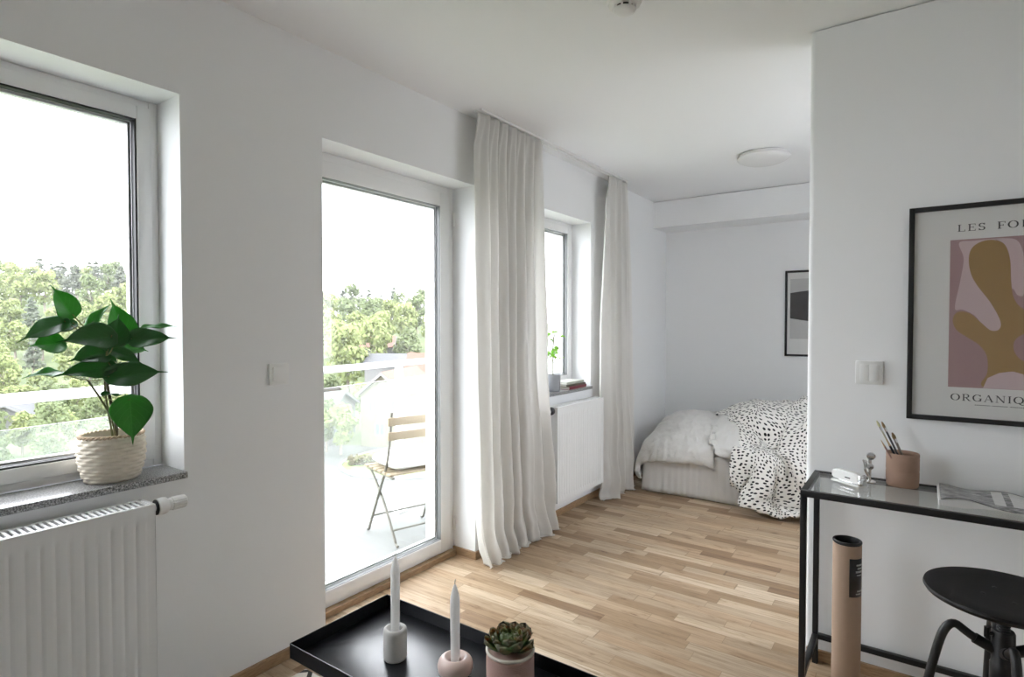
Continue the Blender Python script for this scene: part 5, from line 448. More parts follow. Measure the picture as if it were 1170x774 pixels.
2,2,8,2,5,-6,6,5,3,2,1,4,1,1,5,12,11,9,10,13,14,12,10,11,10,10,11,14,15,18,17,18,17,20,12,19,20,15,19,18,17,18,18,20,20,20,19,18,20,21,21,21,22,20,21,21,21,20,18,18,17,14,5,16,17,15,16,3,9,15,5,5,13,-1112,-2,16,4,13,10,13,14,14,6,18,17,15,19,22,5,-9,7,4,3,6,6,5,4,-4,-5,8,3,2,3,3,3,0,1,0,-4,12,9,11,11,13,10,10,9,10,10,11,17,19,17,18,16,19,17,9,23,23,16,16,19,18,18,19,17,19,20,17,16,22,19,24,24,21,24,18,22,22,20,20,17,9,16,12,9,18,15,13,16,2,17,4,7,7,-1100,-3,16,5,12,11,9,14,16,15,19,17,15,17,17,-10,10,16,5,0,7,5,5,1,-14,3,9,-6,7,-6,5,-7,5,2,2,1,3,10,11,8,11,10,10,9,10,10,17,18,17,15,19,13,18,14,6,27,25,22,10,22,12,16,14,21,21,20,10,21,23,17,27,27,26,19,24,20,24,15,19,16,16,4,14,14,15,16,13,17,12,16,0,5,7,-1079,-13,15,16,11,14,15,10,17,6,14,16,15,18,9,-1,13,7,10,6,2,4,1,1,-12,7,6,-4,1,-6,-2,-13,5,2,4,8,9,8,4,6,12,9,11,7,11,15,17,19,10,17,19,17,13,2,9,30,28,25,12,12,13,14,13,19,21,24,9,20,25,17,26,29,29,28,17,21,24,21,14,13,16,1,16,13,16,16,20,20,22,1,1,4,7,-1066,4,-3,18,16,16,15,15,13,8,4,16,12,19,-4,17,-4,-3,10,6,4,1,4,3,-12,6,6,-3,-3,-5,-6,-6,6,8,10,9,9,2,-2,9,11,8,16,15,8,14,13,18,
13,15,19,10,1,10,9,30,29,26,29,6,13,10,7,16,19,22,19,14,24,18,23,29,30,31,28,15,26,11,15,14,15,11,18,19,19,16,20,17,4,8,2,4,11,-1049,-1,-8,16,16,12,16,17,16,10,13,3,14,19,-3,7,-12,-2,6,4,3,1,3,2,1,-5,2,-3,-2,-2,2,7,11,12,11,4,-2,-6,-1,12,12,10,10,16,20,22,-1,20,12,12,17,1,10,6,7,29,29,31,25,29,7,14,1,7,17,19,16,18,23,24,16,27,30,30,30,26,18,23,20,18,15,11,16,18,18,15,11,5,10,8,4,6,17,-1051,-13,11,15,15,7,17,17,16,16,10,12,4,16,13,-15,-8,5,-16,2,1,1,3,2,3,-3,1,3,4,7,11,14,11,7,-2,-8,-10,-4,8,15,11,11,13,10,25,25,-4,19,15,11,10,13,-10,9,19,20,29,35,23,30,20,12,5,0,15,18,18,15,21,25,17,20,28,29,30,28,24,18,23,20,19,16,16,15,12,9,8,11,10,5,6,15,19,-1063,-4,8,13,15,15,17,17,16,17,16,0,13,13,15,-4,-16,1,-13,-4,0,0,1,1,2,2,6,7,11,13,12,7,-1,-9,-11,-12,-7,7,11,17,13,9,15,13,16,27,10,11,21,18,13,-16,-1,18,16,14,28,34,30,18,30,13,0,9,16,16,19,17,18,23,14,23,22,26,28,27,26,20,21,19,18,17,16,13,10,10,13,11,7,8,16,18,18,-1068,4,2,15,15,14,18,18,17,17,7,13,3,12,17,13,-13,-14,-8,-3,0,0,2,2,4,7,8,10,11,8,1,-7,-13,-16,-12,-10,2,10,16,17,16,10,10,19,14,20,24,13,16,16,20,1,-16,9,15,15,26,32,33,22,17,21,2,15,18,15,18,18,19,20,15,20,22,22,24,25,
24,22,20,19,17,17,14,11,12,13,11,13,11,16,18,16,17,-1067,5,7,12,18,15,18,16,15,12,10,10,9,5,17,14,7,-15,-13,-5,1,2,3,5,5,8,9,8,3,-4,-12,-16,-17,-15,-10,-6,9,15,16,16,18,15,7,14,21,13,26,23,7,21,12,18,-5,-5,15,17,20,28,30,30,16,12,10,18,19,17,18,18,18,19,18,18,21,21,20,22,21,21,20,18,17,16,13,14,14,14,13,14,16,18,17,16,14,-1053,5,10,8,17,19,4,14,12,11,10,8,7,12,10,15,15,3,-15,-8,3,1,3,5,5,7,6,1,-9,-14,-18,-15,-17,-13,-7,-1,14,15,15,17,18,18,13,7,18,17,21,26,7,19,17,13,13,2,12,17,16,19,27,29,23,3,20,18,19,18,18,18,18,18,16,19,19,21,20,20,19,20,19,18,17,16,18,16,15,13,16,18,18,17,17,16,15,-1045,7,10,9,13,-5,6,14,12,10,9,8,6,8,14,15,17,14,-2,-14,-1,2,3,5,5,5,-2,-10,-16,-18,-14,-15,-16,-10,-4,0,12,16,16,18,18,19,19,10,9,21,16,21,25,18,14,16,7,13,15,17,17,15,21,23,27,11,16,19,19,18,18,18,18,15,18,18,20,19,20,19,19,18,18,18,17,17,18,18,17,19,20,21,18,17,15,13,7,-1029,10,8,6,-7,-1,0,14,11,8,4,9,10,14,10,16,17,16,11,-10,-10,3,3,6,5,-2,-12,-16,-16,-17,-9,-18,-12,-8,-4,2,9,15,17,15,19,18,22,20,7,11,24,15,22,20,18,20,13,9,18,18,18,19,20,18,21,20,12,20,19,18,18,17,18,18,17,19,18,19,19,18,18,18,16,18,18,20,19,21,21,20,21,18,18,15,12,10,3,-1002,5,6,-8,-13,-5,2,11,11,4,8,
13,13,15,12,10,18,16,16,0,-15,-4,6,9,0,-12,-14,-16,-17,-11,-11,-17,-9,-7,-1,2,7,11,15,15,18,18,19,21,21,7,14,24,22,15,19,19,19,12,18,18,18,19,19,19,19,21,15,19,19,18,18,18,17,18,18,19,18,18,18,18,19,14,19,13,21,15,22,21,22,21,20,18,17,13,7,12,6,-972,-3,-6,-21,-16,-7,6,10,9,5,13,14,15,9,16,13,16,16,17,10,-13,-12,5,12,-10,-14,-13,-15,-14,-5,-15,-15,-4,-8,0,3,6,11,17,16,17,16,16,17,17,19,14,19,19,18,18,18,18,18,18,19,18,18,18,19,19,19,18,18,18,18,18,18,18,18,18,19,18,17,19,16,10,16,19,22,11,22,11,22,22,21,20,18,16,14,11,5,-2,-930,-19,-24,-26,-16,0,7,11,10,8,13,13,15,7,17,18,15,18,16,15,-8,-15,-3,14,-14,-10,-14,-13,-12,-7,-10,-14,-1,-6,3,2,7,10,14,15,15,16,16,17,16,17,16,18,18,18,18,18,18,18,19,18,18,19,18,18,18,19,18,18,18,18,19,18,18,19,18,18,18,15,16,13,16,4,21,22,23,10,21,8,20,21,19,17,16,13,7,-2,-5,-899,-35,-29,-28,-7,3,12,11,14,10,10,14,14,6,19,20,17,19,16,14,-4,-14,-11,7,-4,1,-18,-14,-12,-10,-9,-8,-2,0,5,3,7,9,12,14,14,14,15,15,14,16,15,17,17,18,18,18,19,18,18,18,18,18,18,18,19,18,19,16,19,19,19,19,19,19,17,18,16,13,17,10,12,-3,22,23,23,24,9,17,17,19,17,13,17,8,-10,-3,-5,-895,-32,-27,-22,-2,10,13,12,14,10,11,16,8,14,21,20,18,20,11,12,3,-15,-11,-10,10,9,-6,-15,-15,-11,-9,-4,1,1,3,6,7,8,10,
12,13,14,14,12,11,13,12,13,18,18,19,18,18,18,19,18,18,17,16,19,18,19,19,14,19,20,20,21,17,19,16,18,13,11,16,17,2,-4,19,23,24,24,23,8,16,15,11,15,13,-8,-11,4,7,-908,-27,-23,-13,6,7,13,13,13,9,16,12,11,22,22,21,20,19,8,6,8,-13,-10,-15,-4,13,11,-5,-10,-12,-9,1,1,2,3,5,6,9,10,12,12,10,10,9,9,12,10,10,12,19,20,18,19,18,18,19,18,14,17,16,19,19,20,12,20,18,25,19,14,19,18,13,10,13,16,15,3,-2,16,21,24,23,24,16,12,11,0,9,12,-5,0,7,23,-940,-23,-9,-9,3,9,13,14,12,12,16,12,22,23,23,24,21,20,15,-7,2,-11,-13,-11,-13,10,-3,-5,5,3,1,0,-1,2,3,6,6,8,6,11,7,4,5,7,10,13,13,14,11,17,21,21,19,18,18,19,18,15,13,16,17,19,21,11,22,13,26,22,11,15,18,12,13,14,16,15,9,0,9,20,20,24,24,16,11,8,10,3,10,9,16,18,18,-990,-10,-15,6,-2,10,13,15,13,16,14,24,22,24,26,25,23,21,13,-7,-9,-12,-10,-11,-16,-8,-7,-4,-5,3,3,3,11,8,7,5,4,4,-1,10,6,3,8,10,12,11,13,19,18,15,20,23,22,18,19,19,18,18,15,4,19,16,23,12,20,8,22,30,21,7,14,13,16,18,16,17,5,9,2,18,17,23,23,23,17,11,8,7,12,15,18,19,17,-1031,-5,-11,2,9,12,9,16,18,21,19,24,25,26,27,25,23,21,7,-7,-12,-2,-15,-14,-10,-5,-12,-11,-10,-6,-1,1,4,5,5,8,6,6,7,8,9,12,12,13,11,6,8,14,17,22,16,26,19,25,21,18,20,18,18,10,7,18,12,20,15,12,10,
32,26,22,13,7,16,19,17,17,13,5,7,8,16,21,22,22,21,16,13,10,14,17,16,19,18,-1063,-7,-1,7,14,6,14,18,21,22,26,27,24,27,26,25,21,19,8,-11,-11,-6,-15,-4,-2,-8,-13,-11,-9,-6,-3,-1,2,1,-5,14,4,9,9,9,9,15,10,7,9,5,9,4,4,15,30,28,17,26,26,23,21,19,17,15,6,14,11,19,20,16,-13,20,33,25,26,18,14,14,18,15,16,-6,15,17,11,22,19,22,20,18,15,16,15,16,17,18,16,-1076,-11,6,9,11,16,13,22,24,26,28,25,27,26,25,24,19,15,8,-8,-11,-15,-14,1,-13,-14,-11,-11,-9,-11,-9,-1,8,3,7,13,8,13,11,11,9,12,15,9,6,5,0,8,-5,-5,21,35,29,21,29,23,23,21,18,17,16,3,17,20,20,13,-3,-16,27,31,29,21,22,18,18,16,6,8,16,19,20,20,19,17,20,18,18,15,12,13,18,18,16,-1089,15,3,6,13,15,21,22,24,26,27,27,27,25,24,22,20,16,-11,4,-14,-14,-16,-13,-9,-18,-13,-11,-11,-11,-6,5,11,11,9,10,9,13,14,12,13,12,14,13,10,5,-1,-13,17,-3,-17,28,27,29,30,28,23,23,19,16,17,17,17,18,19,20,2,-9,-18,29,27,26,24,22,20,17,16,18,19,20,19,16,18,19,18,18,14,12,13,17,10,17,19],
[157,10,12,14,20,19,20,19,17,16,16,16,14,16,15,14,10,4,12,13,10,11,4,-15,-8,-12,5,12,17,26,7,8,0,17,7,6,6,4,9,9,5,9,7,7,6,-4,8,8,-5,8,-2,-6,14,5,-6,10,7,-9,-21,0,-11,25,8,-9,-31,-8,1,-15,-31,-5,-3,-10,-1,-17,1,-1,-1,5,3,1,-4,1,-7,-1,3,6,3,-7,-3,26,0,-8,1,-336,12,11,11,8,18,18,17,15,16,13,14,14,15,15,8,10,19,15,18,13,14,-25,-4,-7,-6,4,9,5,16,10,11,10,19,12,5,1,1,10,14,10,5,5,8,5,-2,7,12,4,5,-5,3,-4,7,1,-8,23,0,-16,-8,-18,11,14,12,-28,-16,4,-14,-17,-19,-10,-14,-3,-6,-10,4,0,5,13,0,0,-4,-4,-2,2,4,1,-2,-6,1,10,-4,-1,-348,13,13,14,17,15,15,16,16,16,15,10,14,15,15,18,18,18,18,18,14,-22,-20,2,-3,-8,9,12,10,7,12,6,12,8,18,7,-3,7,12,12,12,10,-1,11,5,2,5,11,9,-1,-3,9,0,3,0,-7,13,7,1,-24,-10,-8,23,14,-14,-18,-4,2,-9,-24,-23,-16,-4,-10,-6,2,3,4,-1,-5,3,-1,-1,3,-1,-1,6,-4,-7,-2,10,2,5,-367,16,16,15,16,14,16,16,16,16,16,16,17,18,17,18,18,15,16,14,-1,-24,-6,2,1,-12,1,15,19,10,4,7,10,4,4,12,2,13,15,10,12,12,-1,13,5,5,5,6,11,9,-9,2,19,-3,2,-1,-6,15,1,-11,-19,-6,-1,25,9,-27,-12,-7,10,-15,-37,-20,-4,-4,-12,-1,-2,1,-3,-1,-1,3,1,-2,0,1,1,4,-2,-2,4,8,7,-383,17,17,17,16,15,16,16,15,16,17,17,17,17,18,19,18,15,12,12,-13,9,-12,8,-5,-11,-2,11,
15,7,2,10,5,1,1,10,11,15,16,12,10,15,3,11,8,11,8,4,9,6,0,-12,14,7,6,19,-21,7,-4,4,-15,-16,-14,20,22,-23,-19,-12,0,-4,-23,-25,-6,-2,-9,-4,-6,-1,-4,0,-2,1,2,-3,1,1,1,3,2,0,-4,16,-2,-384,18,18,16,15,17,17,17,15,17,17,17,17,17,17,18,18,17,8,14,-3,2,-3,-2,2,-3,-3,4,5,6,-2,8,4,-1,1,10,14,24,14,11,6,10,12,13,17,17,19,6,11,0,0,-9,-1,8,5,20,-3,-24,12,-14,8,-19,-20,-9,28,1,-23,-12,-12,-4,-6,-25,-7,-9,-5,-6,-6,-3,-5,-1,-3,1,0,-1,-2,2,1,4,2,2,2,7,-8,-375,19,12,18,17,17,16,16,16,17,16,17,17,16,17,17,18,19,9,10,-3,7,4,-6,-2,4,-2,-1,7,0,-2,6,4,9,0,5,23,6,16,2,11,15,17,15,21,20,18,16,10,4,5,-5,-1,2,-4,11,4,-11,2,-28,9,0,-14,-21,-3,25,-12,-20,-12,-6,-8,-17,-8,-10,-6,-1,-10,-7,-10,-2,-7,-1,3,-2,1,0,-1,0,5,1,6,-2,-10,-360,20,14,10,18,16,16,15,15,16,16,16,17,17,17,17,19,15,14,9,3,4,8,-8,0,-1,5,-3,3,-4,-3,1,14,7,4,4,2,2,3,17,12,21,23,20,26,21,19,20,16,6,1,2,2,3,2,-4,8,-14,-4,-13,-16,0,3,-16,-18,14,4,-19,-17,-6,-8,-8,-6,-11,-10,1,-12,-9,-9,-6,-7,-9,7,-4,1,1,-2,-1,1,3,2,7,-13,-361,19,10,12,16,14,16,16,17,17,17,17,17,18,16,15,13,15,15,12,9,5,10,-15,1,5,1,-1,-7,-1,1,0,13,5,7,2,-6,0,-13,14,19,29,24,23,37,20,24,23,19,11,9,0,-3,0,6,5,
3,-17,-8,-5,-15,-19,0,-2,-25,-9,11,-1,-14,-5,-7,-6,-5,-11,-11,-7,-9,-9,-1,-5,-12,-13,2,-4,3,-2,-4,0,0,-1,1,10,-4,-373,13,10,19,16,17,17,16,16,16,17,17,17,16,14,13,14,13,12,11,11,17,10,-13,-8,10,-1,0,-6,-3,5,3,4,7,6,2,-4,5,-12,18,4,24,17,46,33,20,21,23,28,12,10,8,2,-6,-4,6,2,-6,-11,-10,-4,-18,-18,10,-27,-21,-1,13,-8,-11,-3,-8,-8,-3,-12,1,-10,-11,-8,-9,-10,-10,-3,-5,5,-2,-7,7,-3,3,-2,3,-1,-384,13,17,19,17,17,16,15,15,17,17,17,15,15,13,13,15,17,10,6,9,14,19,-5,-4,1,5,-1,-6,-4,2,2,11,2,7,2,10,-14,6,2,20,11,17,46,28,24,21,16,25,27,17,5,8,-1,-5,-2,3,-8,-8,-12,-6,-2,-20,0,-17,-21,-8,-6,0,-10,-1,-9,-1,-10,-15,1,-8,-11,-5,-13,-8,-11,-9,1,4,0,2,-2,-1,1,-2,-2,-4,-388,18,16,18,17,16,15,15,15,17,19,15,13,12,11,13,14,19,18,18,8,5,7,3,1,0,4,0,-6,1,-3,8,7,-1,5,12,2,-7,2,6,17,18,26,31,25,21,23,19,17,22,25,18,9,1,1,-6,-1,-10,-8,-4,-15,-2,-2,-13,-10,-26,-10,-11,-7,-2,-8,-5,-11,-6,-16,-11,-6,5,0,-21,-11,-8,-5,1,-1,-1,1,2,0,3,-3,-4,-5,-391,17,15,18,15,14,14,16,18,19,16,12,8,10,11,12,15,18,17,21,19,13,-4,-7,9,7,2,3,2,-1,-1,3,2,1,5,1,8,-16,16,21,28,4,24,21,21,22,24,20,18,15,26,20,16,9,3,-1,-2,-19,-8,-5,-9,-10,4,-4,-7,-38,-5,-12,-9,-9,-11,-2,-11,-14,-12,-10,-11,-3,-4,-10,-5,-5,-4,-3,
3,0,0,1,2,-3,2,-3,-6,-404,17,16,17,13,14,17,18,20,16,11,8,6,13,13,14,14,15,16,19,22,18,15,4,-16,0,6,8,14,-9,0,0,-1,-1,4,3,12,9,3,25,15,3,15,21,23,21,24,23,19,17,14,18,18,17,10,4,2,-21,-11,-8,2,-19,-1,7,-4,-32,1,-18,-19,-15,-10,-11,-10,-11,-14,-13,-10,-8,-8,-6,-2,1,7,-3,-3,0,-4,0,4,-1,2,-5,-7,-416,17,16,17,13,17,19,20,17,8,10,6,10,15,15,13,18,21,19,15,16,15,15,18,-15,-13,1,12,15,-2,-4,-3,-1,4,4,14,11,28,-3,13,16,9,1,14,23,23,22,24,21,17,12,17,18,11,13,10,6,-8,-19,-7,-3,-5,-13,8,-1,-14,-6,-18,-19,-19,-14,-13,-15,-19,-9,-13,-12,-10,-8,-5,-2,-1,10,7,-12,-4,0,2,-1,0,0,3,-15,-422,18,16,17,16,19,20,17,6,10,8,9,10,12,12,13,21,18,18,19,20,20,19,11,-13,-2,-5,10,16,-5,-1,-4,9,3,7,9,18,13,12,3,15,16,10,5,14,24,22,22,22,19,15,10,15,20,4,8,6,13,-17,-13,-7,7,-19,4,-3,-1,-4,-9,-20,-16,-14,-19,-23,-25,-18,-13,-7,-9,-8,-4,-5,-3,3,4,-4,-2,1,0,0,0,1,-1,-10,-432,19,18,16,19,19,17,8,4,7,8,10,13,9,15,14,21,18,14,19,21,20,17,18,-12,5,0,13,4,6,-5,3,6,-1,9,27,-2,13,7,7,11,17,18,13,8,18,22,20,21,19,17,13,8,14,16,6,5,10,3,-21,-6,-3,3,-16,-3,-4,1,1,-3,-12,-16,-19,-22,-23,-33,-27,-10,-7,-7,-8,-3,-3,1,0,1,-3,-1,1,0,1,-1,0,-3,-444,21,18,18,18,16,8,4,4,8,12,12,14,12,14,17,21,19,10,
18,21,21,19,11,-4,6,8,0,5,11,1,-2,12,-8,5,29,-2,16,6,14,11,12,17,19,14,13,17,20,18,19,18,14,11,7,12,10,4,11,12,-11,-13,-8,10,-15,-12,-13,-3,-3,5,3,2,-15,-21,-23,-25,-27,-29,-22,-16,-6,-3,0,1,-1,1,-1,-2,0,1,0,0,1,-11,-440,21,17,17,16,10,3,4,6,14,11,13,14,14,16,19,18,16,10,24,22,21,17,13,1,5,9,-1,10,4,4,-1,0,-3,10,16,11,10,11,17,16,12,14,17,18,15,12,17,17,17,16,15,13,11,5,7,6,10,11,9,-19,-8,-5,14,-26,-11,-11,4,-4,-1,3,1,-9,-22,-20,-21,-26,-26,-25,-29,-7,0,2,-3,0,2,0,-2,-2,2,-1,1,-16,-425,8,15,17,9,9,4,10,9,15,8,10,14,15,19,15,17,20,18,22,18,16,11,18,13,5,9,7,4,2,7,4,-4,0,9,14,8,20,16,15,16,17,17,18,14,13,7,8,13,16,14,15,14,12,8,7,5,4,7,13,1,-17,-6,5,-3,-21,-4,-11,-13,-4,4,-1,-3,-2,-17,-23,-20,-21,-23,-27,-31,-5,-1,-2,4,-1,1,-1,-2,1,-3,4,-16,-412,-19,18,10,12,8,9,11,9,14,10,14,9,17,17,17,18,20,20,19,14,12,20,10,15,12,16,2,2,13,3,8,0,0,6,20,14,18,16,19,13,15,14,15,15,13,12,3,3,14,13,13,13,12,10,8,6,6,1,8,13,-11,-9,-7,16,-23,-3,-16,-11,-11,-6,-7,-5,1,-3,-10,-23,-19,-19,-21,-23,-32,-10,4,-3,0,5,2,-4,-1,-2,5,-11,-446,5,19,7,12,2,10,10,11,13,11,15,13,17,19,18,17,18,17,16,14,20,18,15,14,14,10,12,8,0,5,10,5,13,10,20,11,17,19,14,12,15,15,15,13,10,9,
7,7,3,8,11,11,11,10,8,6,10,4,1,9,11,-18,-4,-3,10,-12,-12,-14,-11,-11,-8,-8,-7,-14,-8,-2,-21,-18,-16,-19,-19,-47,3,5,0,4,-3,2,-2,-3,-1,-10,-447,9,20,-1,11,8,4,10,12,15,15,16,15,15,16,16,18,17,18,18,19,20,18,18,17,18,6,11,13,-2,5,8,19,17,12,14,16,13,13,15,13,12,12,12,11,10,10,7,6,6,4,9,8,8,9,8,5,12,8,4,0,7,3,-11,-8,10,3,-3,-14,-13,-10,-13,-11,-13,-14,-10,-12,-14,-15,-14,-19,-20,-45,-8,1,6,2,3,-1,-3,-3,0,-6,-459,15,17,4,-5,10,5,14,12,17,15,13,14,16,18,17,18,20,20,21,19,16,19,19,19,18,14,8,5,18,6,5,9,15,12,18,18,11,11,12,13,12,10,11,9,9,10,12,9,5,5,7,8,4,7,5,5,11,11,7,3,-2,11,-8,-6,-6,1,0,-2,-8,-9,-9,-11,-12,-13,-13,-14,-18,-16,-14,-17,-22,-41,-17,1,4,3,6,0,-4,-2,4,-12,-467,17,8,9,-8,8,14,15,10,15,17,8,16,20,19,16,22,21,20,20,16,20,20,18,17,17,17,15,10,-1,11,16,10,6,16,17,17,19,11,8,11,15,13,13,11,8,3,0,11,11,6,6,9,9,4,3,8,-2,9,10,6,3,-2,5,-7,-6,-4,-4,-5,-6,-7,-8,-8,-10,-10,-14,-13,-14,-16,-15,-17,-20,-27,-37,0,8,-3,5,2,-3,-2,1,-10,-473,20,14,-9,11,2,16,9,16,15,7,12,18,19,20,20,20,21,19,20,22,20,19,19,15,15,9,13,18,16,8,5,14,15,6,16,17,18,19,14,17,16,14,14,12,8,1,-10,1,7,11,4,10,9,12,11,11,-14,-7,8,10,4,2,0,-1,-5,-5,-4,-6,-7,-7,-8,-9,-9,-9,
-12,-10,-13,-14,-16,-17,-19,-28,-44,1,0,6,1,-1,-2,-3,1,-9,-474,17,18,-10,7,15,10,19,8,15,-4,17,19,19,22,20,20,21,23,21,22,18,20,18,9,9,12,13,15,18,17,11,9,13,16,10,16,17,19,19,19,20,18,17,14,10,4,-6,-12,-8,6,11,3,15,6,17,17,2,-16,-14,8,8,4,1,-1,-3,-3,-4,-5,-6,-6,-8,-7,-9,-11,-11,-10,-12,-14,-14,-18,-18,-19,-35,-23,-2,4,3,-6,-3,-4,1,-8,-471,11,14,6,11,12,17,9,-2,13,0,17,20,22,23,22,20,22,22,21,19,20,19,18,13,10,6,12,12,15,17,17,13,13,13,15,14,16,18,19,20,21,20,20,18,14,8,-1,-9,-14,-9,7,6,8,13,5,17,19,-1,-17,-21,8,7,3,1,-2,-3,-3,-5,-5,-6,-7,-7,-8,-11,-10,-10,-11,-13,-16,-11,-17,-17,-20,-47,-9,2,7,-10,-4,-4,2,-8,-467,11,10,14,11,13,7,-8,8,10,8,21,22,22,23,25,19,20,21,21,20,18,18,17,16,13,10,11,10,14,13,17,15,14,12,14,14,14,18,20,20,20,22,20,20,18,13,-3,0,-3,-16,-13,10,2,16,10,4,21,15,-3,-19,-26,6,6,3,-1,-1,-4,-3,-3,-3,-3,-4,-5,-8,-9,-9,-12,-14,-21,-12,-18,-19,-13,-31,-33,-12,5,-4,-3,-5,0,-4,-463,11,11,16,9,5,-11,-1,15,3,22,23,19,21,23,23,21,20,21,20,17,15,19,17,16,15,14,14,13,14,15,12,9,12,13,17,14,8,18,20,20,22,23,20,20,21,17,6,-5,3,-6,-15,-13,10,1,23,8,9,16,14,-7,-21,-25,-2,7,2,1,2,0,-2,-6,-6,-6,-8,-8,-9,-10,-11,-13,-16,-14,-3,-16,-18,-20,-25,-40,-4,-1,5,-5,-5,-9,-452,7,9,18,-6,-1,-8,5,13,20,
21,19,14,21,23,19,21,21,20,15,19,16,16,15,15,17,15,15,14,14,9,14,11,15,17,17,16,8,8,18,21,22,23,23,21,21,19,15,5,-8,0,-2,-16,-6,3,2,27,0,17,15,14,-13,-22,-25,-5,9,-2,-1,3,3,0,-3,-5,-7,-7,-9,-9,-11,-13,-15,-16,-15,-14,-16,-8,-18,-23,-23,-17,-2,-2,-2,-6,-457,9,13,12,-11,-8,-3,0,19,19,20,19,19,22,21,15,19,20,19,18,16,17,11,14,17,16,16,14,15,13,10,14,16,18,18,17,18,14,4,8,17,20,22,22,24,22,21,20,14,2,-8,2,-6,-17,0,1,5,22,9,17,13,6,-15,-22,-30,-3,11,-5,-8,7,6,2,-2,-3,-4,-7,-8,-10,-12,-14,-16,-18,-19,-18,-18,-17,-5,-15,-17,-22,-5,-5,-6,-449,5,18,-2,4,-9,-6,-4,19,17,19,18,20,20,16,17,16,18,17,18,17,15,11,18,17,15,14,14,14,14,15,18,19,18,18,18,18,18,3,8,10,14,16,25,19,23,23,23,19,11,1,-11,6,-5,-19,4,3,19,4,14,18,12,-4,-14,-25,-31,-4,15,-7,-14,10,-5,4,3,0,0,-5,-8,-10,-13,-16,-18,-20,-15,-19,-19,-17,1,-15,-14,-7,-7,-23,-443,0,14,-2,8,1,-9,-3,4,17,17,17,19,16,18,19,17,18,9,17,17,15,11,17,17,16,15,17,18,15,18,20,19,19,18,18,15,17,15,0,12,11,13,14,17,24,22,21,23,16,11,1,-6,3,-4,-15,0,1,23,2,11,14,14,-5,-13,-32,-10,-16,11,-9,-16,6,-11,0,2,-1,0,-2,-4,-9,-12,-15,-21,-21,-21,-12,-9,-17,-20,-21,-4,-3,-5,-442,8,5,10,-3,6,-8,-5,-3,9,13,17,17,17,19,18,11,17,16,17,15,11,13,16,18,18,19,19,21,18,21,21,14,10,14,15,18,16,
20,21,-1,12,14,11,10,16,19,21,20,22,16,11,0,-1,3,-4,-9,-6,14,5,11,5,15,13,-12,-14,-16,-14,-20,5,-9,-17,2,-13,-5,-3,-3,-3,-3,-6,-11,-6,-16,-22,-21,-16,-15,-20,-25,-11,-7,0,2,-418,9,5,9,-3,-1,-6,-4,-4,-3,9,19,17,17,10,14,15,18,18,16,16,10,15,18,20,21,21,20,20,20,15,12,9,7,14,15,19,17,22,22,24,0,12,15,11,11,13,16,22,16,16,16,10,4,-1,4,1,-18,-1,22,-5,12,1,14,11,-10,-8,-13,-19,-20,-1,-10,-15,-1,-16,-9,-4,-8,-7,2,-9,-10,-8,-20,-21,-17,-25,-35,-13,-1,-5,-1,0,-399,12,8,5,-2,-3,-3,-1,-3,-5,-5,16,18,8,18,12,16,18,17,14,14,17,20,18,19,20,20,20,18,16,7,5,11,13,15,12,18,20,20,18,24,24,4,12,15,12,12,5,15,16,13,17,14,12,7,2,2,-2,-12,5,3,2,16,-4,18,3,-7,-7,-12,-17,-20,-5,-11,-12,-5,-13,-9,-6,-6,-7,-4,-15,-16,-17,-19,-18,-19,-36,-14,3,-1,-2,-3,-387,11,6,2,1,-2,-3,-2,-10,-2,-3,17,9,16,17,7,14,18,18,9,16,19,19,20,20,19,19,17,16,17,9,7,17,7,15,13,19,20,19,19,16,20,21,6,12,13,12,14,8,7,7,16,14,13,11,6,5,7,-6,-7,19,-10,1,13,-3,15,-1,-5,-9,-12,-14,-18,-7,-14,-11,-4,-8,-8,-12,-12,-16,-15,-16,-15,-16,-15,-16,-25,-21,-2,-2,8,-3,-397,17,4,2,4,-3,-3,-1,-15,-10,12,16,14,17,6,14,15,11,9,14,18,19,19,19,20,19,17,18,17,18,8,11,14,11,15,17,19,18,17,19,18,18,10,18,8,12,12,12,13,10,11,7,8,8,10,8,5,14,5,-2,-7,14,-9,-8,11,9,
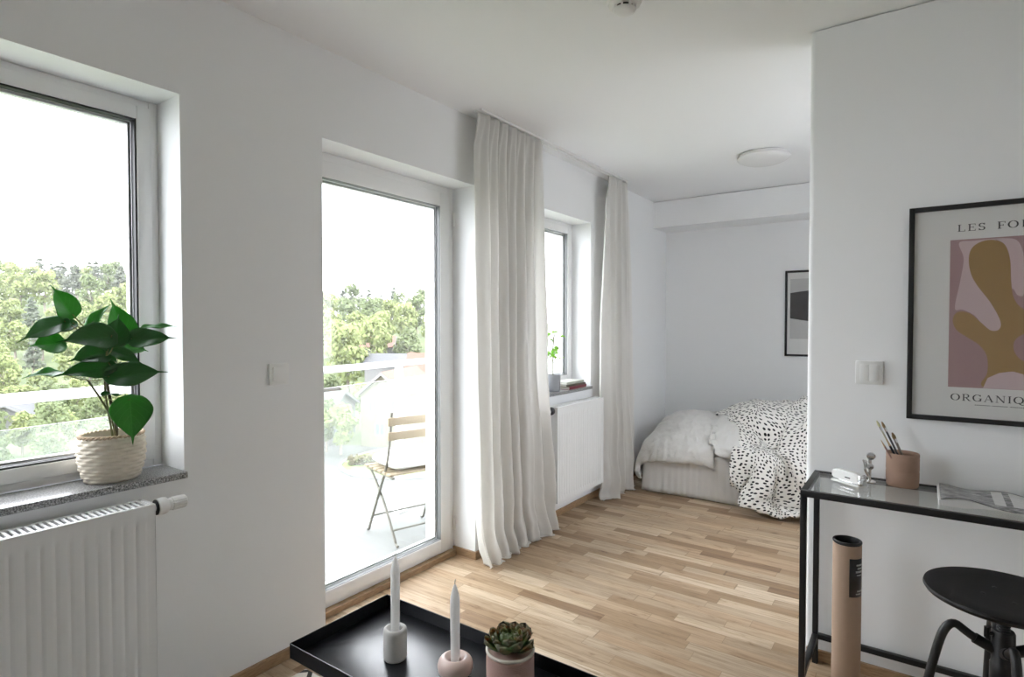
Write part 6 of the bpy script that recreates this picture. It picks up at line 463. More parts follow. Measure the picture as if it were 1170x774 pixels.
5,-4,-2,-9,-11,-11,-12,-11,-14,-10,-9,-12,-14,-13,-13,-13,-14,-14,-14,-15,-11,-13,-28,-16,-6,4,5,-407,18,9,2,-4,3,-1,-7,-6,-5,2,14,19,10,8,14,16,16,9,17,18,18,18,18,18,19,17,20,20,17,6,12,17,8,19,19,18,18,8,20,17,17,18,8,17,9,11,13,11,11,11,10,8,8,7,7,5,7,10,6,-4,6,2,-8,-5,11,0,-3,-3,-5,-5,-8,-10,-12,-11,-12,-11,-12,-11,-12,-13,-12,-14,-12,-9,-11,-10,-12,-20,-20,-19,-11,3,-406,15,5,3,-6,-4,-2,-10,4,3,2,14,10,10,16,17,17,17,16,16,18,19,11,17,18,18,19,19,22,18,9,15,18,8,17,19,21,22,-2,21,16,18,12,11,11,12,12,13,12,11,11,10,9,9,7,6,6,6,7,5,3,-1,2,3,-11,-7,-3,-2,-3,-3,-3,-4,-5,-6,-9,-10,-10,-11,-11,-11,-12,-10,-9,-8,-10,-11,-9,-19,-15,-17,-13,-25,-12,-397,20,-6,-18,-12,-5,-3,-2,5,6,13,15,17,4,15,18,19,18,18,17,18,19,17,14,16,17,17,17,21,19,15,11,18,10,19,20,20,22,10,14,13,13,9,10,11,14,12,14,11,11,11,10,9,9,8,7,6,6,5,5,3,1,0,1,1,-5,-3,-3,-4,-5,-5,-6,-6,-7,-8,-8,-9,-10,-9,-9,-9,-10,-11,-9,-20,-12,-10,-7,-13,-10,-15,-12,-13,-420,5,-6,-22,-19,-9,2,1,8,5,17,18,21,9,16,17,15,18,18,19,19,19,19,18,15,17,16,15,19,18,16,13,12,17,22,21,19,17,11,10,8,8,10,13,16,15,11,15,15,10,11,10,8,9,8,8,8,4,5,3,3,2,0,0,-1,1,-2,-3,-4,-4,-6,-7,-7,-6,-8,-8,-8,-9,-11,-10,-11,-11,-8,-13,-5,-6,-16,-17,-13,-13,-16,-14,4,-456,
-5,-8,-18,0,-6,3,-3,6,8,17,20,23,11,18,16,15,18,18,18,19,19,20,20,19,17,16,15,17,18,17,16,16,21,18,17,12,10,7,8,8,12,14,17,19,9,11,19,18,15,12,10,7,8,10,8,8,3,0,4,2,2,0,0,-1,-3,-2,-3,-2,-3,-4,-5,-6,-6,-6,-7,-8,-10,-8,-10,-11,-11,-7,-6,-5,-19,-17,-18,-6,-16,-10,-21,-3,-462,-21,-14,-13,0,1,13,-2,10,3,20,23,22,7,17,15,17,18,18,18,19,20,20,20,22,20,18,18,17,17,17,17,17,17,13,11,8,5,6,11,15,16,17,18,11,8,11,23,15,24,16,16,12,0,7,11,1,0,3,10,-1,-1,1,0,-1,-2,-1,-2,-2,-3,-3,-4,-5,-4,-3,-7,-10,-15,-7,-4,-8,-10,-6,-9,-18,-19,-17,-14,-7,-13,-14,-16,-13,-482,-22,-1,9,-5,6,-9,11,13,-5,22,23,12,10,16,17,18,18,18,17,18,19,20,21,21,21,20,20,19,17,17,15,14,11,11,7,7,7,12,17,18,18,13,18,6,4,12,25,15,25,23,19,16,8,-3,6,2,-1,9,12,-3,-7,3,4,-4,-1,0,0,-1,-1,-2,-1,-2,0,0,-15,-9,-17,-20,-3,-1,-4,-10,-15,-21,-19,-11,-13,-14,-12,-12,-9,-17,-510,4,9,0,5,-7,-7,18,-4,2,21,15,5,18,19,20,19,19,18,16,16,16,16,20,20,21,21,20,19,17,16,13,12,9,8,9,11,14,18,18,16,15,12,18,-1,4,11,23,30,10,30,22,20,5,7,3,10,-1,4,11,-5,-11,2,5,12,-6,2,3,2,4,2,-1,-5,4,-6,-21,-10,-16,-24,-17,1,-3,-6,-17,-20,-18,-12,-6,-15,-11,-11,-14,-9,-534,12,14,6,6,-6,-7,-6,8,10,8,6,20,19,24,21,17,19,18,17,16,15,13,11,18,20,20,19,17,
17,15,12,11,9,10,13,17,19,18,16,18,8,14,18,-8,4,9,21,28,25,16,30,14,20,15,7,0,-4,9,-3,7,-14,0,3,7,16,10,9,4,6,-1,2,-6,-7,-5,-23,-15,-13,-24,-24,-10,0,-5,-12,-20,-18,-8,-10,-11,-11,-16,-13,0,-553,17,4,7,7,8,-9,-17,0,10,15,15,27,18,22,21,17,18,18,17,12,14,15,11,13,15,17,17,18,15,15,12,12,12,13,17,20,21,16,15,18,5,12,19,-11,0,9,17,26,31,17,23,22,27,19,9,-15,18,4,4,-7,-9,-7,4,4,16,16,18,13,8,0,3,-6,-16,-3,-22,-16,-15,-25,-21,-21,-7,0,-10,-20,-15,-5,-12,-12,-15,-15,-7,10,-577,17,7,7,7,4,-14,-5,-9,22,12,28,21,24,22,16,8,17,17,18,-7,17,18,18,18,15,14,9,17,16,14,15,13,15,17,20,19,19,17,17,16,5,11,17,-13,-2,5,16,22,28,34,7,27,29,19,15,-8,7,20,4,-21,6,-17,3,3,11,17,24,19,12,6,1,-4,-13,-15,-14,-16,-21,-26,-15,-22,-15,-2,-8,-18,-7,-12,-14,-14,-15,-6,3,15,-607,18,8,10,1,-7,-9,-8,22,10,17,26,29,21,17,8,15,16,13,12,-10,8,19,18,18,18,12,13,17,17,15,14,17,16,19,21,19,16,18,18,16,12,10,10,-12,-5,1,14,20,24,30,34,-1,33,21,21,6,1,18,-6,4,-17,1,-9,6,6,15,23,25,6,12,7,-1,-11,-16,-18,-12,-23,-24,-16,-16,-18,-8,-6,-15,-9,-16,-13,-13,-2,5,6,5,-628,18,8,8,-6,-8,-7,18,9,17,27,23,26,10,16,17,15,8,-5,19,2,4,7,18,18,17,16,16,15,16,16,16,18,20,18,16,20,16,19,18,15,13,11,9,-3,-10,-4,16,13,21,26,30,24,8,24,23,13,
12,12,2,-2,-13,1,-10,1,5,9,20,27,11,3,13,3,-14,-6,-17,-18,-20,-23,-14,-16,-15,-10,-9,-12,-12,-13,-11,0,3,-4,12,7,-650,19,7,3,-9,-8,14,0,21,22,27,25,17,20,16,13,6,2,-6,18,1,6,5,17,17,17,15,16,17,16,17,16,20,20,20,19,11,18,18,17,15,14,11,9,4,-2,-4,0,17,16,20,28,31,12,9,23,16,16,9,6,1,9,-19,11,-15,6,3,17,20,22,-4,9,12,-9,-15,-15,-18,-15,-19,-19,-11,-11,-10,-10,-11,-11,-10,-2,-2,2,-1,-1,11,-654,19,3,-3,-8,10,1,16,31,10,25,22,20,15,10,7,4,2,1,11,3,0,12,16,16,16,16,16,17,15,17,16,19,20,21,19,19,6,18,17,16,13,12,10,6,-5,1,6,15,14,17,20,27,31,5,9,16,26,5,15,0,9,-7,-9,5,-6,5,6,22,18,-1,10,7,-12,-14,-14,-18,-16,-14,-9,-9,-10,-9,-9,-10,-9,-6,-5,-5,-3,-3,7,9,-654,18,-5,-4,5,8,5,31,30,-1,22,21,16,6,6,6,1,3,6,5,5,3,14,16,16,16,16,17,15,14,17,17,17,22,15,18,14,11,18,17,16,13,13,11,9,7,6,6,8,15,14,14,21,25,27,0,8,20,25,15,-4,0,9,-9,2,-4,1,6,10,18,6,9,-9,-10,-14,-13,-11,-9,-8,-8,-9,-8,-7,-7,-11,-11,-10,-5,0,-5,-4,15,-1,-649,15,-8,5,9,3,19,28,14,5,21,18,9,-1,5,4,2,2,4,7,7,7,15,16,16,16,17,14,15,18,12,18,18,21,19,13,10,10,17,18,17,14,13,9,10,11,11,13,11,7,16,14,13,20,22,18,10,12,13,11,16,12,-2,4,-12,7,-6,2,7,12,11,-8,-8,-9,-10,-5,-5,-7,-8,-8,-7,-4,-4,-8,-10,
-16,-9,-12,-6,3,-2,12,-6,-637,12,0,11,3,16,12,25,7,5,19,14,-2,0,2,4,6,-3,6,6,11,10,16,15,17,15,15,16,17,15,18,10,19,20,23,17,8,2,16,18,15,13,13,10,12,12,12,15,14,15,12,13,11,15,16,13,10,18,20,13,7,5,11,7,0,-5,3,-3,4,11,-3,-6,-5,-7,-3,-4,-5,-6,-6,-4,-3,-2,-4,-7,-13,-12,-18,-10,-12,-8,4,3,-9,-613,11,11,3,17,12,11,16,10,1,17,5,3,-1,-3,-3,6,0,3,7,12,15,16,16,15,15,15,17,17,18,17,19,7,18,22,22,17,7,0,12,14,14,14,12,13,12,12,15,13,14,16,15,13,13,11,11,9,16,14,14,17,14,5,4,4,1,0,1,1,2,-3,-3,-3,-2,-2,-3,-3,-3,-3,-1,-2,-2,-5,-8,-14,-13,-17,-17,-11,-11,-11,-1,-6,-591,21,-1,12,19,10,7,10,7,7,5,5,2,-3,-4,-10,6,3,5,11,14,15,15,16,15,15,15,17,17,19,19,19,19,6,16,22,20,16,8,4,11,13,12,12,12,12,13,14,14,15,16,15,13,13,10,10,8,13,13,12,13,11,12,10,7,2,0,1,0,-1,-1,-1,0,0,-1,-1,-1,-1,-1,-4,-5,2,-5,-9,-11,-16,-19,-16,-16,-13,-8,-8,-10,-566,14,5,-2,19,6,4,12,-1,9,-2,7,-2,-6,-5,-5,5,7,11,13,13,15,15,14,14,15,15,17,18,18,20,20,21,20,6,15,20,17,15,9,8,11,11,13,13,13,14,14,15,15,13,14,12,12,12,8,8,10,10,11,12,12,10,9,8,8,2,2,1,-1,0,0,-1,0,-1,-3,-3,-4,2,1,-1,-7,-8,-3,-11,-5,-20,-19,-16,-16,-13,-9,-13,-541,12,3,-13,18,-8,9,4,-2,3,1,4,-5,-7,-2,0,9,14,12,14,
15,15,19,18,9,13,16,17,18,18,20,19,15,21,22,5,14,18,15,11,10,12,13,14,14,14,14,15,13,11,11,12,10,10,19,7,6,13,7,8,10,11,10,10,10,9,4,6,2,-3,-1,4,-1,-8,-6,-5,-2,-1,1,4,6,-11,-15,-6,3,-10,-6,-21,-19,-13,-18,-18,-13,-520,13,1,-16,9,-10,8,-8,-3,-3,3,1,2,-10,2,6,15,15,13,13,17,19,19,19,14,9,9,16,18,18,19,20,18,18,17,16,10,16,13,13,11,13,14,15,14,14,13,9,7,8,10,9,9,18,24,7,3,18,12,5,7,9,7,12,11,9,9,12,1,-10,-1,0,11,-6,-16,4,2,0,-1,-2,-9,-3,-11,-14,9,-12,-10,-7,-21,-12,-20,-18,-17,-504,14,1,-13,-11,9,-11,-10,-8,-6,2,-1,12,-15,5,14,16,16,13,10,19,20,19,18,8,13,12,12,17,17,18,19,16,18,18,17,15,13,13,15,12,14,14,15,14,13,0,1,3,7,10,9,17,23,28,5,2,19,23,6,14,12,11,5,6,10,15,7,-3,-15,-2,-1,3,16,-13,-15,1,7,-8,0,-8,-5,-12,2,-9,-11,-12,3,-18,-13,-20,-19,-18,-487,13,8,-10,-10,-9,-1,-10,-4,-12,-6,-7,2,-10,11,12,13,18,11,15,20,18,18,17,10,8,12,15,18,18,19,17,17,17,16,15,13,14,16,15,13,15,14,17,15,-10,-4,0,1,5,10,14,22,28,29,3,4,23,22,24,18,16,14,6,4,3,16,-9,3,-17,-8,0,-1,6,21,-19,-10,-9,7,-14,-6,-4,0,-8,-11,-12,-4,-6,-1,-21,-20,-20,-18,-475,11,13,-3,-3,-7,-7,-10,-11,-14,-9,-6,-11,-4,16,8,18,19,5,14,19,19,17,11,12,15,10,17,18,19,18,17,15,15,13,14,13,14,18,14,14,18,10,14,15,-14,-10,-3,
7,-4,9,19,25,28,30,6,-1,29,21,28,25,23,19,11,6,-2,6,-15,7,-16,-14,-3,0,-1,9,21,-1,-19,-14,-14,-11,-7,-2,-2,-2,6,-6,-11,-21,-21,-21,-19,-16,-483,16,6,0,-6,6,-4,-5,-5,-12,-10,-14,-8,-5,14,10,15,18,7,18,17,15,15,15,11,16,14,17,17,17,15,14,14,12,13,14,15,16,16,12,16,17,19,16,-2,2,-18,-3,1,-2,8,17,21,28,30,11,-4,24,30,22,31,25,24,19,9,6,-12,-12,4,-8,-20,-7,-4,0,-1,11,19,7,-7,-12,-10,-14,3,-6,-4,-13,-17,-20,-20,-21,-20,-19,-10,-492,11,3,2,0,10,-5,-1,0,3,-13,-10,-15,-2,12,4,15,17,10,18,17,17,15,16,13,14,15,15,15,14,13,12,12,14,14,15,14,14,14,11,17,20,20,22,-1,8,-22,-8,-4,8,16,1,17,25,22,22,-4,11,34,25,29,31,28,23,12,7,-4,-14,-7,1,-18,-17,-4,-4,-1,-1,11,15,4,-2,-5,-7,-10,-11,-15,-18,-19,-19,-20,-21,-19,-12,-5,-492,15,14,-9,-5,3,2,1,2,2,4,-15,-8,-11,6,14,1,17,12,17,17,16,16,16,15,14,14,14,13,12,13,13,14,14,13,13,14,11,13,10,18,23,20,23,16,9,-20,-20,2,-4,12,5,19,13,21,26,6,0,23,36,25,33,32,26,16,10,0,-7,-11,-2,-19,-11,-16,-4,-3,-2,0,10,7,-4,-6,-8,-8,-12,-17,-17,-17,-19,-21,-18,-13,-6,-4,-483,16,17,2,-6,6,1,3,2,2,-10,-6,-14,-9,-1,8,10,3,15,16,17,16,16,15,15,14,13,14,13,13,14,14,12,12,12,14,14,10,7,13,17,23,25,21,24,17,-10,-22,-1,-11,1,17,4,18,18,22,13,2,5,32,34,30,34,27,17,15,4,-2,-5,-8,-16,-12,-11,-13,-5,-3,
-3,2,4,-5,-5,-7,-11,-16,-15,-17,-18,-17,-17,-12,-8,-8,3,-476,17,16,13,-4,8,5,3,1,-5,-8,-10,-10,-13,0,-8,13,7,6,16,16,16,15,15,15,14,13,14,14,14,13,12,11,12,14,15,9,4,11,13,16,21,27,25,20,26,4,-11,-24,8,-15,7,15,13,15,17,15,12,-4,16,34,32,33,26,21,17,6,0,-2,-6,-10,-11,-9,-10,-12,-5,-4,-1,-2,-4,-6,-11,-12,-14,-15,-14,-17,-15,-12,-10,-9,-9,10,-474,18,15,17,7,3,16,0,-4,-6,-9,-11,-13,-4,-11,-7,2,14,2,13,16,15,16,14,15,14,14,14,14,14,12,11,10,14,14,15,1,6,12,13,16,18,24,28,22,23,18,2,-23,-11,9,-13,11,14,14,14,13,17,4,-2,24,33,27,27,23,18,7,3,0,-4,-6,-8,-8,-7,-8,-8,-4,-3,-4,-5,-7,-8,-9,-12,-14,-16,-14,-9,-9,-10,-9,-8,-4,-465,18,14,19,18,2,16,-1,-5,-7,-10,-11,-13,-12,-8,-4,-2,6,12,4,15,16,15,14,15,14,14,14,14,12,13,11,11,14,15,14,7,2,9,12,15,17,20,25,27,19,22,18,-1,-13,-14,0,10,4,9,9,10,16,15,-6,7,27,25,22,21,19,8,5,1,-1,-4,-3,-5,-5,-5,-4,-3,-2,-5,-6,-7,-8,-9,-9,-10,-9,-5,-6,-8,-9,-11,-12,-16,-461,14,19,24,1,14,16,-2,-4,-10,-15,-8,-8,-5,-11,-5,-2,-3,11,9,7,16,15,13,15,14,14,13,13,13,14,9,14,14,14,14,12,7,4,15,12,17,14,17,25,25,14,23,13,5,-6,-2,1,7,3,5,7,6,7,11,-9,16,24,17,18,16,5,5,2,2,4,-2,-1,-2,-2,-2,-1,4,-10,-2,-1,-6,-5,-5,-6,-6,-6,-8,-10,-10,-14,-15,-18,-463,20,22,6,4,21,11,4,-6,-16,-1,
-3,-5,-7,-10,-12,1,-6,-2,15,3,14,14,12,15,13,13,13,14,15,11,11,14,14,15,14,13,12,9,13,13,14,14,13,12,24,21,11,11,17,9,6,3,8,3,3,3,2,-1,6,-6,7,15,13,13,11,7,6,6,5,1,1,0,2,0,-1,2,11,-3,-14,-2,3,-6,-5,-1,-4,-3,-8,-10,-12,-18,-12,-18,-455,25,5,1,19,18,10,0,-13,-3,3,-5,-6,-13,-5,-5,-7,-8,-1,13,7,5,14,10,13,12,14,13,14,18,10,12,16,13,14,14,14,12,8,11,12,13,15,15,14,11,17,15,13,13,10,10,8,5,5,2,1,5,3,2,0,3,8,9,8,10,5,5,4,2,2,2,3,2,3,0,15,9,-5,3,-16,-3,4,-2,-4,-4,1,-7,-9,-11,-15,-17,-19,-432,14,-10,15,19,17,3,-6,-6,-3,5,-10,-6,-15,-2,0,-13,-6,6,7,13,-4,13,7,12,14,8,14,16,16,16,10,17,13,15,13,14,12,10,12,12,13,12,12,13,12,12,12,12,10,8,8,6,6,4,4,3,6,6,6,5,4,6,6,5,5,2,2,1,1,1,2,2,9,-1,11,5,18,-2,6,2,-17,-6,2,4,3,-5,-7,-9,-13,-12,-18,-14,-419,0,1,14,21,12,-6,2,2,-10,-2,-5,-11,-17,-2,-2,-1,-3,0,7,16,-5,3,9,11,18,3,10,14,15,16,15,16,15,15,13,14,13,12,12,13,12,12,12,12,9,10,10,9,7,6,6,5,5,4,4,4,8,9,7,7,7,8,9,3,-2,0,-1,-3,-2,-2,2,6,6,2,4,14,20,3,4,10,-1,-16,-11,10,8,-8,-10,-8,-10,0,-18,-18,-421,2,11,15,19,7,1,6,-4,-10,-9,-5,-17,-12,-5,4,3,-6,0,10,15,-1,-11,10,10,16,14,4,10,15,16,15,15,16,15,15,14,14,14,
13,12,11,10,10,9,9,11,12,5,4,2,2,2,2,3,3,4,8,9,11,10,12,9,16,11,-8,0,-1,-6,-6,-10,2,3,-1,3,7,17,19,12,2,8,9,-1,-16,-4,1,0,-6,-12,1,-1,-17,-13,-427,13,8,19,16,12,2,-2,-7,-15,-1,-16,-13,-7,0,8,-10,-7,13,7,10,5,-12,-2,15,13,14,17,11,12,14,13,13,16,15,15,14,14,12,10,9,9,9,8,9,10,12,15,10,-1,-1,-1,-4,-2,1,0,3,7,7,15,13,15,11,21,17,3,-1,-11,-12,-5,-11,2,-6,2,6,8,14,15,14,6,6,10,7,-8,-7,-8,-3,-7,-10,3,-10,-12,1,-421,13,18,14,15,10,-2,-4,-11,-12,-8,-12,-6,-4,6,0,-10,-4,13,1,8,7,-3,-11,8,13,17,11,17,16,14,15,16,15,14,14,13,12,11,7,10,11,12,10,10,6,8,11,14,1,0,-3,-8,-8,-5,-2,0,10,3,13,12,17,14,25,16,22,10,-11,-23,-14,-3,-5,-8,5,4,7,10,10,17,4,9,8,7,0,-5,-8,-8,-12,-10,-2,-6,4,11,-422,19,16,10,13,7,-7,-9,-14,-3,-12,3,-13,6,-5,0,-5,-1,13,7,-5,-1,6,-10,2,14,15,16,16,17,18,17,8,13,14,13,14,12,14,7,12,13,13,9,8,1,3,7,14,7,5,-3,-6,-12,-9,-6,0,2,12,-5,12,19,15,26,16,27,20,6,-12,-26,-9,-14,-8,6,7,6,9,12,9,7,3,5,6,6,0,-5,-10,-9,-5,-8,2,6,14,-422,16,16,13,4,4,-14,-10,-11,-5,14,-8,-11,3,-4,-3,0,2,15,10,0,-15,-5,1,9,14,13,13,13,18,16,17,16,14,12,11,10,10,9,10,9,8,9,1,4,4,3,11,17,12,7,7,-14,-4,-10,-11,1,0,1,-1,-2,17,20,23,15,29,26,
10,7,-5,-18,-22,-14,-1,6,5,10,16,9,1,0,1,7,4,3,-1,-4,-8,2,-3,-2,7,0,-411,17,11,9,-3,4,-12,-6,-7,9,2,-2,-12,-4,-3,1,3,5,13,1,3,-13,0,10,1,10,9,12,14,16,17,14,16,11,9,6,10,8,9,9,10,4,8,-1,3,6,5,8,24,23,3,9,-12,-7,-6,-8,-6,-4,-2,-1,-4,10,18,21,19,25,29,22,3,10,-7,-7,-17,-15,1,10,8,14,0,-7,16,-1,-4,2,1,0,-1,0,3,3,-8,9,-7,-402,13,6,5,3,-8,4,0,-1,-2,-7,4,-2,-8,-2,3,-1,8,11,7,-7,3,6,6,1,-6,14,12,13,10,15,15,10,9,8,6,9,7,8,8,9,10,-1,11,-1,14,-4,0,17,26,27,-2,1,-17,-3,-11,-8,-5,-4,-2,0,2,15,19,20,22,30,28,18,-4,-2,4,-2,-1,0,1,-16,13,5,1,2,-5,-4,-2,1,1,2,0,2,5,8,-5,-8,-384,-4,5,1,0,-3,1,1,-1,-2,1,0,1,0,5,3,-2,0,13,12,8,4,5,-7,-10,1,13,7,12,10,15,14,7,6,7,7,8,8,6,7,8,9,7,5,7,7,1,-14,18,29,25,2,9,-12,-9,-6,-10,-5,3,-10,-5,-1,13,17,19,22,29,28,20,2,-6,-5,1,-2,1,-1,-3,4,1,3,0,-4,-3,0,1,2,1,2,1,8,9,-2,-3]),
}
# ------------------------------------------------------------------ radiators
def radiator(loc_y0, y1, z0, z1, label, valve_side, wallx=.035, front=.120):
    y0 = loc_y0
    root = thing('radiator', (.08, (y0+y1)/2, z0), label, 'radiator')
    pitch = .0333; n = int((y1-y0-.03)/pitch); off = (y1-y0-n*pitch)/2
    def panel(xf, sgn):
        zs = [z0+.004, z0+.030, z0+.040, z0+.052, z1-.060, z1-.048, z1-.038, z1-.012, z1-.006]
        dep = [0, 0, .3, 1, 1, .3, 0, 0, 0]
        ys = [y0+.001]+[y0+off+pitch*(k+f) for k in range(n) for f in (0, .12, .22, .34, .66, .78, .88)]+[y0+off+pitch*n, y1-.001]
        def prof(y):
            f = ((y-y0-off)/pitch) % 1.0
            if y < y0+off-1e-6 or y > y1-off+1e-6: return 0
            d = min(f, 1-f)
            return -.0042*(1-min(1, max(0, (d-.04)/.20)))
        g = G()
        V = [[g.bm.verts.new((xf+sgn*prof(y)*dep[j], y, z)) for j, z in enumerate(zs)] for y in ys]
        for a, b in zip(V, V[1:]):
            for j in range(len(zs)-1): g.bm.faces.new([a[j], b[j], b[j+1], a[j+1]])
        B = [g.bm.verts.new((xf-sgn*.010, y, z)) for y, z in ((ys[0], zs[0]), (ys[-1], zs[0]), (ys[-1], zs[-1]), (ys[0], zs[-1]))]
        g.bm.faces.new(B)
        return g
    obj('front_panel', panel(front-.001, 1), M['enamel'], root, 30)
    obj('rear_panel', panel(wallx, -1), M['enamel'], root, 30)
    for y in (y0, y1-.0015):
        g = G(); g.box(wallx-.004, front, y, y+.0015, z0+.01, z1-.001, .0005, 1); obj('side_panel', g, M['enamel'], root, 35)
    g = G()
    g.box(front-.012, front+.001, y0, y1, z1-.006, z1, .0015); g.box(wallx-.006, wallx+.008, y0, y1, z1-.006, z1, .0015)
    g.box(wallx, front, y0, y0+.014, z1-.006, z1, .001); g.box(wallx, front, y1-.014, y1, z1-.006, z1, .001)
    k = y0+.014
    while k < y1-.016:
        g.box(wallx+.006, front-.010, k, k+.0075, z1-.005, z1-.001); k += .0165
    obj('top_grille', g, M['enamel'], root, 35)
    g = G()      # convector fins seen through the grille
    k = y0+.02
    while k < y1-.02:
        g.box(wallx+.012, front-.014, k, k+.001, z0+.05, z1-.03); k += .025
    obj('convector_fins', g, M['enamel'], root)
    # thermostat head
    yc = y1 if valve_side > 0 else y0; s = valve_side
    zc = z1-.022; xc = .085
    dark = M['plastic'] if valve_side > 0 else M['dark']
    g = G(); g.lathe([(.012, 0), (.012, s*.012)], (xc, yc, zc), 16, 'y'); v = obj('thermostat_valve', g, M['plastic'], root, 40)
    g = G(); g.lathe([(.0215, s*.0125), (.0245, s*.014), (.0245, s*.0165), (.021, s*.018)], (xc, yc, zc), 32, 'y'); obj('collar_ring', g, M['dark'], v, 40, label='dark collar ring')
    g = G(); g.lathe([(.020, s*.016), (.026, s*.019), (.0275, s*.035), (.025, s*.045), (.019, s*.050), (.019, s*.062)], (xc, yc, zc), 32, 'y')
    obj('valve_body', g, dark, v, 40)
    g = G(); g.lathe([(.019, s*.060), (.021, s*.063), (.0205, s*.102), (.018, s*.105)], (xc, yc, zc), 48, 'y', fn=lambda r, h, a: r*(1+.035*(1 if math.sin(a*16) > 0 else -1)))
    obj('valve_head', g, M['plastic'], v, 30)
    # pipes to the floor
    g = G(); g.tube([(.075, yc+s*.02, z0+.03), (.075, yc+s*.045, z0+.03), (.075, yc+s*.05, z0+.02), (.075, yc+s*.05, .0)], .009, 10)
    if z0 > .06: g.tube([(.075, yc-s*.03, z0+.03), (.075, yc+s*.02, z0+.03)], .010, 10)
    obj('pipe', g, M['enamel'], root, 40)
    for yy in (y0+.15, y1-.15):
        g = G(); g.box(.002, wallx, yy, yy+.03, z0+.06, z1-.06, .001)
        obj('wall_bracket', g, M['enamel'], root, 35)
    return root
radiator(-.50, .808, .14, .782, 'white ribbed panel radiator under the sill that holds the basket plant', 1)
radiator(3.25, 3.93, .145, .795, 'white panel radiator between the two curtains under the sill with books', -1)

# ------------------------------------------------------------------ curtain rail and curtains
root = thing('curtain_rail', (.105, 3.3, 2.49), 'white double track curtain rail fixed along the ceiling', 'curtain rail')
for x in (.085, .125):
    g = G(); g.box(x-.010, x+.010, 2.43, 4.32, 2.487, 2.4995, .002); obj('track', g, M['plastic'], root, 35)
def curtain(YL, YR, X, top, seed, nf, amp, sharp, label):
    """YL/YR/X/amp: functions of v (0 top, 1 hem)"""
    rr = random.Random(seed); ph = [rr.uniform(0, 6.28) for _ in range(12)]
    NU, NV = 300, 120
    def fn(u, v):
        zz = top*(1-v/.965) if v < .965 else 0
        uu = u+.018*math.sin(2*PI*u*2+ph[0]+v*2.2)*min(1, v*3)
        w = math.sin(2*PI*nf*uu+ph[1]+.9*math.sin(v*3.1+ph[2])+.8*math.sin(u*5+ph[7]))
        w = math.copysign(abs(w)**(.75+.5*(1-v)), w)
        w2 = math.sin(2*PI*nf*2.1*uu+ph[3]+1.7*v)*.28+.22*math.sin(2*PI*nf*.5*uu+ph[4]+2*v)
        a = amp(v)
        x = X(v)+a*(w+w2)
        # pinched heading: sharper, tighter folds for the first hand's width
        k = math.exp(-(v/.05)**2)
        x += k*.016*(abs(math.sin(PI*7*u))**.35-.6)*1.2
        y = YL(v)+(YR(v)-YL(v))*uu+.012*math.cos(2*PI*nf*uu+ph[5])*min(1, v*4)
        p = Vector((x*3, y*3, zz*1.2+seed))
        y += .010*noise.noise(p*2.3)*v; x += .016*noise.noise(p*1.9+Vector((5, 0, 0)))*v
        lowz = max(0, v-.55)/.45
        x += .030*lowz**1.5*noise.noise(Vector((y*7+zz*3, zz*4-y*2, seed+3)))+.014*lowz**2*noise.noise(Vector((y*15, zz*13+y*9, seed+9)))
        # the hem buckles and lies on the floor
        low = max(0, (v-.86)/.105)
        if low > 0:
            q = Vector((y*9, v*26, seed))
            x += .020*min(1, low)*noise.noise(q); zz = max(0, zz+.022*min(1, low)*noise.noise(q+Vector((0, 0, 7)))*(1 if v < .965 else 0))
        if v >= .965:
            t = (v-.965)/.035
            nz = noise.noise(Vector((u*7, seed, 2.0)))
            x += .028*t*(.75+.9*nz)-.02*t*w; zz = .008+.016*abs(noise.noise(Vector((u*16, seed, t*1.5))))*(1-t*.5)+.004*t; y += .02*t*noise.noise(Vector((u*9, 4, seed)))
        return (max(x, .012+.004*math.sin(u*50)), y, max(zz, .004))
    g = G(); g.grid(NU, NV, fn)
    root = thing('curtain', (X(0), (YL(1)+YR(1))/2, 0), label, 'curtain')
    o = obj('curtain_fabric', g, M['curtain'], root, 180)
    md = o.modifiers.new('Solidify', 'SOLIDIFY'); md.thickness = .0022; md.offset = 0
    g = G()
    def tape(u, v):
        x, y, z = fn(u, v*.012/1.0*3.2); return (x-.003, y, z)
    g.grid(220, 4, tape); t = obj('heading_tape', g, M['curtain'], root, 180)
    md = t.modifiers.new('Solidify', 'SOLIDIFY'); md.thickness = .002
    n = 8
    for k in range(n):
        g = G()
        u = (k+.5)/n; x, y, z = fn(u, .0)
        g.tube([(X(0), y, top+.012), (x, y, top+.004), (x, y, top-.02), (x+.004, y, top-.024), (x+.006, y, top-.012)], .0016, 6)
        obj('curtain_hook', g, M['plastic'], root, 60)
    return root
def lerp(pts):
    def f(v):
        for (a, x), (b, y) in zip(pts, pts[1:]):
            if v <= b:
                t = (v-a)/(b-a); t = t*t*(3-2*t); return x+(y-x)*t
        return pts[-1][1]
    return f
curtain(lerp([(0, 2.435), (.08, 2.40), (.5, 2.40), (.85, 2.40), (1, 2.47)]), lerp([(0, 3.06), (.1, 3.05), (.5, 3.05), (.85, 3.12), (1, 3.20)]),
        lerp([(0, .118), (.5, .115), (.85, .122), (1, .122)]), 2.480, 3, 7.0, lerp([(0, .010), (.08, .022), (.5, .030), (.9, .036), (1, .040)]), 1,
        'long off-white curtain beside the balcony door, pooling on the oak floor')
curtain(lerp([(0, 4.02), (.1, 3.98), (.5, 3.955), (.9, 3.955), (1, 3.94)]), lerp([(0, 4.34), (.1, 4.36), (.5, 4.40), (.9, 4.42), (1, 4.43)]),
        lerp([(0, .118), (.5, .12), (1, .14)]), 2.480, 11, 3.4, lerp([(0, .010), (.08, .022), (.5, .032), (.9, .040), (1, .044)]), 1,
        'off-white curtain near the bed, beyond the small window')

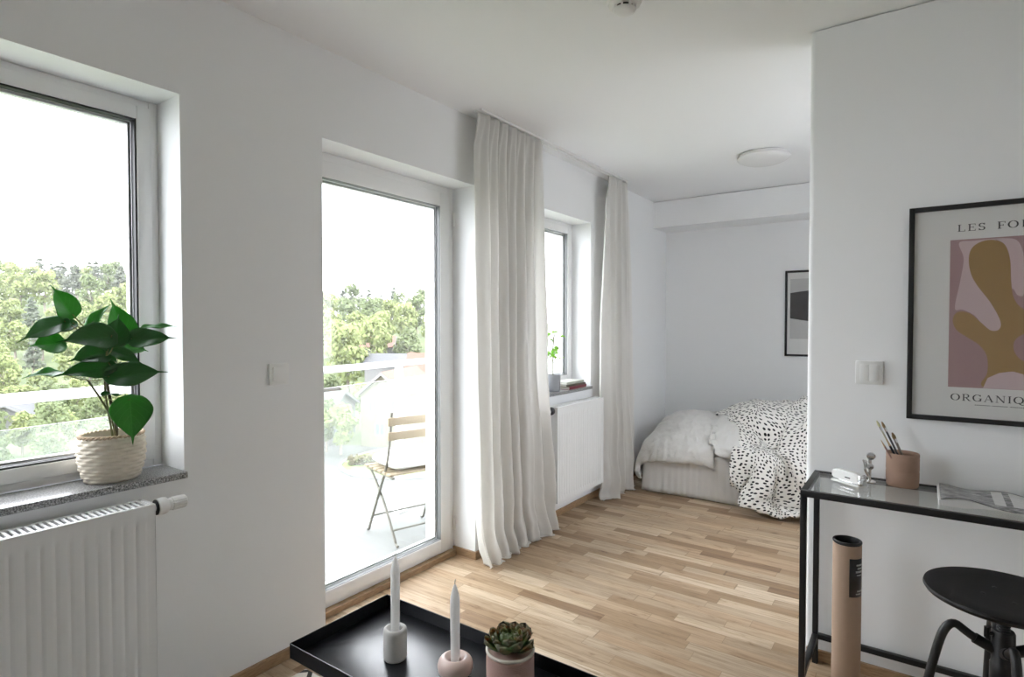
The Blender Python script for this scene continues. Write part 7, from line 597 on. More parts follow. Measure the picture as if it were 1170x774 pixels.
# ------------------------------------------------------------------ fittings on walls and ceiling
def switch(loc, w, n, axis, label):
    root = thing('light_switch', loc, label, 'light switch')
    x, y, z = loc
    def bx(a0, a1, d0, d1, z0, z1, b):   # a along the wall, d out of it
        g = G()
        if axis == 'x': g.box(x+d0, x+d1, y+a0, y+a1, z+z0, z+z1, b)
        else: g.box(x+a0, x+a1, y-d1, y-d0, z+z0, z+z1, b)
        return g
    h = w/2
    obj('frame', bx(-h, h, 0, .009, 0, w, .003), M['plastic'], root, 40)
    q = h*.68
    for k in range(n):
        a0 = -q+2*q*k/n+.0006; a1 = -q+2*q*(k+1)/n-.0006
        g = bx(a0, a1, .006, .0135, w/2-q, w/2+q, .0012); obj('rocker', g, M['plastic'], root, 40)
    return root
switch((0, 1.307, 1.105), .084, 1, 'x', 'single white light switch on the wall between window and balcony door')
switch((1.902, 2.557, 1.115), .088, 2, 'y', 'double white light switch on the wall beside the big poster')

root = thing('ceiling_lamp', (1.18, 4.185, H), 'round white flush dome lamp on the ceiling over the sleeping nook', 'ceiling lamp')
g = G(); g.lathe([(.150, -.001), (.158, -.006), (.158, -.022), (.150, -.026)], (1.18, 4.185, H), 64); obj('base', g, M['plastic'], root, 40)
g = G(); g.lathe([(.168*math.cos(a), -.020-.052*math.sin(a)) for a in [PI/2*k/12 for k in range(12)]]+[(.002, -.072)], (1.18, 4.185, H), 64)
o = obj('lamp_shade', g, pm('opal_glass_shade', (.78, .78, .78), .3, coat=.3), root, 180)

sx, sy = 1.185, 1.915
root = thing('smoke_detector', (sx, sy, H), 'small white round smoke alarm on the ceiling at the top edge', 'smoke alarm')
g = G(); g.lathe([(.056, -.0005), (.060, -.004), (.060, -.018), (.056, -.026), (.046, -.030)], (sx, sy, H), 48); obj('housing', g, M['plastic'], root, 35)
g = G()
for k in range(8):
    a = 2*PI*k/8
    g.box(-.006, .006, -.0035, .0035, -.045, -.028, rot=None)
g = G()
for k in range(8):
    a = 2*PI*k/8+.2; R_ = Matrix.Rotation(a, 3, 'Z')
    c = R_ @ Vector((.037, 0, 0))
    g.box(sx+c.x-.005, sx+c.x+.005, sy+c.y-.003, sy+c.y+.003, H-.042, H-.028, rot=R_)
obj('cage_ribs', g, M['plastic'], root, 35)
g = G(); g.lathe([(.032, -.041), (.030, -.026)], (sx, sy, H), 32); obj('sensor_chamber', g, M['dark'], root, 35, label='black sensor gap')
g = G(); g.lathe([(.006, -.060), (.022, -.057), (.036, -.050), (.040, -.041), (.036, -.039)], (sx, sy, H), 48); obj('cap', g, M['plastic'], root, 180)

# ------------------------------------------------------------------ framed pictures
M['frame'] = pm('black_wooden_picture_frame', (.012, .012, .013), .4, bump=(120, .1, .001))
M['paper'] = pm('off_white_poster_paper', (.70, .70, .69), .7)
M['mauve'] = pm('mauve_print_ink', (.36, .235, .245), .7)
M['pink'] = pm('pale_pink_print_ink', (.56, .44, .46), .7)
M['mustard'] = pm('mustard_print_ink', (.34, .215, .085), .7)
M['ink'] = pm('black_print_ink', (.05, .05, .052), .7)
def smooth_loop(pts, n=8):
    out = []; m = len(pts)
    for i in range(m):
        p0, p1, p2, p3 = [Vector(pts[(i+k-1) % m]) for k in range(4)]
        for k in range(n):
            t = k/n
            out.append(.5*((2*p1)+(-p0+p2)*t+(2*p0-5*p1+4*p2-p3)*t*t+(-p0+3*p1-3*p2+p3)*t**3))
    return out
def picture(x0, x1, z0, z1, yw, fw, name, label, cat):
    root = thing(name, ((x0+x1)/2, yw, z0), label, cat)
    g = G(); d0, d1 = yw-.024, yw-.002
    for a in ((x0, x0+fw, z0, z1), (x1-fw, x1, z0, z1), (x0+fw-.0005, x1-fw+.0005, z0, z0+fw), (x0+fw-.0005, x1-fw+.0005, z1-fw, z1)):
        g.box(a[0], a[1], d0, d1, a[2], a[3], .0012)
    obj('frame', g, M['frame'], root, 35)
    g = G(); g.box(x0+fw*.6, x1-fw*.6, yw-.012, yw-.004, z0+fw*.6, z1-fw*.6); pr = obj('print', g, M['paper'], root)
    g = G(); g.box(x0+fw*.8, x1-fw*.8, yw-.0180, yw-.0160, z0+fw*.8, z1-fw*.8); obj('glazing', g, M['pic_glass'], root)
    return root, pr
def flat(pts, y, t=.0003):
    g = G(); g.poly([(p[0], y, p[1]) for p in pts], (0, -t, 0)); return g
poster, pr = picture(2.020, 2.590, .999, 1.760, 2.557, .017, 'framed_poster', 'large black framed poster with mauve panel and mustard organic shape above the desk', 'poster')
PX0, PX1, PZ0, PZ1 = 2.140, 2.470, 1.121, 1.637
YP = 2.557-.0122
obj('colour_panel', flat([(PX0, PZ0), (PX1, PZ0), (PX1, PZ1), (PX0, PZ1)], YP), M['mauve'], pr)
def cm(p):   # measured on the print: 223 units = .194 m across, 450 units = .516 m down
    return Vector((PX0+(p[0]-172)*.000872, PZ1-(p[1]-172)*.001147))
def clip_panel(pts):
    return [(min(max(p.x, PX0), PX1), min(max(p.y, PZ0), PZ1)) for p in pts]
pinkb = smooth_loop([(172, 560), (190, 500), (222, 480), (262, 505), (290, 560), (300, 590), (286, 622), (240, 640), (172, 640)])
blob = smooth_loop([cm(p) for p in [(231, 232), (240, 200), (270, 182), (308, 180), (340, 196), (356, 240), (360, 300), (368, 350), (392, 382), (430, 392), (470, 370), (505, 380), (512, 420), (470, 452), (410, 455), (376, 475), (372, 505), (392, 532), (430, 545), (462, 575), (455, 610), (400, 600), (345, 590), (318, 612), (286, 618), (276, 606), (294, 575), (292, 525), (268, 492), (232, 470), (196, 446), (184, 415), (200, 392), (236, 396), (272, 424), (303, 448), (328, 444), (330, 418), (300, 365), (258, 312), (238, 275)]])
lilac = smooth_loop([cm(p) for p in [(200, 182), (250, 178), (330, 176), (380, 190), (400, 260), (398, 340), (380, 345), (362, 330), (345, 440), (320, 456), (285, 445), (255, 405), (215, 385), (190, 380), (205, 300), (215, 230)]])
obj('pink_shape', flat(clip_panel(lilac), YP-.0004), M['pink'], pr)
obj('mustard_shape', flat(clip_panel(blob), YP-.0008), M['mustard'], pr)
corner = [cm((282, 621)), cm((296, 590)), cm((330, 574)), cm((370, 568)), cm((400, 575)), cm((430, 600)), cm((440, 621))]
obj('pink_shape', flat([(p.x, max(p.y, PZ0)) for p in corner], YP-.0012), M['pink'], pr)
# lettering: a small set of wide serif capitals drawn with strokes; every glyph sits in a 1 x 1 box
def arc(cx, cy, rx, ry, a0, a1, n=14): return [(cx+rx*math.cos(math.radians(a0+(a1-a0)*k/n)), cy+ry*math.sin(math.radians(a0+(a1-a0)*k/n))) for k in range(n+1)]
T, t_ = .15, .06
def sf(x, y, w=.16): return [((x-w, y), (x+w, y), t_)]
GL = {
 'L': (.82, [[(.2, 0), (.2, 1)], 'T'], [[(.05, .03), (.78, .03)], 't'], [[(.77, 0), (.77, .25)], 't'], [[(.05, .97), (.38, .97)], 't']),
 'E': (.84, [[(.2, 0), (.2, 1)], 'T'], [[(.05, .03), (.78, .03)], 't'], [[(.05, .97), (.76, .97)], 't'], [[(.2, .52), (.56, .52)], 't'], [[(.77, 0), (.77, .24)], 't'], [[(.75, .78), (.75, 1)], 't'], [[(.57, .40), (.57, .64)], 't']),
 'F': (.80, [[(.2, 0), (.2, 1)], 'T'], [[(.05, .03), (.38, .03)], 't'], [[(.05, .97), (.74, .97)], 't'], [[(.2, .50), (.56, .50)], 't'], [[(.74, .76), (.74, 1)], 't'], [[(.57, .38), (.57, .62)], 't']),
 'S': (.72, [arc(.36, .735, .26, .235, 20, 270)+arc(.36, .265, .27, .235, 90, -160), 'm'], [[(.63, .74), (.63, 1)], 't'], [[(.08, 0), (.08, .26)], 't']),
 'O': (1.05, [arc(.5, .5, .43, .47, 0, 360, 32), 'O']),
 'Q': (1.05, [arc(.5, .5, .43, .47, 0, 360, 32), 'O'], [[(.5, .12), (.72, -.12), (1.0, -.2)], 'm']),
 'R': (.98, [[(.2, 0), (.2, 1)], 'T'], [[(.05, .03), (.38, .03)], 't'], [[(.05, .97), (.45, .97)], 't'], [[(.2, .97)]+arc(.46, .735, .26, .235, 90, -90)+[(.2, .5)], 'm'], [[(.44, .5), (.80, .03), (.96, .03)], 'm']),
 'M': (1.2, [[(.15, 0), (.2, 1)], 't'], [[(.2, 1), (.58, .05)], 'T'], [[(.58, .05), (.95, 1)], 't'], [[(.95, 1), (.98, 0)], 'T'], [[(.02, .03), (.3, .03)], 't'], [[(.83, .03), (1.13, .03)], 't']),
 'G': (1.02, [arc(.5, .5, .42, .47, 40, 320, 26), 'O'], [[(.84, .05), (.84, .42)], 'T'], [[(.66, .42), (.98, .42)], 't'], [[(.82, .72), (.82, .98)], 't']),
 'A': (1.02, [[(.12, 0), (.47, 1)], 't'], [[(.47, 1), (.86, 0)], 'T'], [[(.24, .34), (.72, .34)], 't'], [[(0, .03), (.26, .03)], 't'], [[(.68, .03), (1.0, .03)], 't']),
 'N': (1.08, [[(.17, 0), (.17, 1)], 't'], [[(.17, .98), (.88, .03)], 'T'], [[(.88, 0), (.88, 1)], 't'], [[(.02, .03), (.32, .03)], 't'], [[(.02, .97), (.22, .97)], 't'], [[(.74, .97), (1.02, .97)], 't']),
 'I': (.44, [[(.2, 0), (.2, 1)], 'T'], [[(.04, .03), (.36, .03)], 't'], [[(.04, .97), (.36, .97)], 't']),
 'U': (1.02, [[(.2, 1), (.2, .35)]+arc(.5, .3, .3, .27, 180, 360, 12)[1:]+[(.8, 1)], 'm'], [[(.05, .97), (.36, .97)], 't'], [[(.66, .97), (.94, .97)], 't']),
 ' ': (.7,)}
def lettering(text, x0, z0, h, y, track, sx=1.25):
    g = G(); x = x0
    def seg(a, b, w):
        a, b = Vector(a), Vector(b); d = (b-a)
        if d.length < 1e-6: return
        n = Vector((-d.y, d.x)).normalized()*w/2
        q = [a+n, b+n, b-n, a-n]
        g.poly([(x+p.x*h*sx, y, z0+p.y*h) for p in q], (0, -.0003, 0))
    for ch in text:
        gl = GL[ch]
        for path, kind in gl[1:]:
            for p, q in zip(path, path[1:]):
                d = Vector(q)-Vector(p)
                if kind == 'O': w = .05+.13*(abs(d.y)/max(1e-6, d.length))**1.5
                elif kind == 'm': w = .06+.09*(abs(d.y)/max(1e-6, d.length))
                else: w = {'T': T, 't': t_}[kind]
                dd = d.normalized()*.012 if len(path) > 2 else d*0
                seg(Vector(p)-dd, Vector(q)+dd, w)
        x += (gl[0]*sx+track)*h
    return g, x
g, xe = lettering('LES FORMES', 2.159, 1.665, .0240, YP, .25, 1.12); obj('lettering', g, M['ink'], pr)
g, xe = lettering('ORGANIQUES', 2.148, 1.0745, .0235, YP, .17, 1.10); obj('lettering', g, M['ink'], pr)
g = G()
for k in range(34):
    if k % 9 == 8: continue
    g.box(2.215+k*.0052, 2.2182+k*.0052, YP-.0003, YP, 1.0605, 1.0632)
obj('small_print', g, M['ink'], pr)

art, pr2 = picture(1.090, 1.590, 1.068, 1.817, 5.545, .018, 'framed_picture', 'black framed print of a dark band over the bed, half hidden by the wall', 'picture')
YQ = 5.545-.0122
M['grey_ink'] = pm('grey_print_ink', (.36, .36, .36), .7); M['lgrey'] = pm('light_grey_print_ink', (.50, .50, .50), .7)
obj('grey_panel', flat([(1.130, 1.220), (1.555, 1.220), (1.555, 1.745), (1.130, 1.745)], YQ), M['lgrey'], pr2)
obj('dark_band', flat([(1.130, 1.400), (1.20, 1.388), (1.30, 1.372), (1.42, 1.40), (1.555, 1.36), (1.555, 1.63), (1.40, 1.66), (1.28, 1.640), (1.20, 1.632), (1.130, 1.622)], YQ-.0004), M['ink'], pr2)

# ------------------------------------------------------------------ bed in the nook
bedroot = thing('bed', (1.24, 4.95, 0), 'low bed with a pale pleated valance standing in the nook', 'bed')
g = G(); g.box(.28, 2.20, 4.44, 5.50, .02, .30, .02); obj('bed_base', g, M['skirt'], bedroot, 40)
g = G(); g.box(.27, 2.21, 4.43, 5.505, .302, .385, .03, 4); obj('mattress', g, M['bed_grey'], bedroot, 60)
def val(u, v):
    # runs along the left end, then the whole front
    L1, L2 = 1.0, 1.98; s = u*(L1+L2)
    w = .0018*math.sin(s*120+2*math.sin(s*9))*(.3+v)+.010*v*math.sin(s*8+math.sin(s*3))
    fl = .015*v
    if s < L1-.03: return (.245-w-fl, 5.42-s, .345-.337*v)
    if s > L1+.03: return (.245+(s-L1), 4.40-w-fl, .345-.337*v)
    a = (s-L1+.03)/.06*PI/2; r = .03+fl
    return (.275-r*math.cos(a)-w*.7, 4.43-r*math.sin(a)-w*.7, .345-.337*v)
g = G(); g.grid(560, 10, val); o = obj('valance', g, M['skirt'], bedroot, 180)
md = o.modifiers.new('Solidify', 'SOLIDIFY'); md.thickness = .002
STRETCH = bpy.data.objects.new('cloth_grain', None); C.objects.link(STRETCH); STRETCH.parent = bedroot; STRETCH.location = (.3, -.4, .2); STRETCH.scale = (.55, 1.0, 2.2); STRETCH.rotation_euler = (.2, .3, .5)
def draped(name, key, m, label, cat, thick, lvl=1, folds=()):
    # the folds as measured heights: steps in millimetres from one point of the sheet to the next, for x, y and z
    nx, ny = CLOTH[key][:2]; n = (nx+1)*(ny+1); P = []
    for steps in CLOTH[key][2:]:
        acc = 0; col = []
        for q in steps: acc += q; col.append(acc*.001)
        P.append(col)
    V = [Vector((P[0][k], P[1][k]+4.5, P[2][k])) for k in range(n)]
    V = [V[k] if (k % (ny+1) in (0, ny) or k < ny+1 or k >= n-ny-1) else V[k]*.5+(V[k-1]+V[k+1]+V[k-ny-1]+V[k+ny+1])*.125 for k in range(n)]
    g = G(); it = [[g.bm.verts.new(V[i*(ny+1)+j]) for j in range(ny+1)] for i in range(nx+1)]
    L = g.bm.loops.layers.uv.verify()
    for i in range(nx):
        for j in range(ny):
            f = g.bm.faces.new([it[i][j], it[i+1][j], it[i+1][j+1], it[i][j+1]])
            for l, (p, r) in zip(f.loops, ((0, 0), (1, 0), (1, 1), (0, 1))): l[L].uv = ((i+p)/nx*1.55, (j+r)/ny*1.60)
    o = obj(name, g, m, None, 180)
    tag(o, label, cat)
    md = o.modifiers.new('Solidify', 'SOLIDIFY'); md.thickness = thick; md.offset = -1
    md = o.modifiers.new('Subdivision', 'SUBSURF'); md.levels = lvl; md.render_levels = lvl
    for size, st in folds:
        tx = bpy.data.textures.new('cloth_creases', 'CLOUDS'); tx.noise_scale = size; tx.noise_depth = 2
        md = o.modifiers.new('Creases', 'DISPLACE'); md.texture = tx; md.strength = st; md.mid_level = .5; md.texture_coords = 'OBJECT'; md.texture_coords_object = STRETCH
    return o
draped('duvet', 'dA', M['bed_grey'], 'plain pale grey puffy duvet lying at the curtain end of the bed', 'duvet', .02, 2, ((.085, .030), (.03, .008)))
draped('duvet', 'dB', M['bed_grey'], 'plain pale grey duvet fold between the puffy end and the spotted blanket', 'duvet', .02, 2, ((.08, .026), (.03, .007)))
draped('spotted_duvet', 'd2', M['dots'], 'crumpled white duvet with black dots hanging off the bed to the floor', 'duvet', .018, 1, ((.09, .022),))
# ------------------------------------------------------------------ desk and what stands on it
DX0, DX1, DY0, DY1, DZ = 1.724, 2.680, 2.198, 2.541, .765
root = thing('desk', (2.2, 2.37, 0), 'narrow black steel desk with a clear glass top against the wall', 'desk')
b = .020
for (x, y) in ((DX0, DY0), (DX0, DY1-b), (DX1-b, DY0), (DX1-b, DY1-b)):
    g = G(); g.box(x, x+b, y, y+b, 0, DZ-.018, .0015); obj('leg', g, M['black_metal'], root, 35)
g = G()
g.box(DX0, DX1, DY0, DY0+b, DZ-.022, DZ, .0015); g.box(DX0, DX1, DY1-b, DY1, DZ-.022, DZ, .0015)
g.box(DX0, DX0+b, DY0+b-.001, DY1-b+.001, DZ-.022, DZ, .0015); g.box(DX1-b, DX1, DY0+b-.001, DY1-b+.001, DZ-.022, DZ, .0015)
obj('top_frame', g, M['black_metal'], root, 35)
g = G(); g.box(DX0+b-.004, DX1-b+.004, DY0+b-.004, DY1-b+.004, DZ-.0075, DZ-.0020, .0008, 1); obj('glass_top', g, M['desk_glass'], root)
for x in (DX0, DX1-b):
    g = G(); g.box(x, x+b, DY0+b-.001, DY1-b+.001, .100, .120, .0015); obj('side_rail', g, M['black_metal'], root, 35)
g = G(); g.box(DX0+b-.001, DX1-b+.001, DY1-b, DY1, .100, .120, .0015); obj('back_rail', g, M['black_metal'], root, 35)

# clay cup with brushes and pencils
cx, cy, cz = 2.012, 2.480, DZ-.0019
M['clay'] = pm('matte_terracotta_clay', (.33, .215, .16), .85, var=.10, vscale=30, bump=(150, .15, .001))
root = thing('pencil_cup', (cx, cy, cz), 'brown clay cup on the glass desk holding pencils', 'cup')
g = G()
pr_ = [(.046, 0), (.0485, .003), (.0500, .03), (.0500, .052), (.0492, .056), (.0503, .060), (.0505, .090), (.0512, .100), (.0500, .104), (.0512, .108), (.0510, .116), (.0495, .119), (.0470, .117), (.0455, .100), (.0450, .012), (.001, .010)]
g.lathe(pr_, (cx, cy, cz), 56, fn=lambda r, h, a: r*(1+.010*math.sin(a*2+h*40)+.006*math.sin(a*3+h*15)))
obj('cup_body', g, M['clay'], root, 60)
def pencil(base, tip, r, col, label, kind='pencil', ends=None):
    base, tip = Vector(base), Vector(tip); d = (tip-base).normalized(); L = (tip-base).length
    rt = thing(kind, base, label, kind)
    m = pm(kind+'_lacquer', col, .35)
    g = G(); g.tube([base, base+d*(L-.03)], r, 6, True); obj('shaft', g, m, rt, 35)
    if kind == 'pencil':
        g = G(); g.tube([base+d*(L-.03), base+d*(L-.004)], [r, r*.25], 10); obj('tip', g, pm('bare_wood_tip', (.5, .36, .22), .7), rt, 40)
    else:
        g = G(); g.tube([base+d*(L-.03), base+d*(L-.015)], [r*1.15, r*1.3], 12); obj('ferrule', g, M['chrome'], rt, 40)
        g = G(); g.tube([base+d*(L-.015), base+d*(L-.006), base+d*(L+.008)], [r*1.2, r*1.4, r*.5], 10); obj('bristles', g, pm('brush_bristles', ends or (.3, .2, .1), .9), rt, 60)
zb = cz+.0135
pencil((2.035, 2.470, zb), (1.936, 2.462, .984), .0032, (.50, .47, .36), 'pale tipped brush leaning highest out of the clay cup', 'paint_brush', (.62, .60, .36))
pencil((2.040, 2.480, zb), (1.950, 2.490, .978), .0036, (.06, .06, .065), 'black and silver pen beside the tallest brush in the cup', 'pen')
pencil((2.024, 2.450, zb), (1.946, 2.438, .930), .0034, (.30, .18, .15), 'reddish pencil, the lowest on the window side of the cup', 'pencil')
pencil((2.036, 2.461, zb), (1.962, 2.446, .934), .0042, (.012, .012, .014), 'thick black pencil in the middle of the clay cup', 'pencil')
pencil((2.046, 2.500, zb), (1.982, 2.496, .940), .0045, (.20, .17, .14), 'grey brown marker leaning on the cup rim nearest the wall', 'marker')

# white stapler lying on the desk, chrome clip standing behind it
root = thing('stapler', (1.852, 2.385, cz), 'white stapler with chrome nose lying near the glass desk corner', 'stapler', rz=math.radians(-38))
g = G(); g.box(-.062, .058, -.017, .017, 0.001, .009, .003); obj('base', g, M['plastic'], root, 40, local=True)
g = G()
g.poly([(-.060, -.015, .016), (.048, -.015, .012), (.058, -.015, .020), (.052, -.015, .044), (.030, -.015, .050), (-.052, -.015, .047), (-.062, -.015, .038)], (0, .030, 0))
bmesh.ops.bevel(g.bm, geom=list(g.bm.edges), offset=.004, segments=3, affect='EDGES'); obj('arm', g, M['plastic'], root, 40, local=True)
g = G(); g.box(-.055, .060, -.011, .011, .0085, .0155, .0015); obj('staple_rail', g, M['chrome'], root, 35, local=True)
g = G(); g.box(.052, .064, -.0155, .0155, .010, .046, .003); obj('nose', g, M['chrome'], root, 40, local=True, label='shiny chrome nose')
g = G(); g.box(.000, .022, -.0165, -.0145, .026, .030, .0005, 1); obj('badge', g, M['dark'], root, 35, local=True)
root = thing('desk_clip', (1.913, 2.462, cz), 'shiny chrome clip standing upright between stapler and clay cup', 'clip')
g = G(); g.lathe([(.020, .0005), (.0205, .004), (.016, .007), (.005, .009)], (1.913, 2.462, cz), 28); obj('base', g, M['chrome'], root, 40)
g = G(); g.tube([(1.913, 2.462, cz+.006), (1.913, 2.462, cz+.085)], .0055, 12); obj('stem', g, M['chrome'], root, 40)
g = G(); g.lathe([(.003, -.005), (.013, -.004), (.0145, 0), (.013, .004), (.003, .005)], (1.917, 2.455, cz+.098), 28, 'y'); g.lathe([(.003, -.004), (.011, -.003), (.012, 0), (.011, .003), (.003, .004)], (1.915, 2.452, cz+.060), 28, 'y')
obj('discs', g, M['chrome'], root, 40)
for s in (0, 1):
    g = G(); g.tube([(1.911, 2.458, cz+.020), (1.902-.004*s, 2.452, cz+.045), (1.896+.008*s, 2.448, cz+.078), (1.892+.008*s, 2.448, cz+.082)], .0032, 10)
    obj('prong', g, M['chrome'], root, 40)

# open magazine on the desk
def magmat():
    t = NT('grey_magazine_cover'); c = t.coord('UV')
    a = t.noise(7, 5, .65, t.map(c, (1, 3.2, 1)))
    bandx = t.n('ShaderNodeSeparateXYZ', {0: c})
    k = t.ramp(a, [(.38, (.015, .015, .016)), (.47, (.10, .10, .10)), (.56, (.30, .30, .30)), (.66, (.65, .65, .65))])
    inb = t.math('MULTIPLY', t.math('GREATER_THAN', bandx.outputs[0], .50), t.math('LESS_THAN', bandx.outputs[0], .60))
    inc = t.math('MULTIPLY', t.math('GREATER_THAN', bandx.outputs[0], .66), t.math('LESS_THAN', bandx.outputs[0], .86))
    iny = t.math('MULTIPLY', t.math('GREATER_THAN', bandx.outputs[1], .24), t.math('LESS_THAN', bandx.outputs[1], .93))
    k = t.mix(t.math('MULTIPLY', t.math('MULTIPLY', t.math('MAXIMUM', inb, inc), iny), .8), k, (.74, .74, .73))
    t.set(Base_Color=k, Roughness=.28, Coat_Weight=.2); return t.m
root = thing('magazine', (2.24, 2.38, cz), 'grey glossy magazine lying with wavy pages on the glass desk', 'magazine')
def mag(u, v, top):
    x = 2.117+.275*u; y = 2.262+.225*v+.020*u*(1-v)*math.sin(u*5)
    z = cz+.004+top*(.013+.010*math.sin(u*4.2+.6)*(1-.6*v)+.006*math.sin(u*9+2*v))
    z += (1-top)*.006*max(0, math.sin(u*5.5-1.2))*(1-v)
    return (x+.006*(1-top), y, z)
g = G(); g.grid(40, 20, lambda u, v: mag(u, v, .93)); g.grid(40, 20, lambda u, v: mag(u, v, 0))
for e in range(5):
    g.grid(40, 1, lambda u, v, e=e: Vector(mag(u, 0, .18*(e+v)))+Vector((0, .004*((e+v) % 1), 0)))
    g.grid(1, 20, lambda u, v, e=e: Vector(mag(1, v, .18*(e+u)))+Vector((-.003*((e+u) % 1), 0, 0)))
obj('pages', g, M['paper'], root, 60)
g = G(); g.grid(40, 20, lambda u, v: Vector(mag(u, v, 1))+Vector((0, -.002, .0006)), uv=(1, 1)); o = obj('cover', g, magmat(), root, 180)
md = o.modifiers.new('Solidify', 'SOLIDIFY'); md.thickness = .0006
g = G(); g.box(2.112, 2.121, 2.262, 2.490, cz+.0008, cz+.021, .002); obj('spine', g, M['paper'], root, 40)

# cardboard mailing tube under the desk
tx, ty = 1.855, 2.350
M['card'] = pm('brown_cardboard', (.40, .285, .21), .8, var=.05, vscale=25, bump=(90, .06, .001))
root = thing('mailing_tube', (tx, ty, 0), 'brown cardboard tube with black end standing on the floor under the desk', 'tube')
g = G(); g.lathe([(.0445, .0), (.0455, .002), (.0455, .560), (.0445, .562), (.0425, .562), (.0425, .10), (.001, .09)], (tx, ty, 0), 64); obj('tube_body', g, M['card'], root, 35)
g = G(); g.lathe([(.0424, .548), (.0424, .566), (.0462, .566), (.0466, .5705), (.0450, .5735), (.0400, .5735), (.0385, .569), (.0380, .535), (.001, .533)], (tx, ty, 0), 64); obj('end_cap', g, M['black_metal'], root, 35, label='black plastic end cap')
g = G()
a0, a1 = math.radians(-76), math.radians(-8)
def lab(u, v): a = a0+(a1-a0)*u; return (tx+.0459*math.cos(a), ty+.0459*math.sin(a), .385+.135*v)
g.grid(16, 2, lab); o = obj('label', g, pm('black_paper_label', (.012, .012, .013), .4), root, 60, label='black label with white print')
md = o.modifiers.new('Solidify', 'SOLIDIFY'); md.thickness = .0004
g = G()
for (u0, u1, v0, v1) in ((.42, .95, .82, .86), (.50, .92, .73, .77), (.38, .95, .64, .69), (.45, .85, .56, .59), (.48, .95, .14, .18), (.40, .80, .07, .10)):
    g.grid(8, 1, lambda u, v: (Vector(lab(u0+(u1-u0)*u, v0+(v1-v0)*v))-Vector((tx, ty, 0)))*1.0+Vector((tx+.0006, ty-.0006, 0)))
obj('lettering', g, pm('white_label_print', (.45, .46, .46), .6), root)

# ------------------------------------------------------------------ round black stool
qx, qy, qz = 2.238, 1.892, .660
root = thing('stool', (qx, qy, 0), 'round black stool with bent tube legs and screw post by the desk', 'stool')
g = G(); g.lathe([(.001, qz-.024), (.120, qz-.024), (.150, qz-.022), (.163, qz-.016), (.168, qz-.008), (.166, qz-.002), (.158, qz), (.120, qz-.003), (.001, qz-.006)], (qx, qy, 0), 96, cap=False)
seat = obj('seat', g, M['black_wood'], root, 50)
for k in range(4):
    a = math.radians(20+90*k); g = G(); px, py = qx+.045*math.cos(a), qy+.045*math.sin(a)
    g.lathe([(.0045, qz-.006), (.0045, qz-.0040), (.003, qz-.0032)], (px, py, 0), 14); obj('bolt', g, M['black_metal'], seat, 40)
g = G(); g.lathe([(.055, qz-.034), (.058, qz-.024)], (qx, qy, 0), 32); obj('seat_plate', g, M['black_metal'], root, 40)
def thread(r, h, a): return r
g = G()
prf = []
z = .34
while z < qz-.034: prf += [(.0125, z), (.0145, z+.003)]; z += .006
g.lathe(prf, (qx, qy, 0), 24); obj('screw_post', g, M['black_metal'], root, 60)
g = G(); g.lathe([(.024, .395), (.027, .400), (.027, .478), (.0245, .482), (.0245, .560), (.022, .565)], (qx, qy, 0), 36); obj('hub', g, M['black_metal'], root, 40)
g = G(); g.tube([(qx-.022, qy-.012, .555), (qx-.036, qy-.02, .556)], .005, 10); g.tube([(qx-.034, qy-.018, .546), (qx-.034, qy-.018, .572)], .006, 10); obj('lock_screw', g, M['black_metal'], root, 40)
def bez(p, n=10):
    out = [Vector(p[0])]
    for i in range(1, len(p)-1):
        a = (Vector(p[i-1])+Vector(p[i]))/2 if i > 1 else Vector(p[0]); c = (Vector(p[i])+Vector(p[i+1]))/2 if i < len(p)-2 else Vector(p[-1])
        for k in range(1, n+1):
            t = k/n; out.append(a*(1-t)**2+Vector(p[i])*2*t*(1-t)+c*t*t)
    return out
for k in range(4):
    a = math.radians(186+90*k); d = Vector((math.cos(a), math.sin(a), 0)); c = Vector((qx, qy, 0)); Z = Vector((0, 0, 1))
    g = G()
    g.tube(bez([c+d*.018+Z*.512, c+d*.06+Z*.530, c+d*.115+Z*.575, c+d*.150+Z*.42, c+d*.170+Z*.28, c+d*.215+Z*.012], 10), .0105, 14)
    leg = obj('leg', g, M['black_metal'], root, 60)
    g = G(); g.tube([c+d*.020+Z*.513, c+d*.058+Z*.531], .0135, 14); obj('socket', g, M['black_metal'], leg, 40)
    g = G(); g.lathe([(.013, 0), (.014, .004), (.013, .022)], tuple(c+d*.214), 16); obj('rubber_foot', g, M['dark'], leg, 40)
g = G(); pts = [(qx+.172*math.cos(2*PI*k/48), qy+.172*math.sin(2*PI*k/48), .26) for k in range(48)]
g.tube(pts, .007, 10, closed=True); obj('foot_ring', g, M['black_metal'], root, 60)

# ------------------------------------------------------------------ tray table in front
TX0, TX1, TY0, TY1, TZ = .615, 1.500, .943, 1.308, .440
root = thing('tray_table', (1.05, 1.12, 0), 'low black metal tray table with a raised rim at the front', 'tray table')
g = G(); g.box(TX0+.001, TX1-.001, TY0+.001, TY1-.001, TZ-.042, TZ-.0385, .001); t0 = obj('tray', g, M['tray_black'], root, 35)
g = G(); w = .0028
g.box(TX0, TX0+w, TY0, TY1, TZ-.042, TZ, .0008, 1); g.box(TX1-w, TX1, TY0, TY1, TZ-.042, TZ, .0008, 1)
g.box(TX0+w, TX1-w, TY0, TY0+w, TZ-.042, TZ, .0008, 1); g.box(TX0+w, TX1-w, TY1-w, TY1, TZ-.042, TZ, .0008, 1)
obj('rim', g, M['tray_black'], root, 35)
for x in (TX0+.16, TX1-.16):
    for y in (TY0+.07, TY1-.07):
        g = G(); g.tube([(x, y, .008), (x, y, TZ-.043)], .008, 12); obj('leg', g, M['black_metal'], root, 40)
for x in (TX0+.16, TX1-.16):
    g = G(); g.tube([(x, TY0+.07, .016), (x, TY1-.07, .016)], .008, 12); obj('floor_bar', g, M['black_metal'], root, 40)
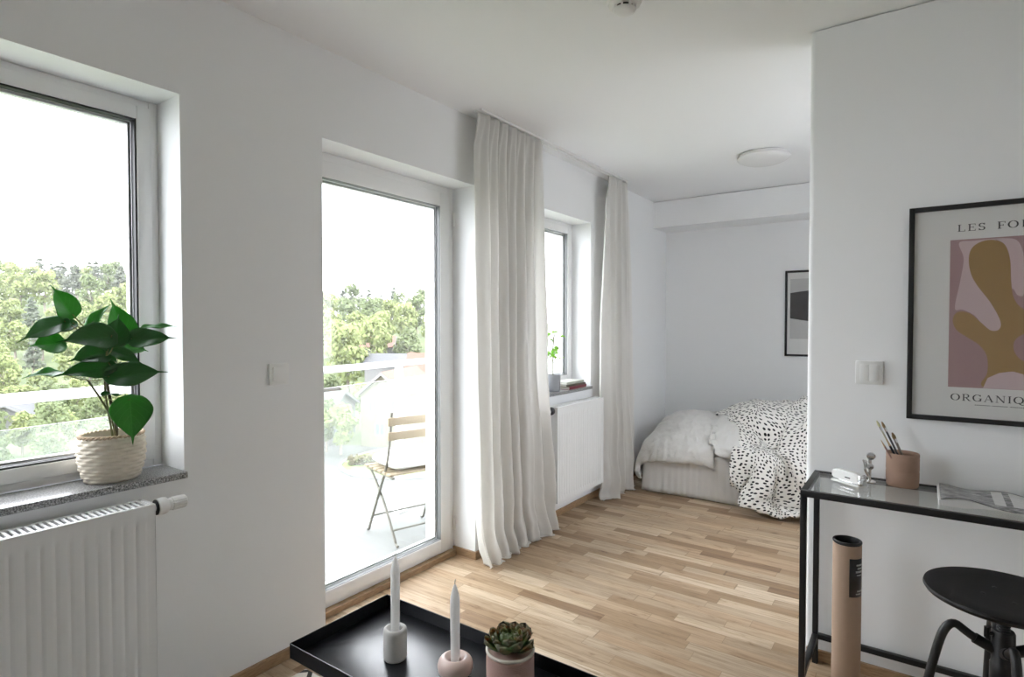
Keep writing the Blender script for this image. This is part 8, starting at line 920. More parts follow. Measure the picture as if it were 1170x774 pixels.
for y in (TY0+.07, TY1-.07):
    g = G(); g.tube([(TX0+.16, y, TZ-.051), (TX1-.16, y, TZ-.051)], .006, 12); obj('cross_rail', g, M['black_metal'], root, 40)
tz = TZ-.0384
M['stone'] = pm('pale_grey_concrete', (.62, .615, .60), .8, var=.05, vscale=60, bump=(300, .15, .0006))
M['blush'] = pm('blush_glazed_ceramic', (.74, .585, .53), .35, var=.03, vscale=20)
def wax():
    t = NT('white_candle_wax'); t.set(Base_Color=(.88, .88, .88), Roughness=.4)
    tl = t.n('ShaderNodeBsdfTranslucent', {'Color': (.92, .91, .90, 1)})
    mx = t.n('ShaderNodeMixShader', {0: .35, 1: t.b.outputs[0], 2: tl.outputs[0]}); t.t.links.new(mx.outputs[0], t.out.inputs[0]); return t.m
M['wax'] = wax()
def candle(x, y, z0, z1, label, tilt=(0, 0)):
    root = thing('candle', (x, y, z0), label, 'candle')
    g = G(); h = z1-z0
    g.lathe([(.0108, 0), (.0118, .004), (.0128, h*.5), (.0132, h-.050), (.0130, h-.040), (.0112, h-.028), (.0070, h-.012), (.0034, h-.002), (.0016, h)], (x, y, z0), 36)
    if tilt != (0, 0):
        for v in g.bm.verts: k = (v.co.z-z0); v.co.x += tilt[0]*k; v.co.y += tilt[1]*k
    obj('wax_stick', g, M['wax'], root, 60)
    tx_, ty_ = x+tilt[0]*h, y+tilt[1]*h
    g = G(); g.tube([(tx_, ty_, z1-.004), (tx_, ty_, z1+.006), (tx_+.001, ty_+.001, z1+.014)], .0011, 8); obj('wick', g, pm('cotton_wick', (.66, .65, .62), .9), root, 60)
c1 = (.862, 1.112)
root = thing('candle_holder', (c1[0], c1[1], tz), 'grey cylindrical concrete candle holder on the tray', 'candle holder')
g = G(); g.lathe([(.0300, 0), (.0318, .002), (.0325, .006), (.0325, .078), (.0315, .084), (.0285, .087), (.0225, .087), (.0195, .084), (.0190, .078), (.0185, .030), (.001, .028)], (c1[0], c1[1], tz), 64)
obj('holder_body', g, M['stone'], root, 50)
candle(c1[0], c1[1], tz+.0285, .690, 'tall white candle in the grey concrete holder', (.004, .004))
c2 = (1.052, 1.150)
root = thing('candle_holder', (c2[0], c2[1], tz), 'round blush pink ceramic candle holder on the tray', 'candle holder')
g = G(); R_, r_, zc = .0290, .0185, .0265
pr_ = [(.022, 0)]+[(R_+r_*math.cos(a), zc+.0245*math.sin(a)) for a in [math.radians(-85+k*12) for k in range(16)]]+[(.0150, .036), (.0148, .012), (.001, .011)]
g.lathe(pr_, (c2[0], c2[1], tz), 64); obj('holder_body', g, M['blush'], root, 60)
candle(c2[0], c2[1], tz+.0115, .646, 'white candle in the round pink holder', (-.004, 0))

# succulent
s1 = (1.190, 1.210); sz = tz
root = thing('potted_succulent', (s1[0], s1[1], sz), 'green succulent rosette in a ribbed pink pot on the tray', 'potted plant')
M['ribbed'] = pm('ribbed_pink_stoneware', (.46, .30, .26), .75, var=.1, vscale=14)
g = G(); pr_ = [(.055, 0), (.060, .003)]
z = .006
while z < .080: pr_ += [(.0618, z), (.0628, z+.0015), (.0618, z+.003)]; z += .0042
pr_ += [(.0615, .084), (.0640, .0852)]
g.lathe(pr_, (s1[0], s1[1], sz), 72, fn=lambda r, h, a: r*(1+.006*math.sin(a*3+h*60))); pot = obj('pot', g, M['ribbed'], root, 60)
g = G(); g.lathe([(.0632, .0840), (.0648, .0870), (.0645, .0905), (.0625, .0925), (.0590, .0918), (.0580, .088), (.0575, .070), (.001, .068)], (s1[0], s1[1], sz), 72); obj('pot_rim', g, pm('cream_glazed_rim', (.66, .60, .52), .4), pot, 60, label='cream glazed rim')
g = G(); g.lathe([(.0572, .066), (.0572, .076), (.03, .080), (.001, .081)], (s1[0], s1[1], sz), 32); obj('soil', g, pm('dark_potting_soil', (.03, .022, .016), .95, bump=(200, .8, .004)), root, 60)
def succ_mat(i):
    t = NT('succulent_leaf'); uv = t.coord('UV'); y = t.n('ShaderNodeSeparateXYZ', {0: uv}).outputs[1]
    base = [(.075, .16, .04), (.10, .20, .05), (.18, .33, .09)][i]; tip = [(.085, .085, .04), (.09, .15, .045), (.15, .28, .07)][i]
    t.set(Base_Color=t.ramp(y, [(0, [c*1.5 for c in base]), (.55, base), (1, tip)]), Roughness=.45, Subsurface_Weight=.1, Subsurface_Scale=.01); return t.m
SM = [succ_mat(i) for i in range(3)]
nl = 40
for k in range(nl):
    f = k/(nl-1)                       # 0 outermost, 1 innermost
    ang = k*2.39996; L = .064*(1-f)+.018*f; Wd = .046*(1-f)+.016*f
    el = math.radians(6+66*f**1.15); r0 = .010*(1-f)+.001
    th = .006*(1-f)+.003*f
    def lf(u, v, s):
        t = v; w = Wd/2*(max(0, math.sin(PI*(.10+.80*t)))**.65)*(1.1 if t > .35 else .75+t)
        if t > .90: w *= math.sqrt(max(0, 1-((t-.90)/.10)**2))
        a = (u-.5)*2; x = a*w; y = r0+L*t
        z = .32*Wd*a*a*(.6+.6*t)+s*th*(1-a*a)*math.sin(PI*(.06+.94*t))+L*.28*t*t
        if a == 0 and t >= .99: y += .004
        return Vector((x, y, z))
    g = G(); g.grid(8, 12, lambda u, v: lf(u, v, .35), uv=(1, 1)); g.grid(8, 12, lambda u, v: lf(u, v, -.9), uv=(1, 1))
    bmesh.ops.remove_doubles(g.bm, verts=g.bm.verts, dist=.0002)
    Mx = Matrix.Translation((s1[0], s1[1], sz+.084+.016*f)) @ Matrix.Rotation(ang, 4, 'Z') @ Matrix.Rotation(el, 4, 'X')
    g.xf(Mx); obj('leaf', g, SM[0 if f < .42 else 1 if f < .75 else 2], root, 180)

# rug whose edge shows below the tray
def rug():
    t = NT('black_and_white_woven_rug'); c = t.coord('Object')
    sp = t.n('ShaderNodeSeparateXYZ', {0: c})
    k = t.math('LESS_THAN', t.math('FRACT', t.math('MULTIPLY', t.math('ADD', sp.outputs[0], sp.outputs[1]), 9)), .22)
    k2 = t.math('LESS_THAN', t.math('FRACT', t.math('MULTIPLY', t.math('SUBTRACT', sp.outputs[0], sp.outputs[1]), 9)), .22)
    t.set(Base_Color=t.mix(t.math('MAXIMUM', k, k2), (.66, .63, .57), (.03, .03, .03)), Roughness=.95)
    t.bump(t.noise(160, 3, .6, c), .6, .006); return t.m
g = G(); g.box(.14, 1.95, -.45, 1.325, .001, .014, .004); 
tag(obj('rug', g, rug(), None, 40), 'cream and black patterned rug under the tray table', 'rug')

# ------------------------------------------------------------------ big plant in a woven basket
bx, by, bz = -.083, .765, .838
M['wicker'] = pm('whitewashed_wicker', (.66, .60, .50), .8, var=.14, vscale=60)
root = thing('potted_plant', (bx, by, bz), 'leafy green plant in a white woven basket on the stone sill', 'potted plant')
def bprof(h):      # h 0..1
    return .061+.025*math.sin(PI*min(1, .08+h*.72))**.7+.007*h
HB = .150; NS = 22; ROWS = 12
def bask(u, v):
    a = 2*PI*u; r = bprof(v); row = v*ROWS; ph = math.floor(row) % 2
    bulge = abs(math.sin(PI*(row % 1)))**.5
    w = math.sin(NS/2*a*1.0+PI*ph)
    r += .0058*bulge*(.55+.45*w)-.0020
    return (bx+r*math.cos(a)*.93, by+r*math.sin(a)*1.04, bz+v*HB*.965)
g = G(); g.grid(NS*8, ROWS*8, bask, wrap=True)
def inner(u, v): a = 2*PI*u; r = bprof(1-v)-.009; return (bx+r*math.cos(a)*.93, by+r*math.sin(a)*1.04, bz+.004+(1-v)*HB*.955)
g.grid(60, 10, inner, wrap=True)
g.lathe([(.058, .001), (.060, .004), (.001, .005)], (bx, by, bz), 40)
o = obj('basket', g, M['wicker'], root, 180)
g = G()
for q in range(2):
    pts = []
    for k in range(160):
        a = 2*PI*k/160; r = bprof(1)+.0035*math.cos(a*20+PI*q)-.002
        pts.append((bx+r*math.cos(a)*.93, by+r*math.sin(a)*1.04, bz+HB*.975+.0035*math.sin(a*20+PI*q)))
    g.tube(pts, .0032, 8, closed=True)
obj('basket_rim', g, pm('tan_wicker_rim', (.47, .36, .25), .8, var=.15, vscale=50), o, 180, label='tan braided rim')
g = G(); g.lathe([(.064, .095), (.064, .118), (.03, .122), (.001, .123)], (bx, by, bz), 36); obj('soil', g, pm('brown_potting_soil', (.05, .034, .022), .95, bump=(160, .8, .004)), root, 60)
LEAF = [((-0.05, 0.653, 1.373), (-0.03, 0.596, 1.459), 0.069, 0.45), ((-0.04, 0.626, 1.349), (0.02, 0.502, 1.292), 0.058, 0.2), ((-0.07, 0.63, 1.29), (-0.06, 0.549, 1.278), 0.075, 0.7), ((-0.03, 0.615, 1.2), (0.03, 0.51, 1.195), 0.03, 0.6), ((0.0, 0.731, 1.212), (0.02, 0.578, 1.191), 0.065, 0.15), ((0.03, 0.724, 1.307), (0.05, 0.583, 1.293), 0.084, 0.15), ((-0.08, 0.699, 1.333), (-0.07, 0.767, 1.413), 0.029, 0.55), ((-0.1, 0.817, 1.293), (-0.09, 0.769, 1.43), 0.083, 0.7), ((0.0, 0.747, 1.282), (0.0, 0.761, 1.376), 0.072, 0.05), ((-0.02, 0.806, 1.295), (0.03, 0.919, 1.297), 0.068, 0.1), ((-0.09, 0.863, 1.331), (-0.02, 0.942, 1.337), 0.025, 0.5), ((0.02, 0.729, 1.181), (0.05, 0.883, 1.189), 0.081, 0.05), ((-0.02, 0.728, 1.257), (0.0, 0.621, 1.231), 0.069, 0.1), ((0.0, 0.789, 1.097), (0.03, 0.783, 0.958), 0.106, 0.6), ((-0.11, 0.819, 1.271), (-0.1, 0.887, 1.249), 0.054, 0.9), ((-0.03, 0.72, 1.123), (-0.01, 0.775, 1.115), 0.015, 0.3), ((-0.08, 0.661, 1.346), (-0.05, 0.556, 1.324), 0.048, 0.15), ((-0.03, 0.741, 1.267), (0.0, 0.835, 1.209), 0.046, 0.1), ((-0.06, 0.733, 1.269), (-0.05, 0.776, 1.213), 0.035, 0.1)]
def leaf_mat(nm, a, b_):
    t = NT(nm); uv = t.coord('UV'); s = t.n('ShaderNodeSeparateXYZ', {0: uv})
    mid = t.math('LESS_THAN', t.math('ABSOLUTE', t.math('SUBTRACT', s.outputs[0], .5)), .012)
    dv = t.math('ABSOLUTE', t.math('SUBTRACT', s.outputs[0], .5))
    vein = t.math('LESS_THAN', t.math('FRACT', t.math('SUBTRACT', t.math('MULTIPLY', s.outputs[1], 6), t.math('MULTIPLY', dv, 5))), .07)
    k = t.noise(14, 3, .6, t.coord())
    col = t.mix(k, a, b_); col = t.mix(t.math('MULTIPLY', t.math('MAXIMUM', mid, vein), .35), col, [min(1, c*2.2) for c in b_])
    t.set(Base_Color=col, Roughness=.33)
    t.b.inputs['Specular IOR Level'].default_value = .5
    tl = t.n('ShaderNodeBsdfTranslucent', {'Color': (b_[0]*2.2, b_[1]*2.6, b_[2]*1.4, 1)})
    mx = t.n('ShaderNodeMixShader', {0: .28, 1: t.b.outputs[0], 2: tl.outputs[0]}); t.t.links.new(mx.outputs[0], t.out.inputs[0])
    return t.m
M['leaf_d'] = leaf_mat('dark_green_leaf', (.018, .068, .022), (.032, .110, .034))
M['leaf_l'] = leaf_mat('fresh_green_leaf', (.034, .125, .032), (.055, .180, .048))
eye = Vector((2.05, 0, 1.34))
stem0 = Vector((bx+.005, by+.01, bz+.118)); hub = Vector((-.062, .752, 1.10)); hub2 = Vector((-.060, .742, 1.20)); hub3 = Vector((-.07, .735, 1.29))
g = G(); g.tube(bez([stem0, stem0+Vector((.003, .004, .06)), hub, hub2, hub3], 6), [.0058-.0001*i for i in range(19)], 8); obj('stem', g, pm('dark_brown_stem', (.055, .045, .022), .7), root, 60)
g = G(); g.tube(bez([stem0+Vector((.0, -.006, 0)), (-.07, .75, 1.06), (-.04, .73, 1.16), (-.02, .728, 1.24)], 6), .0034, 8); g.tube(bez([stem0, (-.05, .76, 1.03), (-.04, .72, 1.11), (-.02, .68, 1.17)], 6), .003, 8); obj('stem', g, pm('green_brown_stem', (.10, .10, .035), .7), root, 60)
for i, (b0, t0_, W_, sh) in enumerate(LEAF):
    W_ *= 1.16; B, T_ = Vector(b0), Vector(t0_); B = B-(T_-B)*.06; ax = (T_-B); L = ax.length; ax.normalize()
    nrm = (eye-B).normalized()*.9+Vector((.1, .1, .55 if W_ > .04 else 1.1)); nrm -= ax*nrm.dot(ax); nrm.normalize(); sd = ax.cross(nrm).normalized()
    tipl = .17 if W_ > .05 else .1
    def lf(u, v):
        a = (u-.5)*2; t = v
        if t < 1-tipl:
            q = t/(1-tipl); w = (max(0, math.sin(PI*q**.62))**.78)*(1-.10*q) if 0 < q < 1 else 0
            w = max(w, .07*q)
        else: q = (t-(1-tipl))/tipl; w = .07*max(0, 1-q)**.8
        back = -.09*L*(abs(a)**1.5)*max(0, 1-t*6) if W_ > .05 else 0
        p = B+ax*(L*(t+0))+ax*back*1.0+sd*(a*w*W_/2)
        p += nrm*(-.16*W_*(1-abs(a))*(w)+.22*L*(t*(1-t))-.05*L*t*t+.006*math.sin(t*9+i+a*2)*abs(a)*w)
        return p
    g = G(); g.grid(14, 26, lf, uv=(1, 1)); bmesh.ops.remove_doubles(g.bm, verts=g.bm.verts, dist=.00005)
    o = obj('leaf', g, M['leaf_l'] if sh > .42 else M['leaf_d'], root, 180)
    md = o.modifiers.new('Solidify', 'SOLIDIFY'); md.thickness = .0007
    near = min((hub, hub2, hub3, Vector((-.02, .728, 1.24)), Vector((-.02, .68, 1.17))), key=lambda h: (h-B).length)
    g = G(); m1 = (near+B)/2+Vector((0, 0, -.012)); g.tube(bez([near, m1, B+ax*.004], 8), .0016, 6); obj('leaf_stalk', g, pm('leaf_stalk_green', (.16, .17, .05), .6), root, 60)

# ------------------------------------------------------------------ far sill: small plant and books
px_, py_, pz_ = -.035, 3.445, .874
root = thing('potted_plant', (px_, py_, pz_), 'small pale green plant in a plain grey pot on the far sill', 'potted plant')
g = G(); g.lathe([(.046, 0), (.049, .002), (.052, .02), (.052, .022), (.054, .118), (.052, .120), (.049, .118), (.047, .010), (.001, .008)], (px_, py_, pz_), 48); obj('pot', g, pm('matte_grey_pot', (.30, .31, .33), .7), root, 50)
g = G(); g.lathe([(.048, .096), (.048, .102), (.001, .106)], (px_, py_, pz_), 24); obj('soil', g, pm('black_soil', (.03, .024, .018), .95), root, 60)
g = G(); g.tube(bez([(px_, py_, pz_+.10), (px_+.006, py_-.008, pz_+.20), (px_-.004, py_, pz_+.30), (px_+.004, py_+.01, pz_+.40)], 8), .0035, 8)
rr = random.Random(5); tips = []
for k in range(15):
    a = rr.uniform(0, 2*PI); h = rr.uniform(.20, .40); st = Vector((px_, py_+.003, pz_+h)); e = st+Vector((math.cos(a)*rr.uniform(.04, .075)*.6, math.sin(a)*rr.uniform(.05, .09), rr.uniform(.02, .06)))
    g.tube([st, (st+e)/2+Vector((0, 0, .008)), e], .0015, 6); tips.append(e)
obj('stem', g, pm('grey_green_stem', (.16, .15, .07), .7), root, 60)
M['leaf_y'] = leaf_mat('yellow_green_leaf', (.14, .30, .035), (.22, .40, .06))
for e in tips:
    for k in range(4):
        a = rr.uniform(0, 2*PI); d = Vector((math.cos(a)*.6, math.sin(a), rr.uniform(-.3, .3))).normalized(); L = rr.uniform(.028, .044); n_ = Vector((.5, -.2, 1)).normalized(); s_ = d.cross(n_).normalized()
        def lf(u, v): a_ = (u-.5)*2; w = max(0, math.sin(PI*min(1, v*.97+.015)))**.7; return e+d*L*v+s_*a_*w*L*.36+Vector((0, 0, -.25*L*v*v+.1*L*abs(a_)*w))
        g = G(); g.grid(4, 8, lf, uv=(1, 1)); obj('leaf', g, M['leaf_y'], root, 180)
def book(x0, x1, y0, y1, z0, h, col, rot, label, pagecol=(.66, .64, .58)):
    cxx, cyy = (x0+x1)/2, (y0+y1)/2
    root = thing('book', (cxx, cyy, z0), label, 'book', rz=math.radians(rot))
    a, b_ = (x1-x0)/2, (y1-y0)/2
    m = pm('printed_book_cover', col, .45)
    g = G(); g.box(-a, a, -b_, b_, 0, .0022, .0006, 1); g.box(-a, a, -b_, b_, h-.0022, h, .0006, 1); g.box(a-.003, a, -b_, b_, .001, h-.001, .001, 1)
    obj('cover', g, m, root, 35, local=True)
    g = G(); g.box(-a+.003, a-.0025, -b_+.003, b_-.003, .0022, h-.0022); obj('page_block', g, pm('book_pages', pagecol, .85), root, local=True)
book(-.125, .008, 3.590, 3.875, .874, .0215, (.20, .035, .05), 3, 'dark red book lowest in the small stack on the far sill')
book(-.128, .004, 3.580, 3.850, .8957, .0150, (.10, .085, .06), -2, 'thin dark olive book in the middle of the sill stack')
book(-.130, .000, 3.575, 3.840, .9109, .0180, (.44, .46, .40), 1, 'pale grey green book with a printed cover on top of the stack', (.75, .74, .68))
# ------------------------------------------------------------------ the balcony
M['concrete'] = pm('pale_balcony_concrete', (.17, .17, .168), .85, var=.06, vscale=3, bump=(60, .2, .002))
M['white_paint'] = pm('white_painted_steel', (.80, .81, .81), .4)
def rx(y): return -.735-.1445*(y-.64)         # the balustrade runs slightly off the facade line
g = G(); g.poly([(-.36, -2.2, -.24), (-.36, 5.9, -.24), (rx(5.9)-.06, 5.9, -.24), (rx(-2.2)-.06, -2.2, -.24)], (0, 0, .20))
o = obj('balcony_floor', g, M['concrete']); o['kind'] = 'structure'
root = thing('balcony_railing', (rx(1.9), 1.9, -.04), 'white balcony railing with glass panels outside the window and door', 'railing')
def slanted(y0, y1, d, z0, z1, bev=.004):
    g = G(); g.poly([(rx(y0)-d, y0, z0), (rx(y1)-d, y1, z0), (rx(y1)+d, y1, z0), (rx(y0)+d, y0, z0)], (0, 0, z1-z0)); return g
obj('top_rail', slanted(-2.2, 5.9, .026, 1.040, 1.078), M['white_paint'], root, 35)
ps = [-1.09, 2.97, 5.0]
for y in ps:
    g = G(); g.box(rx(y)-.022, rx(y)+.022, y-.022, y+.022, -.04, 1.042, .003); p = obj('post', g, M['white_paint'], root, 35)
    g = G(); g.box(rx(y)-.045, rx(y)+.045, y-.045, y+.045, -.04, -.030, .002); obj('base_plate', g, M['white_paint'], p, 35)
for a, b_ in zip([-2.2]+ps, ps+[5.9]):
    g = G(); y0, y1 = a+.03, b_-.03
    g.poly([(rx(y0)-.004, y0, -.01), (rx(y1)-.004, y1, -.01), (rx(y1)+.004, y1, -.01), (rx(y0)+.004, y0, -.01)], (0, 0, .955))
    obj('glass_panel', g, M['rail_glass'], root)

# folding balcony chair: back towards the room, facing out
M['chair_metal'] = pm('grey_brown_metal', (.16, .15, .13), .45, .5)
M['slat'] = pm('weathered_pine_slat', (.25, .20, .135), .7, var=.12, vscale=25)
Bp = Vector((-.583, 2.455, -.04)); fd = Vector((-.96, .28, 0)).normalized(); wd = Vector((.28, .96, 0)).normalized(); UZ = Vector((0, 0, 1))
root = thing('folding_chair', Bp+fd*.19+wd*.2, 'folding chair with wooden slats and metal legs out on the balcony', 'chair')
W_ = .41
def cp(f, w, z): return Bp+fd*f+wd*w+UZ*z
for w in (0, W_):
    g = G(); g.tube(bez([cp(.385, w, .012), cp(.36, w, .010), cp(.345, w, .05), cp(.20, w, .30), cp(.05, w, .56), cp(.02, w, .84)], 8), .0085, 10); obj('long_leg', g, M['chair_metal'], root, 60)
    g = G(); g.tube(bez([cp(-.03, w+.012, .012), cp(-.005, w+.012, .010), cp(.01, w+.012, .05), cp(.20, w+.012, .30), cp(.36, w+.012, .425)], 8), .0085, 10); obj('short_leg', g, M['chair_metal'], root, 60)
    g = G(); g.tube([cp(.0, w, .43), cp(.37, w, .43)], .009, 8); obj('seat_rail', g, M['chair_metal'], root, 60)
for (f, z) in ((.31, .12), (.02, .10), (.12, .42)):
    g = G(); g.tube([cp(f, 0, z), cp(f, W_, z)], .006, 8); obj('cross_bar', g, M['chair_metal'], root, 60)
Rz = Matrix(((fd.x, wd.x, 0), (fd.y, wd.y, 0), (0, 0, 1)))
def obox(f0, f1, w0, w1, z0, z1, bev):
    g = G(); g.box(f0, f1, w0, w1, z0, z1, bev)
    for v in g.bm.verts: v.co = Bp+Rz @ v.co
    return g
for z in (.755, .665): obj('back_slat', obox(.004, .020, -.03, W_+.03, z, z+.052, .003), M['slat'], root, 35)
for k in range(6): obj('seat_slat', obox(.015+.064*k, .065+.064*k, -.02, W_+.02, .438, .452, .003), M['slat'], root, 35)
g = G(); c_ = cp(.20, W_/2, .497)
g.ico((0, 0, 0), (1, 1, 1), 4)
for v in g.bm.verts:
    p = v.co.copy(); q = Vector((math.copysign(abs(p.x)**.45, p.x), math.copysign(abs(p.y)**.45, p.y), p.z))
    k = 1+.04*noise.noise(p*3)
    v.co = c_+Rz @ Vector((q.x*.185*k, q.y*.20*k, q.z*.043*(1.1-.45*max(abs(q.x), abs(q.y))**4)))
tag(obj('seat_cushion', g, cloth_mat('white_cotton_cushion', (.74, .73, .70), 0, wr=.2), None, 180), 'white seat cushion lying on the balcony folding chair', 'cushion')

# ------------------------------------------------------------------ the town and the wooded hill beyond
EYE = Vector((2.052, 0, 1.3374)); FW = Vector((-.5777, .8162, 0)); RT = Vector((.8162, .5777, 0))
GZ = -10.0
def hill_top(t): 
    return 9.5 if t < -.7 else (2.2 if t > -.35 else 9.5+(t+.7)/.35*(2.2-9.5))
def ground(t, D):
    if D < 62: return GZ
    k = min(1, (D-62)/95); k = k*k*(3-2*k)
    return GZ+(hill_top(t)-GZ)*k+(1.2*noise.noise(Vector((t*6, D*.03, 2))) if D > 66 else 0)
def site(t, D, dz=0):
    """a spot on the land: t = tangent of its bearing from the block's corner axis, D = distance along that axis"""
    p = EYE+(FW+RT*t)*D; return Vector((p.x, p.y, ground(t, D)+dz))
def meadow():
    t = NT('meadow_grass'); c = t.coord(); k = t.noise(.35, 5, .65, c)
    t.set(Base_Color=t.ramp(k, [(.3, (.05, .07, .028)), (.5, (.075, .098, .038)), (.7, (.10, .115, .055))]), Roughness=.95); return t.m
M['meadow'] = meadow()
M['lawn'] = pm('short_green_lawn', (.12, .17, .05), .95, var=.2, vscale=1.5)
M['asphalt'] = pm('pale_dry_asphalt', (.082, .082, .082), .9, var=.05, vscale=.6)
g = G(); g.grid(70, 60, lambda u, v: site(-1.75+2.6*u, 30+230*v**1.6))
g.grid(24, 6, lambda u, v: Vector((-.9-70*u, -30+110*v, GZ-.02)))
yd = G(); yd.grid(20, 20, lambda u, v: Vector((5+160*u, -120+260*v, GZ-.02))); yd = obj('ground', yd, pm('pale_bounce_ground', (.40, .40, .395), .9, var=.08, vscale=.5)); yd['kind'] = 'structure'  # unseen ground, made pale to bounce more light onto the ceiling
hl = obj('hill', g, M['meadow'], None, 180); hl['kind'] = 'structure'
g = G(); g.grid(24, 8, lambda u, v: site(-.36+.42*u, 22+(54-22)*v, .03))
o = obj('road', g, M['asphalt'], None, 180); o['kind'] = 'structure'
ic = site(-.185, 46.5, 0)
g = G(); pts = []
for k in range(40):
    a = 2*PI*k/40; pts.append(ic+RT*(5.2*math.cos(a))+FW*(6.2*math.sin(a)*(1 if math.sin(a) > 0 else .75))+Vector((0, 0, .05)))
g.poly(pts, (0, 0, .12)); o = obj('lawn_island', g, M['lawn']); o['kind'] = 'structure'
g = G(); g.tube([p+Vector((0, 0, .06)) for p in pts], .16, 6, closed=True); o = obj('kerb', g, M['concrete'], None, 60); o['kind'] = 'structure'

def leaf_green(nm, a, b_, c_):
    t = NT(nm); k = t.noise(.9, 4, .7, t.coord())
    t.set(Base_Color=t.ramp(k, [(.3, a), (.5, b_), (.72, c_)]), Roughness=.8)
    t.b.inputs['Specular IOR Level'].default_value = .2
    tl = t.n('ShaderNodeBsdfTranslucent', {'Color': tuple(c_)+(1,)})
    mx = t.n('ShaderNodeMixShader', {0: .35, 1: t.b.outputs[0], 2: tl.outputs[0]}); t.t.links.new(mx.outputs[0], t.out.inputs[0]); return t.m
M['f_birch'] = leaf_green('spring_green_foliage', (.13, .165, .06), (.20, .235, .095), (.27, .30, .14))
M['f_oak'] = leaf_green('mid_green_foliage', (.09, .12, .055), (.14, .175, .085), (.20, .225, .12))
M['f_pine'] = leaf_green('grey_green_pine_foliage', (.085, .10, .075), (.13, .145, .11), (.18, .19, .15))
M['bark'] = pm('grey_brown_bark', (.20, .17, .14), .9)
def crown_mesh(kind, seed):
    rr = random.Random(seed); g = G()
    if kind == 'pine':
        lobes = []
        for k in range(15):
            h = 3.2+k*.45; r = 1.7*(1-(k/15)**1.3)+.25
            for j in range(3):
                a = rr.uniform(0, 6.28); lobes.append((Vector((math.cos(a)*r*.55, math.sin(a)*r*.55, h+rr.uniform(-.2, .2))), r*.52, .32))
        nq, qs = 20, (.16, .34)
    else:
        lobes = []
        for k in range(24):
            a = rr.uniform(0, 6.28); z = rr.uniform(-1, 1); rad = math.sqrt(max(0, 1-z*z))*rr.uniform(.5, 1)
            lobes.append((Vector((math.cos(a)*rad*2.1, math.sin(a)*rad*2.1, 5.2+z*2.7)), rr.uniform(.8, 1.25), .85))
        lobes.append((Vector((0, 0, 5.2)), 2.0, 1))
        nq, qs = 58, (.15, .32)
    for (c, r, fl) in lobes:
        for k in range(nq):
            d = Vector((rr.gauss(0, 1), rr.gauss(0, 1), rr.gauss(0, 1))).normalized()
            p = c+Vector((d.x*r, d.y*r, d.z*r*fl))*rr.uniform(.75, 1.05)
            n = (d+Vector((rr.uniform(-.7, .7), rr.uniform(-.7, .7), rr.uniform(-.3, .9)))).normalized()
            a_ = n.orthogonal().normalized(); b2 = n.cross(a_); s = rr.uniform(*qs); th = rr.uniform(0, 6.28)
            ca, sa = math.cos(th)*s, math.sin(th)*s
            g.bm.faces.new([g.bm.verts.new(p+a_*ca+b2*sa), g.bm.verts.new(p-a_*sa+b2*ca), g.bm.verts.new(p-a_*ca-b2*sa), g.bm.verts.new(p+a_*sa-b2*ca)])
    return g
def make_tree(kind, seed):
    mt = {'birch': M['f_birch'], 'oak': M['f_oak'], 'pine': M['f_pine']}[kind]
    root = thing('tree', (0, 0, 0), 'tree', 'tree')
    g = crown_mesh(kind, seed); me = bpy.data.meshes.new('crown'); g.bm.to_mesh(me); g.bm.free(); me.materials.append(mt)
    o = bpy.data.objects.new('crown', me); C.objects.link(o); o.parent = root
    g = G(); top = 9.2 if kind == 'pine' else 5.6
    g.tube([(0, 0, -.5), (.1, .05, 2), (-.05, .1, 4), (0, 0, top)], [.24, .19, .14, .04], 8)
    if kind != 'pine':
        for k in range(5): a = k*1.3+seed; g.tube([(0, 0, 2.6+.4*k), (math.cos(a)*1.3, math.sin(a)*1.3, 4.2+.4*k)], [.10, .03], 6)
    obj('trunk', g, M['bark'], root, 60, local=True); return root
protos = {'birch': [make_tree('birch', 1), make_tree('birch', 2)], 'oak': [make_tree('oak', 3), make_tree('oak', 4)], 'pine': [make_tree('pine', 5), make_tree('pine', 6)]}
used = set()
TL = {('birch', 'window'): ('pale spring green leafy tree on the hillside seen through the basket plant window', 'pale green trees beyond the big window'),
      ('oak', 'window'): ('mid green round tree on the hillside seen through the basket plant window', 'mid green trees beyond the big window'),
      ('pine', 'window'): ('slim grey green conifer on the ridge seen through the basket plant window', 'conifers beyond the big window'),
      ('birch', 'door'): ('pale spring green leafy tree behind the houses seen through the balcony door', 'pale green trees beyond the door'),
      ('oak', 'door'): ('mid green round tree behind the houses seen through the balcony door', 'mid green trees beyond the door'),
      ('pine', 'door'): ('slim grey green conifer on the ridge seen through the balcony door', 'conifers beyond the door')}
def plant(kind, t, D, sc, view, label=None, group=None):
    i = rnd.randrange(2); src = protos[kind][i]
    o = src if (kind, i) not in used else copy_tree(src); used.add((kind, i))
    o.location = site(t, D); o.rotation_euler = (0, 0, rnd.uniform(0, 6.28)); k_ = .78 if kind == 'pine' else 1; o.scale = (sc*rnd.uniform(.9, 1.1), sc*rnd.uniform(.9, 1.1), sc*k_*rnd.uniform(.85, 1.18))
    lb, gp = TL[(kind, view)]
    o['label'] = label or lb
    if label is None: o['group'] = gp
    elif group: o['group'] = group
    elif 'group' in o: del o['group']
    return o
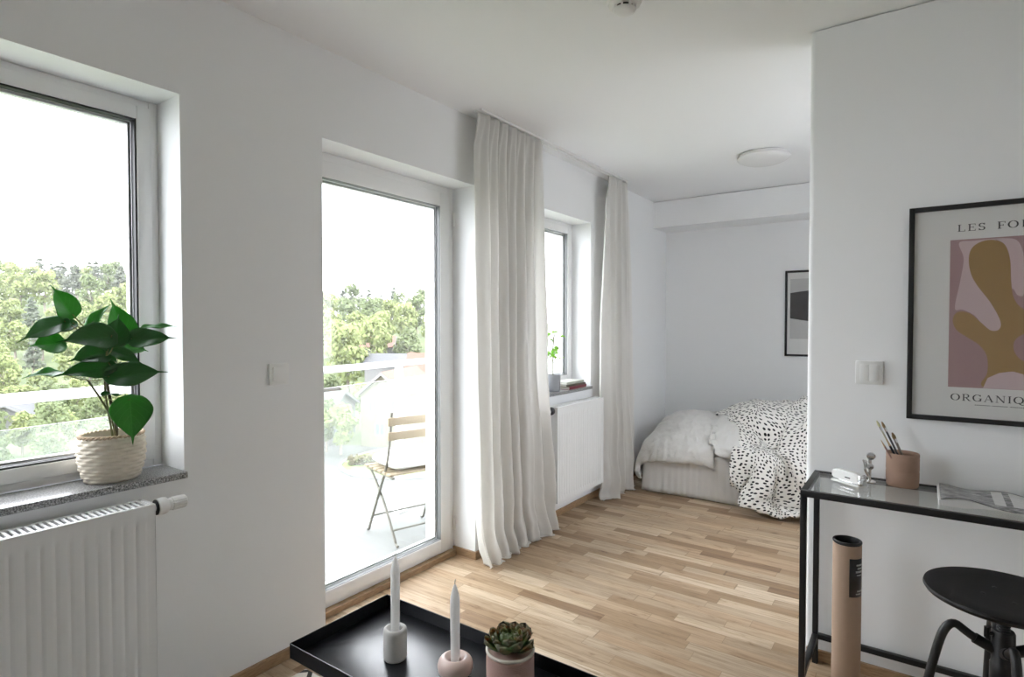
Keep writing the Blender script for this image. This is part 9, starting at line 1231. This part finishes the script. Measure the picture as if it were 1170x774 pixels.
# rows up the slope, densest on the ridge
for (t0, t1, view) in ((-1.02, -.60, 'window'), (-.37, -.10, 'door')):
    for D, step, sc0, mixk in ((156, 3.6, .90, 'p'), (146, 4.4, .85, 'm'), (134, 4.6, .85, 'm'), (121, 4.8, .85, 'b'), (108, 4.8, .82, 'b'), (95, 5.2, .78, 'b'), (83, 5.6, .72, 'b'), (72, 6.2, .62, 'b')):
        if view == 'door' and D < 90: continue
        t = t0+rnd.uniform(0, step/D)
        while t < t1:
            r = rnd.random()
            kind = {'p': 'pine' if r < .72 else 'oak', 'm': 'pine' if r < .38 else ('birch' if r < .75 else 'oak'), 'b': 'birch' if r < .66 else ('oak' if r < .93 else 'pine')}[mixk]
            plant(kind, t, D+rnd.uniform(-3, 3), 1.18*sc0*rnd.uniform(.85, 1.15), view); t += step/D*rnd.uniform(.75, 1.25)
plant('birch', -.285, 78, 1.15, 'door', 'big pale green tree standing left of the yellow house in the door view')
plant('oak', -.318, 66, .62, 'door', 'low bushy tree above the grey roofed house at the door jamb')
plant('birch', -.262, 66, .50, 'door', 'small pale tree just behind the yellow house gable')
plant('birch', -.30, 50, .55, 'door', 'round bush by the pale drive beside the yellow house')
plant('oak', -.325, 51, .50, 'door', 'dark bush by the pale drive near the door jamb')
for D, n_ in ((66, 13), (58, 11), (49, 9), (41, 7)):
    for k in range(n_):
        t = -1.04+.44*(k+rnd.uniform(.1, .9))/n_
        if D == 58 and -.93 < t < -.83: continue
        plant('birch' if rnd.random() < .6 else 'oak', t, D+rnd.uniform(-2, 2), rnd.uniform(.42, .58) if D > 45 else rnd.uniform(.30, .42), 'window', 'leafy bush on the flat ground below the basket plant window', 'bushes below the big window')
# hedge on the lawn island
g = G(); rr = random.Random(9)
for k in range(900):
    f = rr.random(); p = ic+RT*(-4.5+6.4*f)+FW*(-.6+rr.uniform(-.5, .5))+Vector((0, 0, .1+rr.random()*.75))
    n = Vector((rr.gauss(0, 1), rr.gauss(0, 1), rr.gauss(.3, 1))).normalized(); a_ = n.orthogonal().normalized(); b2 = n.cross(a_); s = rr.uniform(.08, .2)
    g.bm.faces.new([g.bm.verts.new(p+a_*s), g.bm.verts.new(p+b2*s), g.bm.verts.new(p-a_*s), g.bm.verts.new(p-b2*s)])
o = obj('hedge', g, leaf_green('reddish_hedge_foliage', (.08, .07, .04), (.12, .10, .06), (.17, .15, .09))); tag(o, 'low brownish hedge on the grass island below the balcony', 'hedge')

# houses
M['yellow'] = pm('cream_yellow_render', (.150, .137, .098), .85); M['whiteh'] = pm('white_render', (.145, .145, .143), .85)
M['tile_r'] = pm('orange_red_roof_tiles', (.120, .062, .043), .8, var=.12, vscale=2); M['tile_g'] = pm('grey_roof_sheet', (.045, .047, .050), .7, var=.06, vscale=2)
M['hglass'] = pm('dark_house_window_glass', (.12, .14, .15), .15); M['htrim'] = pm('white_house_trim', (.18, .18, .18), .6); M['ochre'] = pm('ochre_render', (.56, .44, .24), .85)
def house(t, D, w, dp, eave, ridge, rz, wall, roof, label, wins=(), chim=None, dz=0, ov=.35, side=()):
    """gable faces local -y, w across, dp deep"""
    p = site(t, D, dz); root = thing('house', p, label, 'house', rz=rz)
    g = G(); h = w/2
    g.poly([(-h, 0, -1.5), (h, 0, -1.5), (h, 0, eave), (0, 0, ridge), (-h, 0, eave)], (0, dp, 0)); obj('house_wall', g, wall, root, local=True)
    sl = (ridge-eave)/h
    for s in (-1, 1):
        g = G(); x1 = s*(h+ov); z1 = eave-sl*ov
        g.poly([(0, -ov, ridge+.10), (x1, -ov, z1+.10), (x1, -ov, z1+.24), (0, -ov, ridge+.26)], (0, dp+2*ov, 0)); obj('roof_slope', g, roof, root, local=True)
        g = G(); g.poly([(0, -ov-.05, ridge-.06), (x1, -ov-.05, z1-.06), (x1, -ov-.05, z1+.20), (0, -ov-.05, ridge+.22)], (0, .05, 0)); obj('barge_board', g, M['htrim'], root, local=True)
    for (x, z, ww, hh) in wins:
        g = G()
        for (a, b_, c_, d_) in ((x-ww/2-.08, x-ww/2, z-.08, z+hh+.08), (x+ww/2, x+ww/2+.08, z-.08, z+hh+.08), (x-ww/2, x+ww/2, z-.08, z), (x-ww/2, x+ww/2, z+hh, z+hh+.08), (x-.03, x+.03, z, z+hh)): g.box(a, b_, -.06, .02, c_, d_)
        f = obj('window', g, M['htrim'], root, local=True)
        g = G(); g.box(x-ww/2, x+ww/2, -.02, .03, z, z+hh); obj('pane', g, M['hglass'], f, local=True)
    for (y, z, ww, hh) in side:
        g = G(); g.box(h-.02, h+.05, y-ww/2-.08, y+ww/2+.08, z-.08, z+hh+.08); f = obj('window', g, M['htrim'], root, local=True)
        g = G(); g.box(h+.03, h+.06, y-ww/2, y+ww/2, z, z+hh); obj('pane', g, M['hglass'], f, local=True)
    if chim:
        g = G(); cx_, cy_, cz_ = chim; g.box(cx_-.35, cx_+.35, cy_-.3, cy_+.3, cz_-1.6, cz_+.7, .03); g.box(cx_-.42, cx_+.42, cy_-.37, cy_+.37, cz_+.7, cz_+.85, .03); obj('chimney', g, M['tile_r'], root, 35, local=True)
    return root
yaw = .616
house(-.226, 53, 4.4, 8, 5.0, 6.8, yaw-.22, M['yellow'], M['tile_r'], 'cream yellow gabled house nearest the balcony, centre of the door view', [(-1.0, 3.4, .7, .9), (-.3, 1.2, .8, 1.0), (1.2, 3.5, .6, .9), (-.1, 5.3, .5, .6)], None)
house(-.078, 65, 7.5, 6.6, 3.6, 7.9, yaw+PI/2*.93, M['yellow'], M['tile_r'], 'yellow house with a broad orange roof behind the balcony post', [(-1.4, 1.2, 1.0, 1.1), (1.0, 1.2, 1.0, 1.1)], (0, 4, 7.8))
house(-.296, 57, 7.5, 6, 3.2, 4.6, yaw+PI/2*.96, M['whiteh'], M['tile_g'], 'low white house with a grey roof beside the yellow one', [(-2, .8, 1, 1)], (1.5, 4.4, 4.6))
house(-.163, 78, 5.4, 6.6, 5.0, 6.3, yaw+PI/2*.95, M['whiteh'], M['tile_g'], 'white house with a dark grey roof behind the yellow gable', [(-1.4, 2.6, .8, 1.0), (1.2, 2.6, .8, 1.0)], None, dz=.5)
house(-.205, 100, 5.0, 5.2, 2.6, 4.2, yaw+PI/2*1.05, M['whiteh'], M['tile_r'], 'small white house with a red roof among the trees up the slope', [(-1.2, 1, .9, 1.0), (1.2, 1, .9, 1.0)], None, dz=.8)
house(-.165, 88, 6.0, 6, 3.4, 5.4, yaw+.35, M['whiteh'], M['tile_r'], 'pale house with an orange roof partly hidden by trees near the door frame', [(-1.3, 1, 1, 1.1), (1.3, 1, 1, 1.1)], None, dz=-.3)
house(-.885, 60, 6.5, 7, 1.3, 2.9, yaw+.25, M['whiteh'], M['tile_g'], 'white gabled house low in the big window view', [(-1.4, 1, 1, 1.1), (1.4, 1, 1, 1.1)], None)

# thin spring haze lying over the valley
hz = NT('valley_haze'); hz.t.nodes.remove(hz.b)
vs_ = hz.n('ShaderNodeVolumeScatter', {'Color': (.96, .98, 1, 1), 'Density': HAZE, 'Anisotropy': .0}); hz.t.links.new(vs_.outputs[0], hz.out.inputs['Volume'])
g = G(); q = [EYE+(FW+RT*a)*d for a, d in ((-1.6, 30), (.7, 30), (.7, 190), (-1.6, 190))]
g.poly([(p.x, p.y, GZ-1) for p in q], (0, 0, 34)); hzo = obj('haze', g, hz.m); hzo['kind'] = 'stuff'
hzo['label'] = 'thin pale haze over the valley and the wooded hill'; hzo['category'] = 'haze'

# ------------------------------------------------------------------ daylight and camera
w = bpy.data.worlds.new('overcast_sky'); scene.world = w; w.use_nodes = True
nt = w.node_tree; bg = nt.nodes['Background']
tc = nt.nodes.new('ShaderNodeTexCoord'); sp = nt.nodes.new('ShaderNodeSeparateXYZ'); nt.links.new(tc.outputs['Generated'], sp.inputs[0])
rp = nt.nodes.new('ShaderNodeValToRGB'); nt.links.new(sp.outputs[2], rp.inputs[0])
rp.color_ramp.elements[0].position = 0; rp.color_ramp.elements[0].color = (.76, .79, .84, 1); rp.color_ramp.elements[1].position = .8; rp.color_ramp.elements[1].color = (.93, .955, 1, 1)
nt.links.new(rp.outputs[0], bg.inputs[0]); bg.inputs[1].default_value = SKY
cam = bpy.data.cameras.new('camera'); co = bpy.data.objects.new('camera', cam); C.objects.link(co); scene.camera = co
co.location = (2.052, 0, 1.3374); co.rotation_euler = (PI/2-.0227, 0, .616)
cam.sensor_width = 36; cam.lens = 655.8/1170*36; cam.clip_start = .05; cam.clip_end = 600
vs = scene.view_settings; vs.view_transform = 'Standard'; vs.look = 'None'; vs.gamma = 1; vs.use_curve_mapping = False; vs.exposure = EXPO
scene.display_settings.display_device = 'sRGB'
scene.cycles.max_bounces = 12; scene.cycles.diffuse_bounces = 8; scene.cycles.glossy_bounces = 4; scene.cycles.transparent_max_bounces = 16; scene.cycles.transmission_bounces = 8
scene.cycles.use_denoising = True
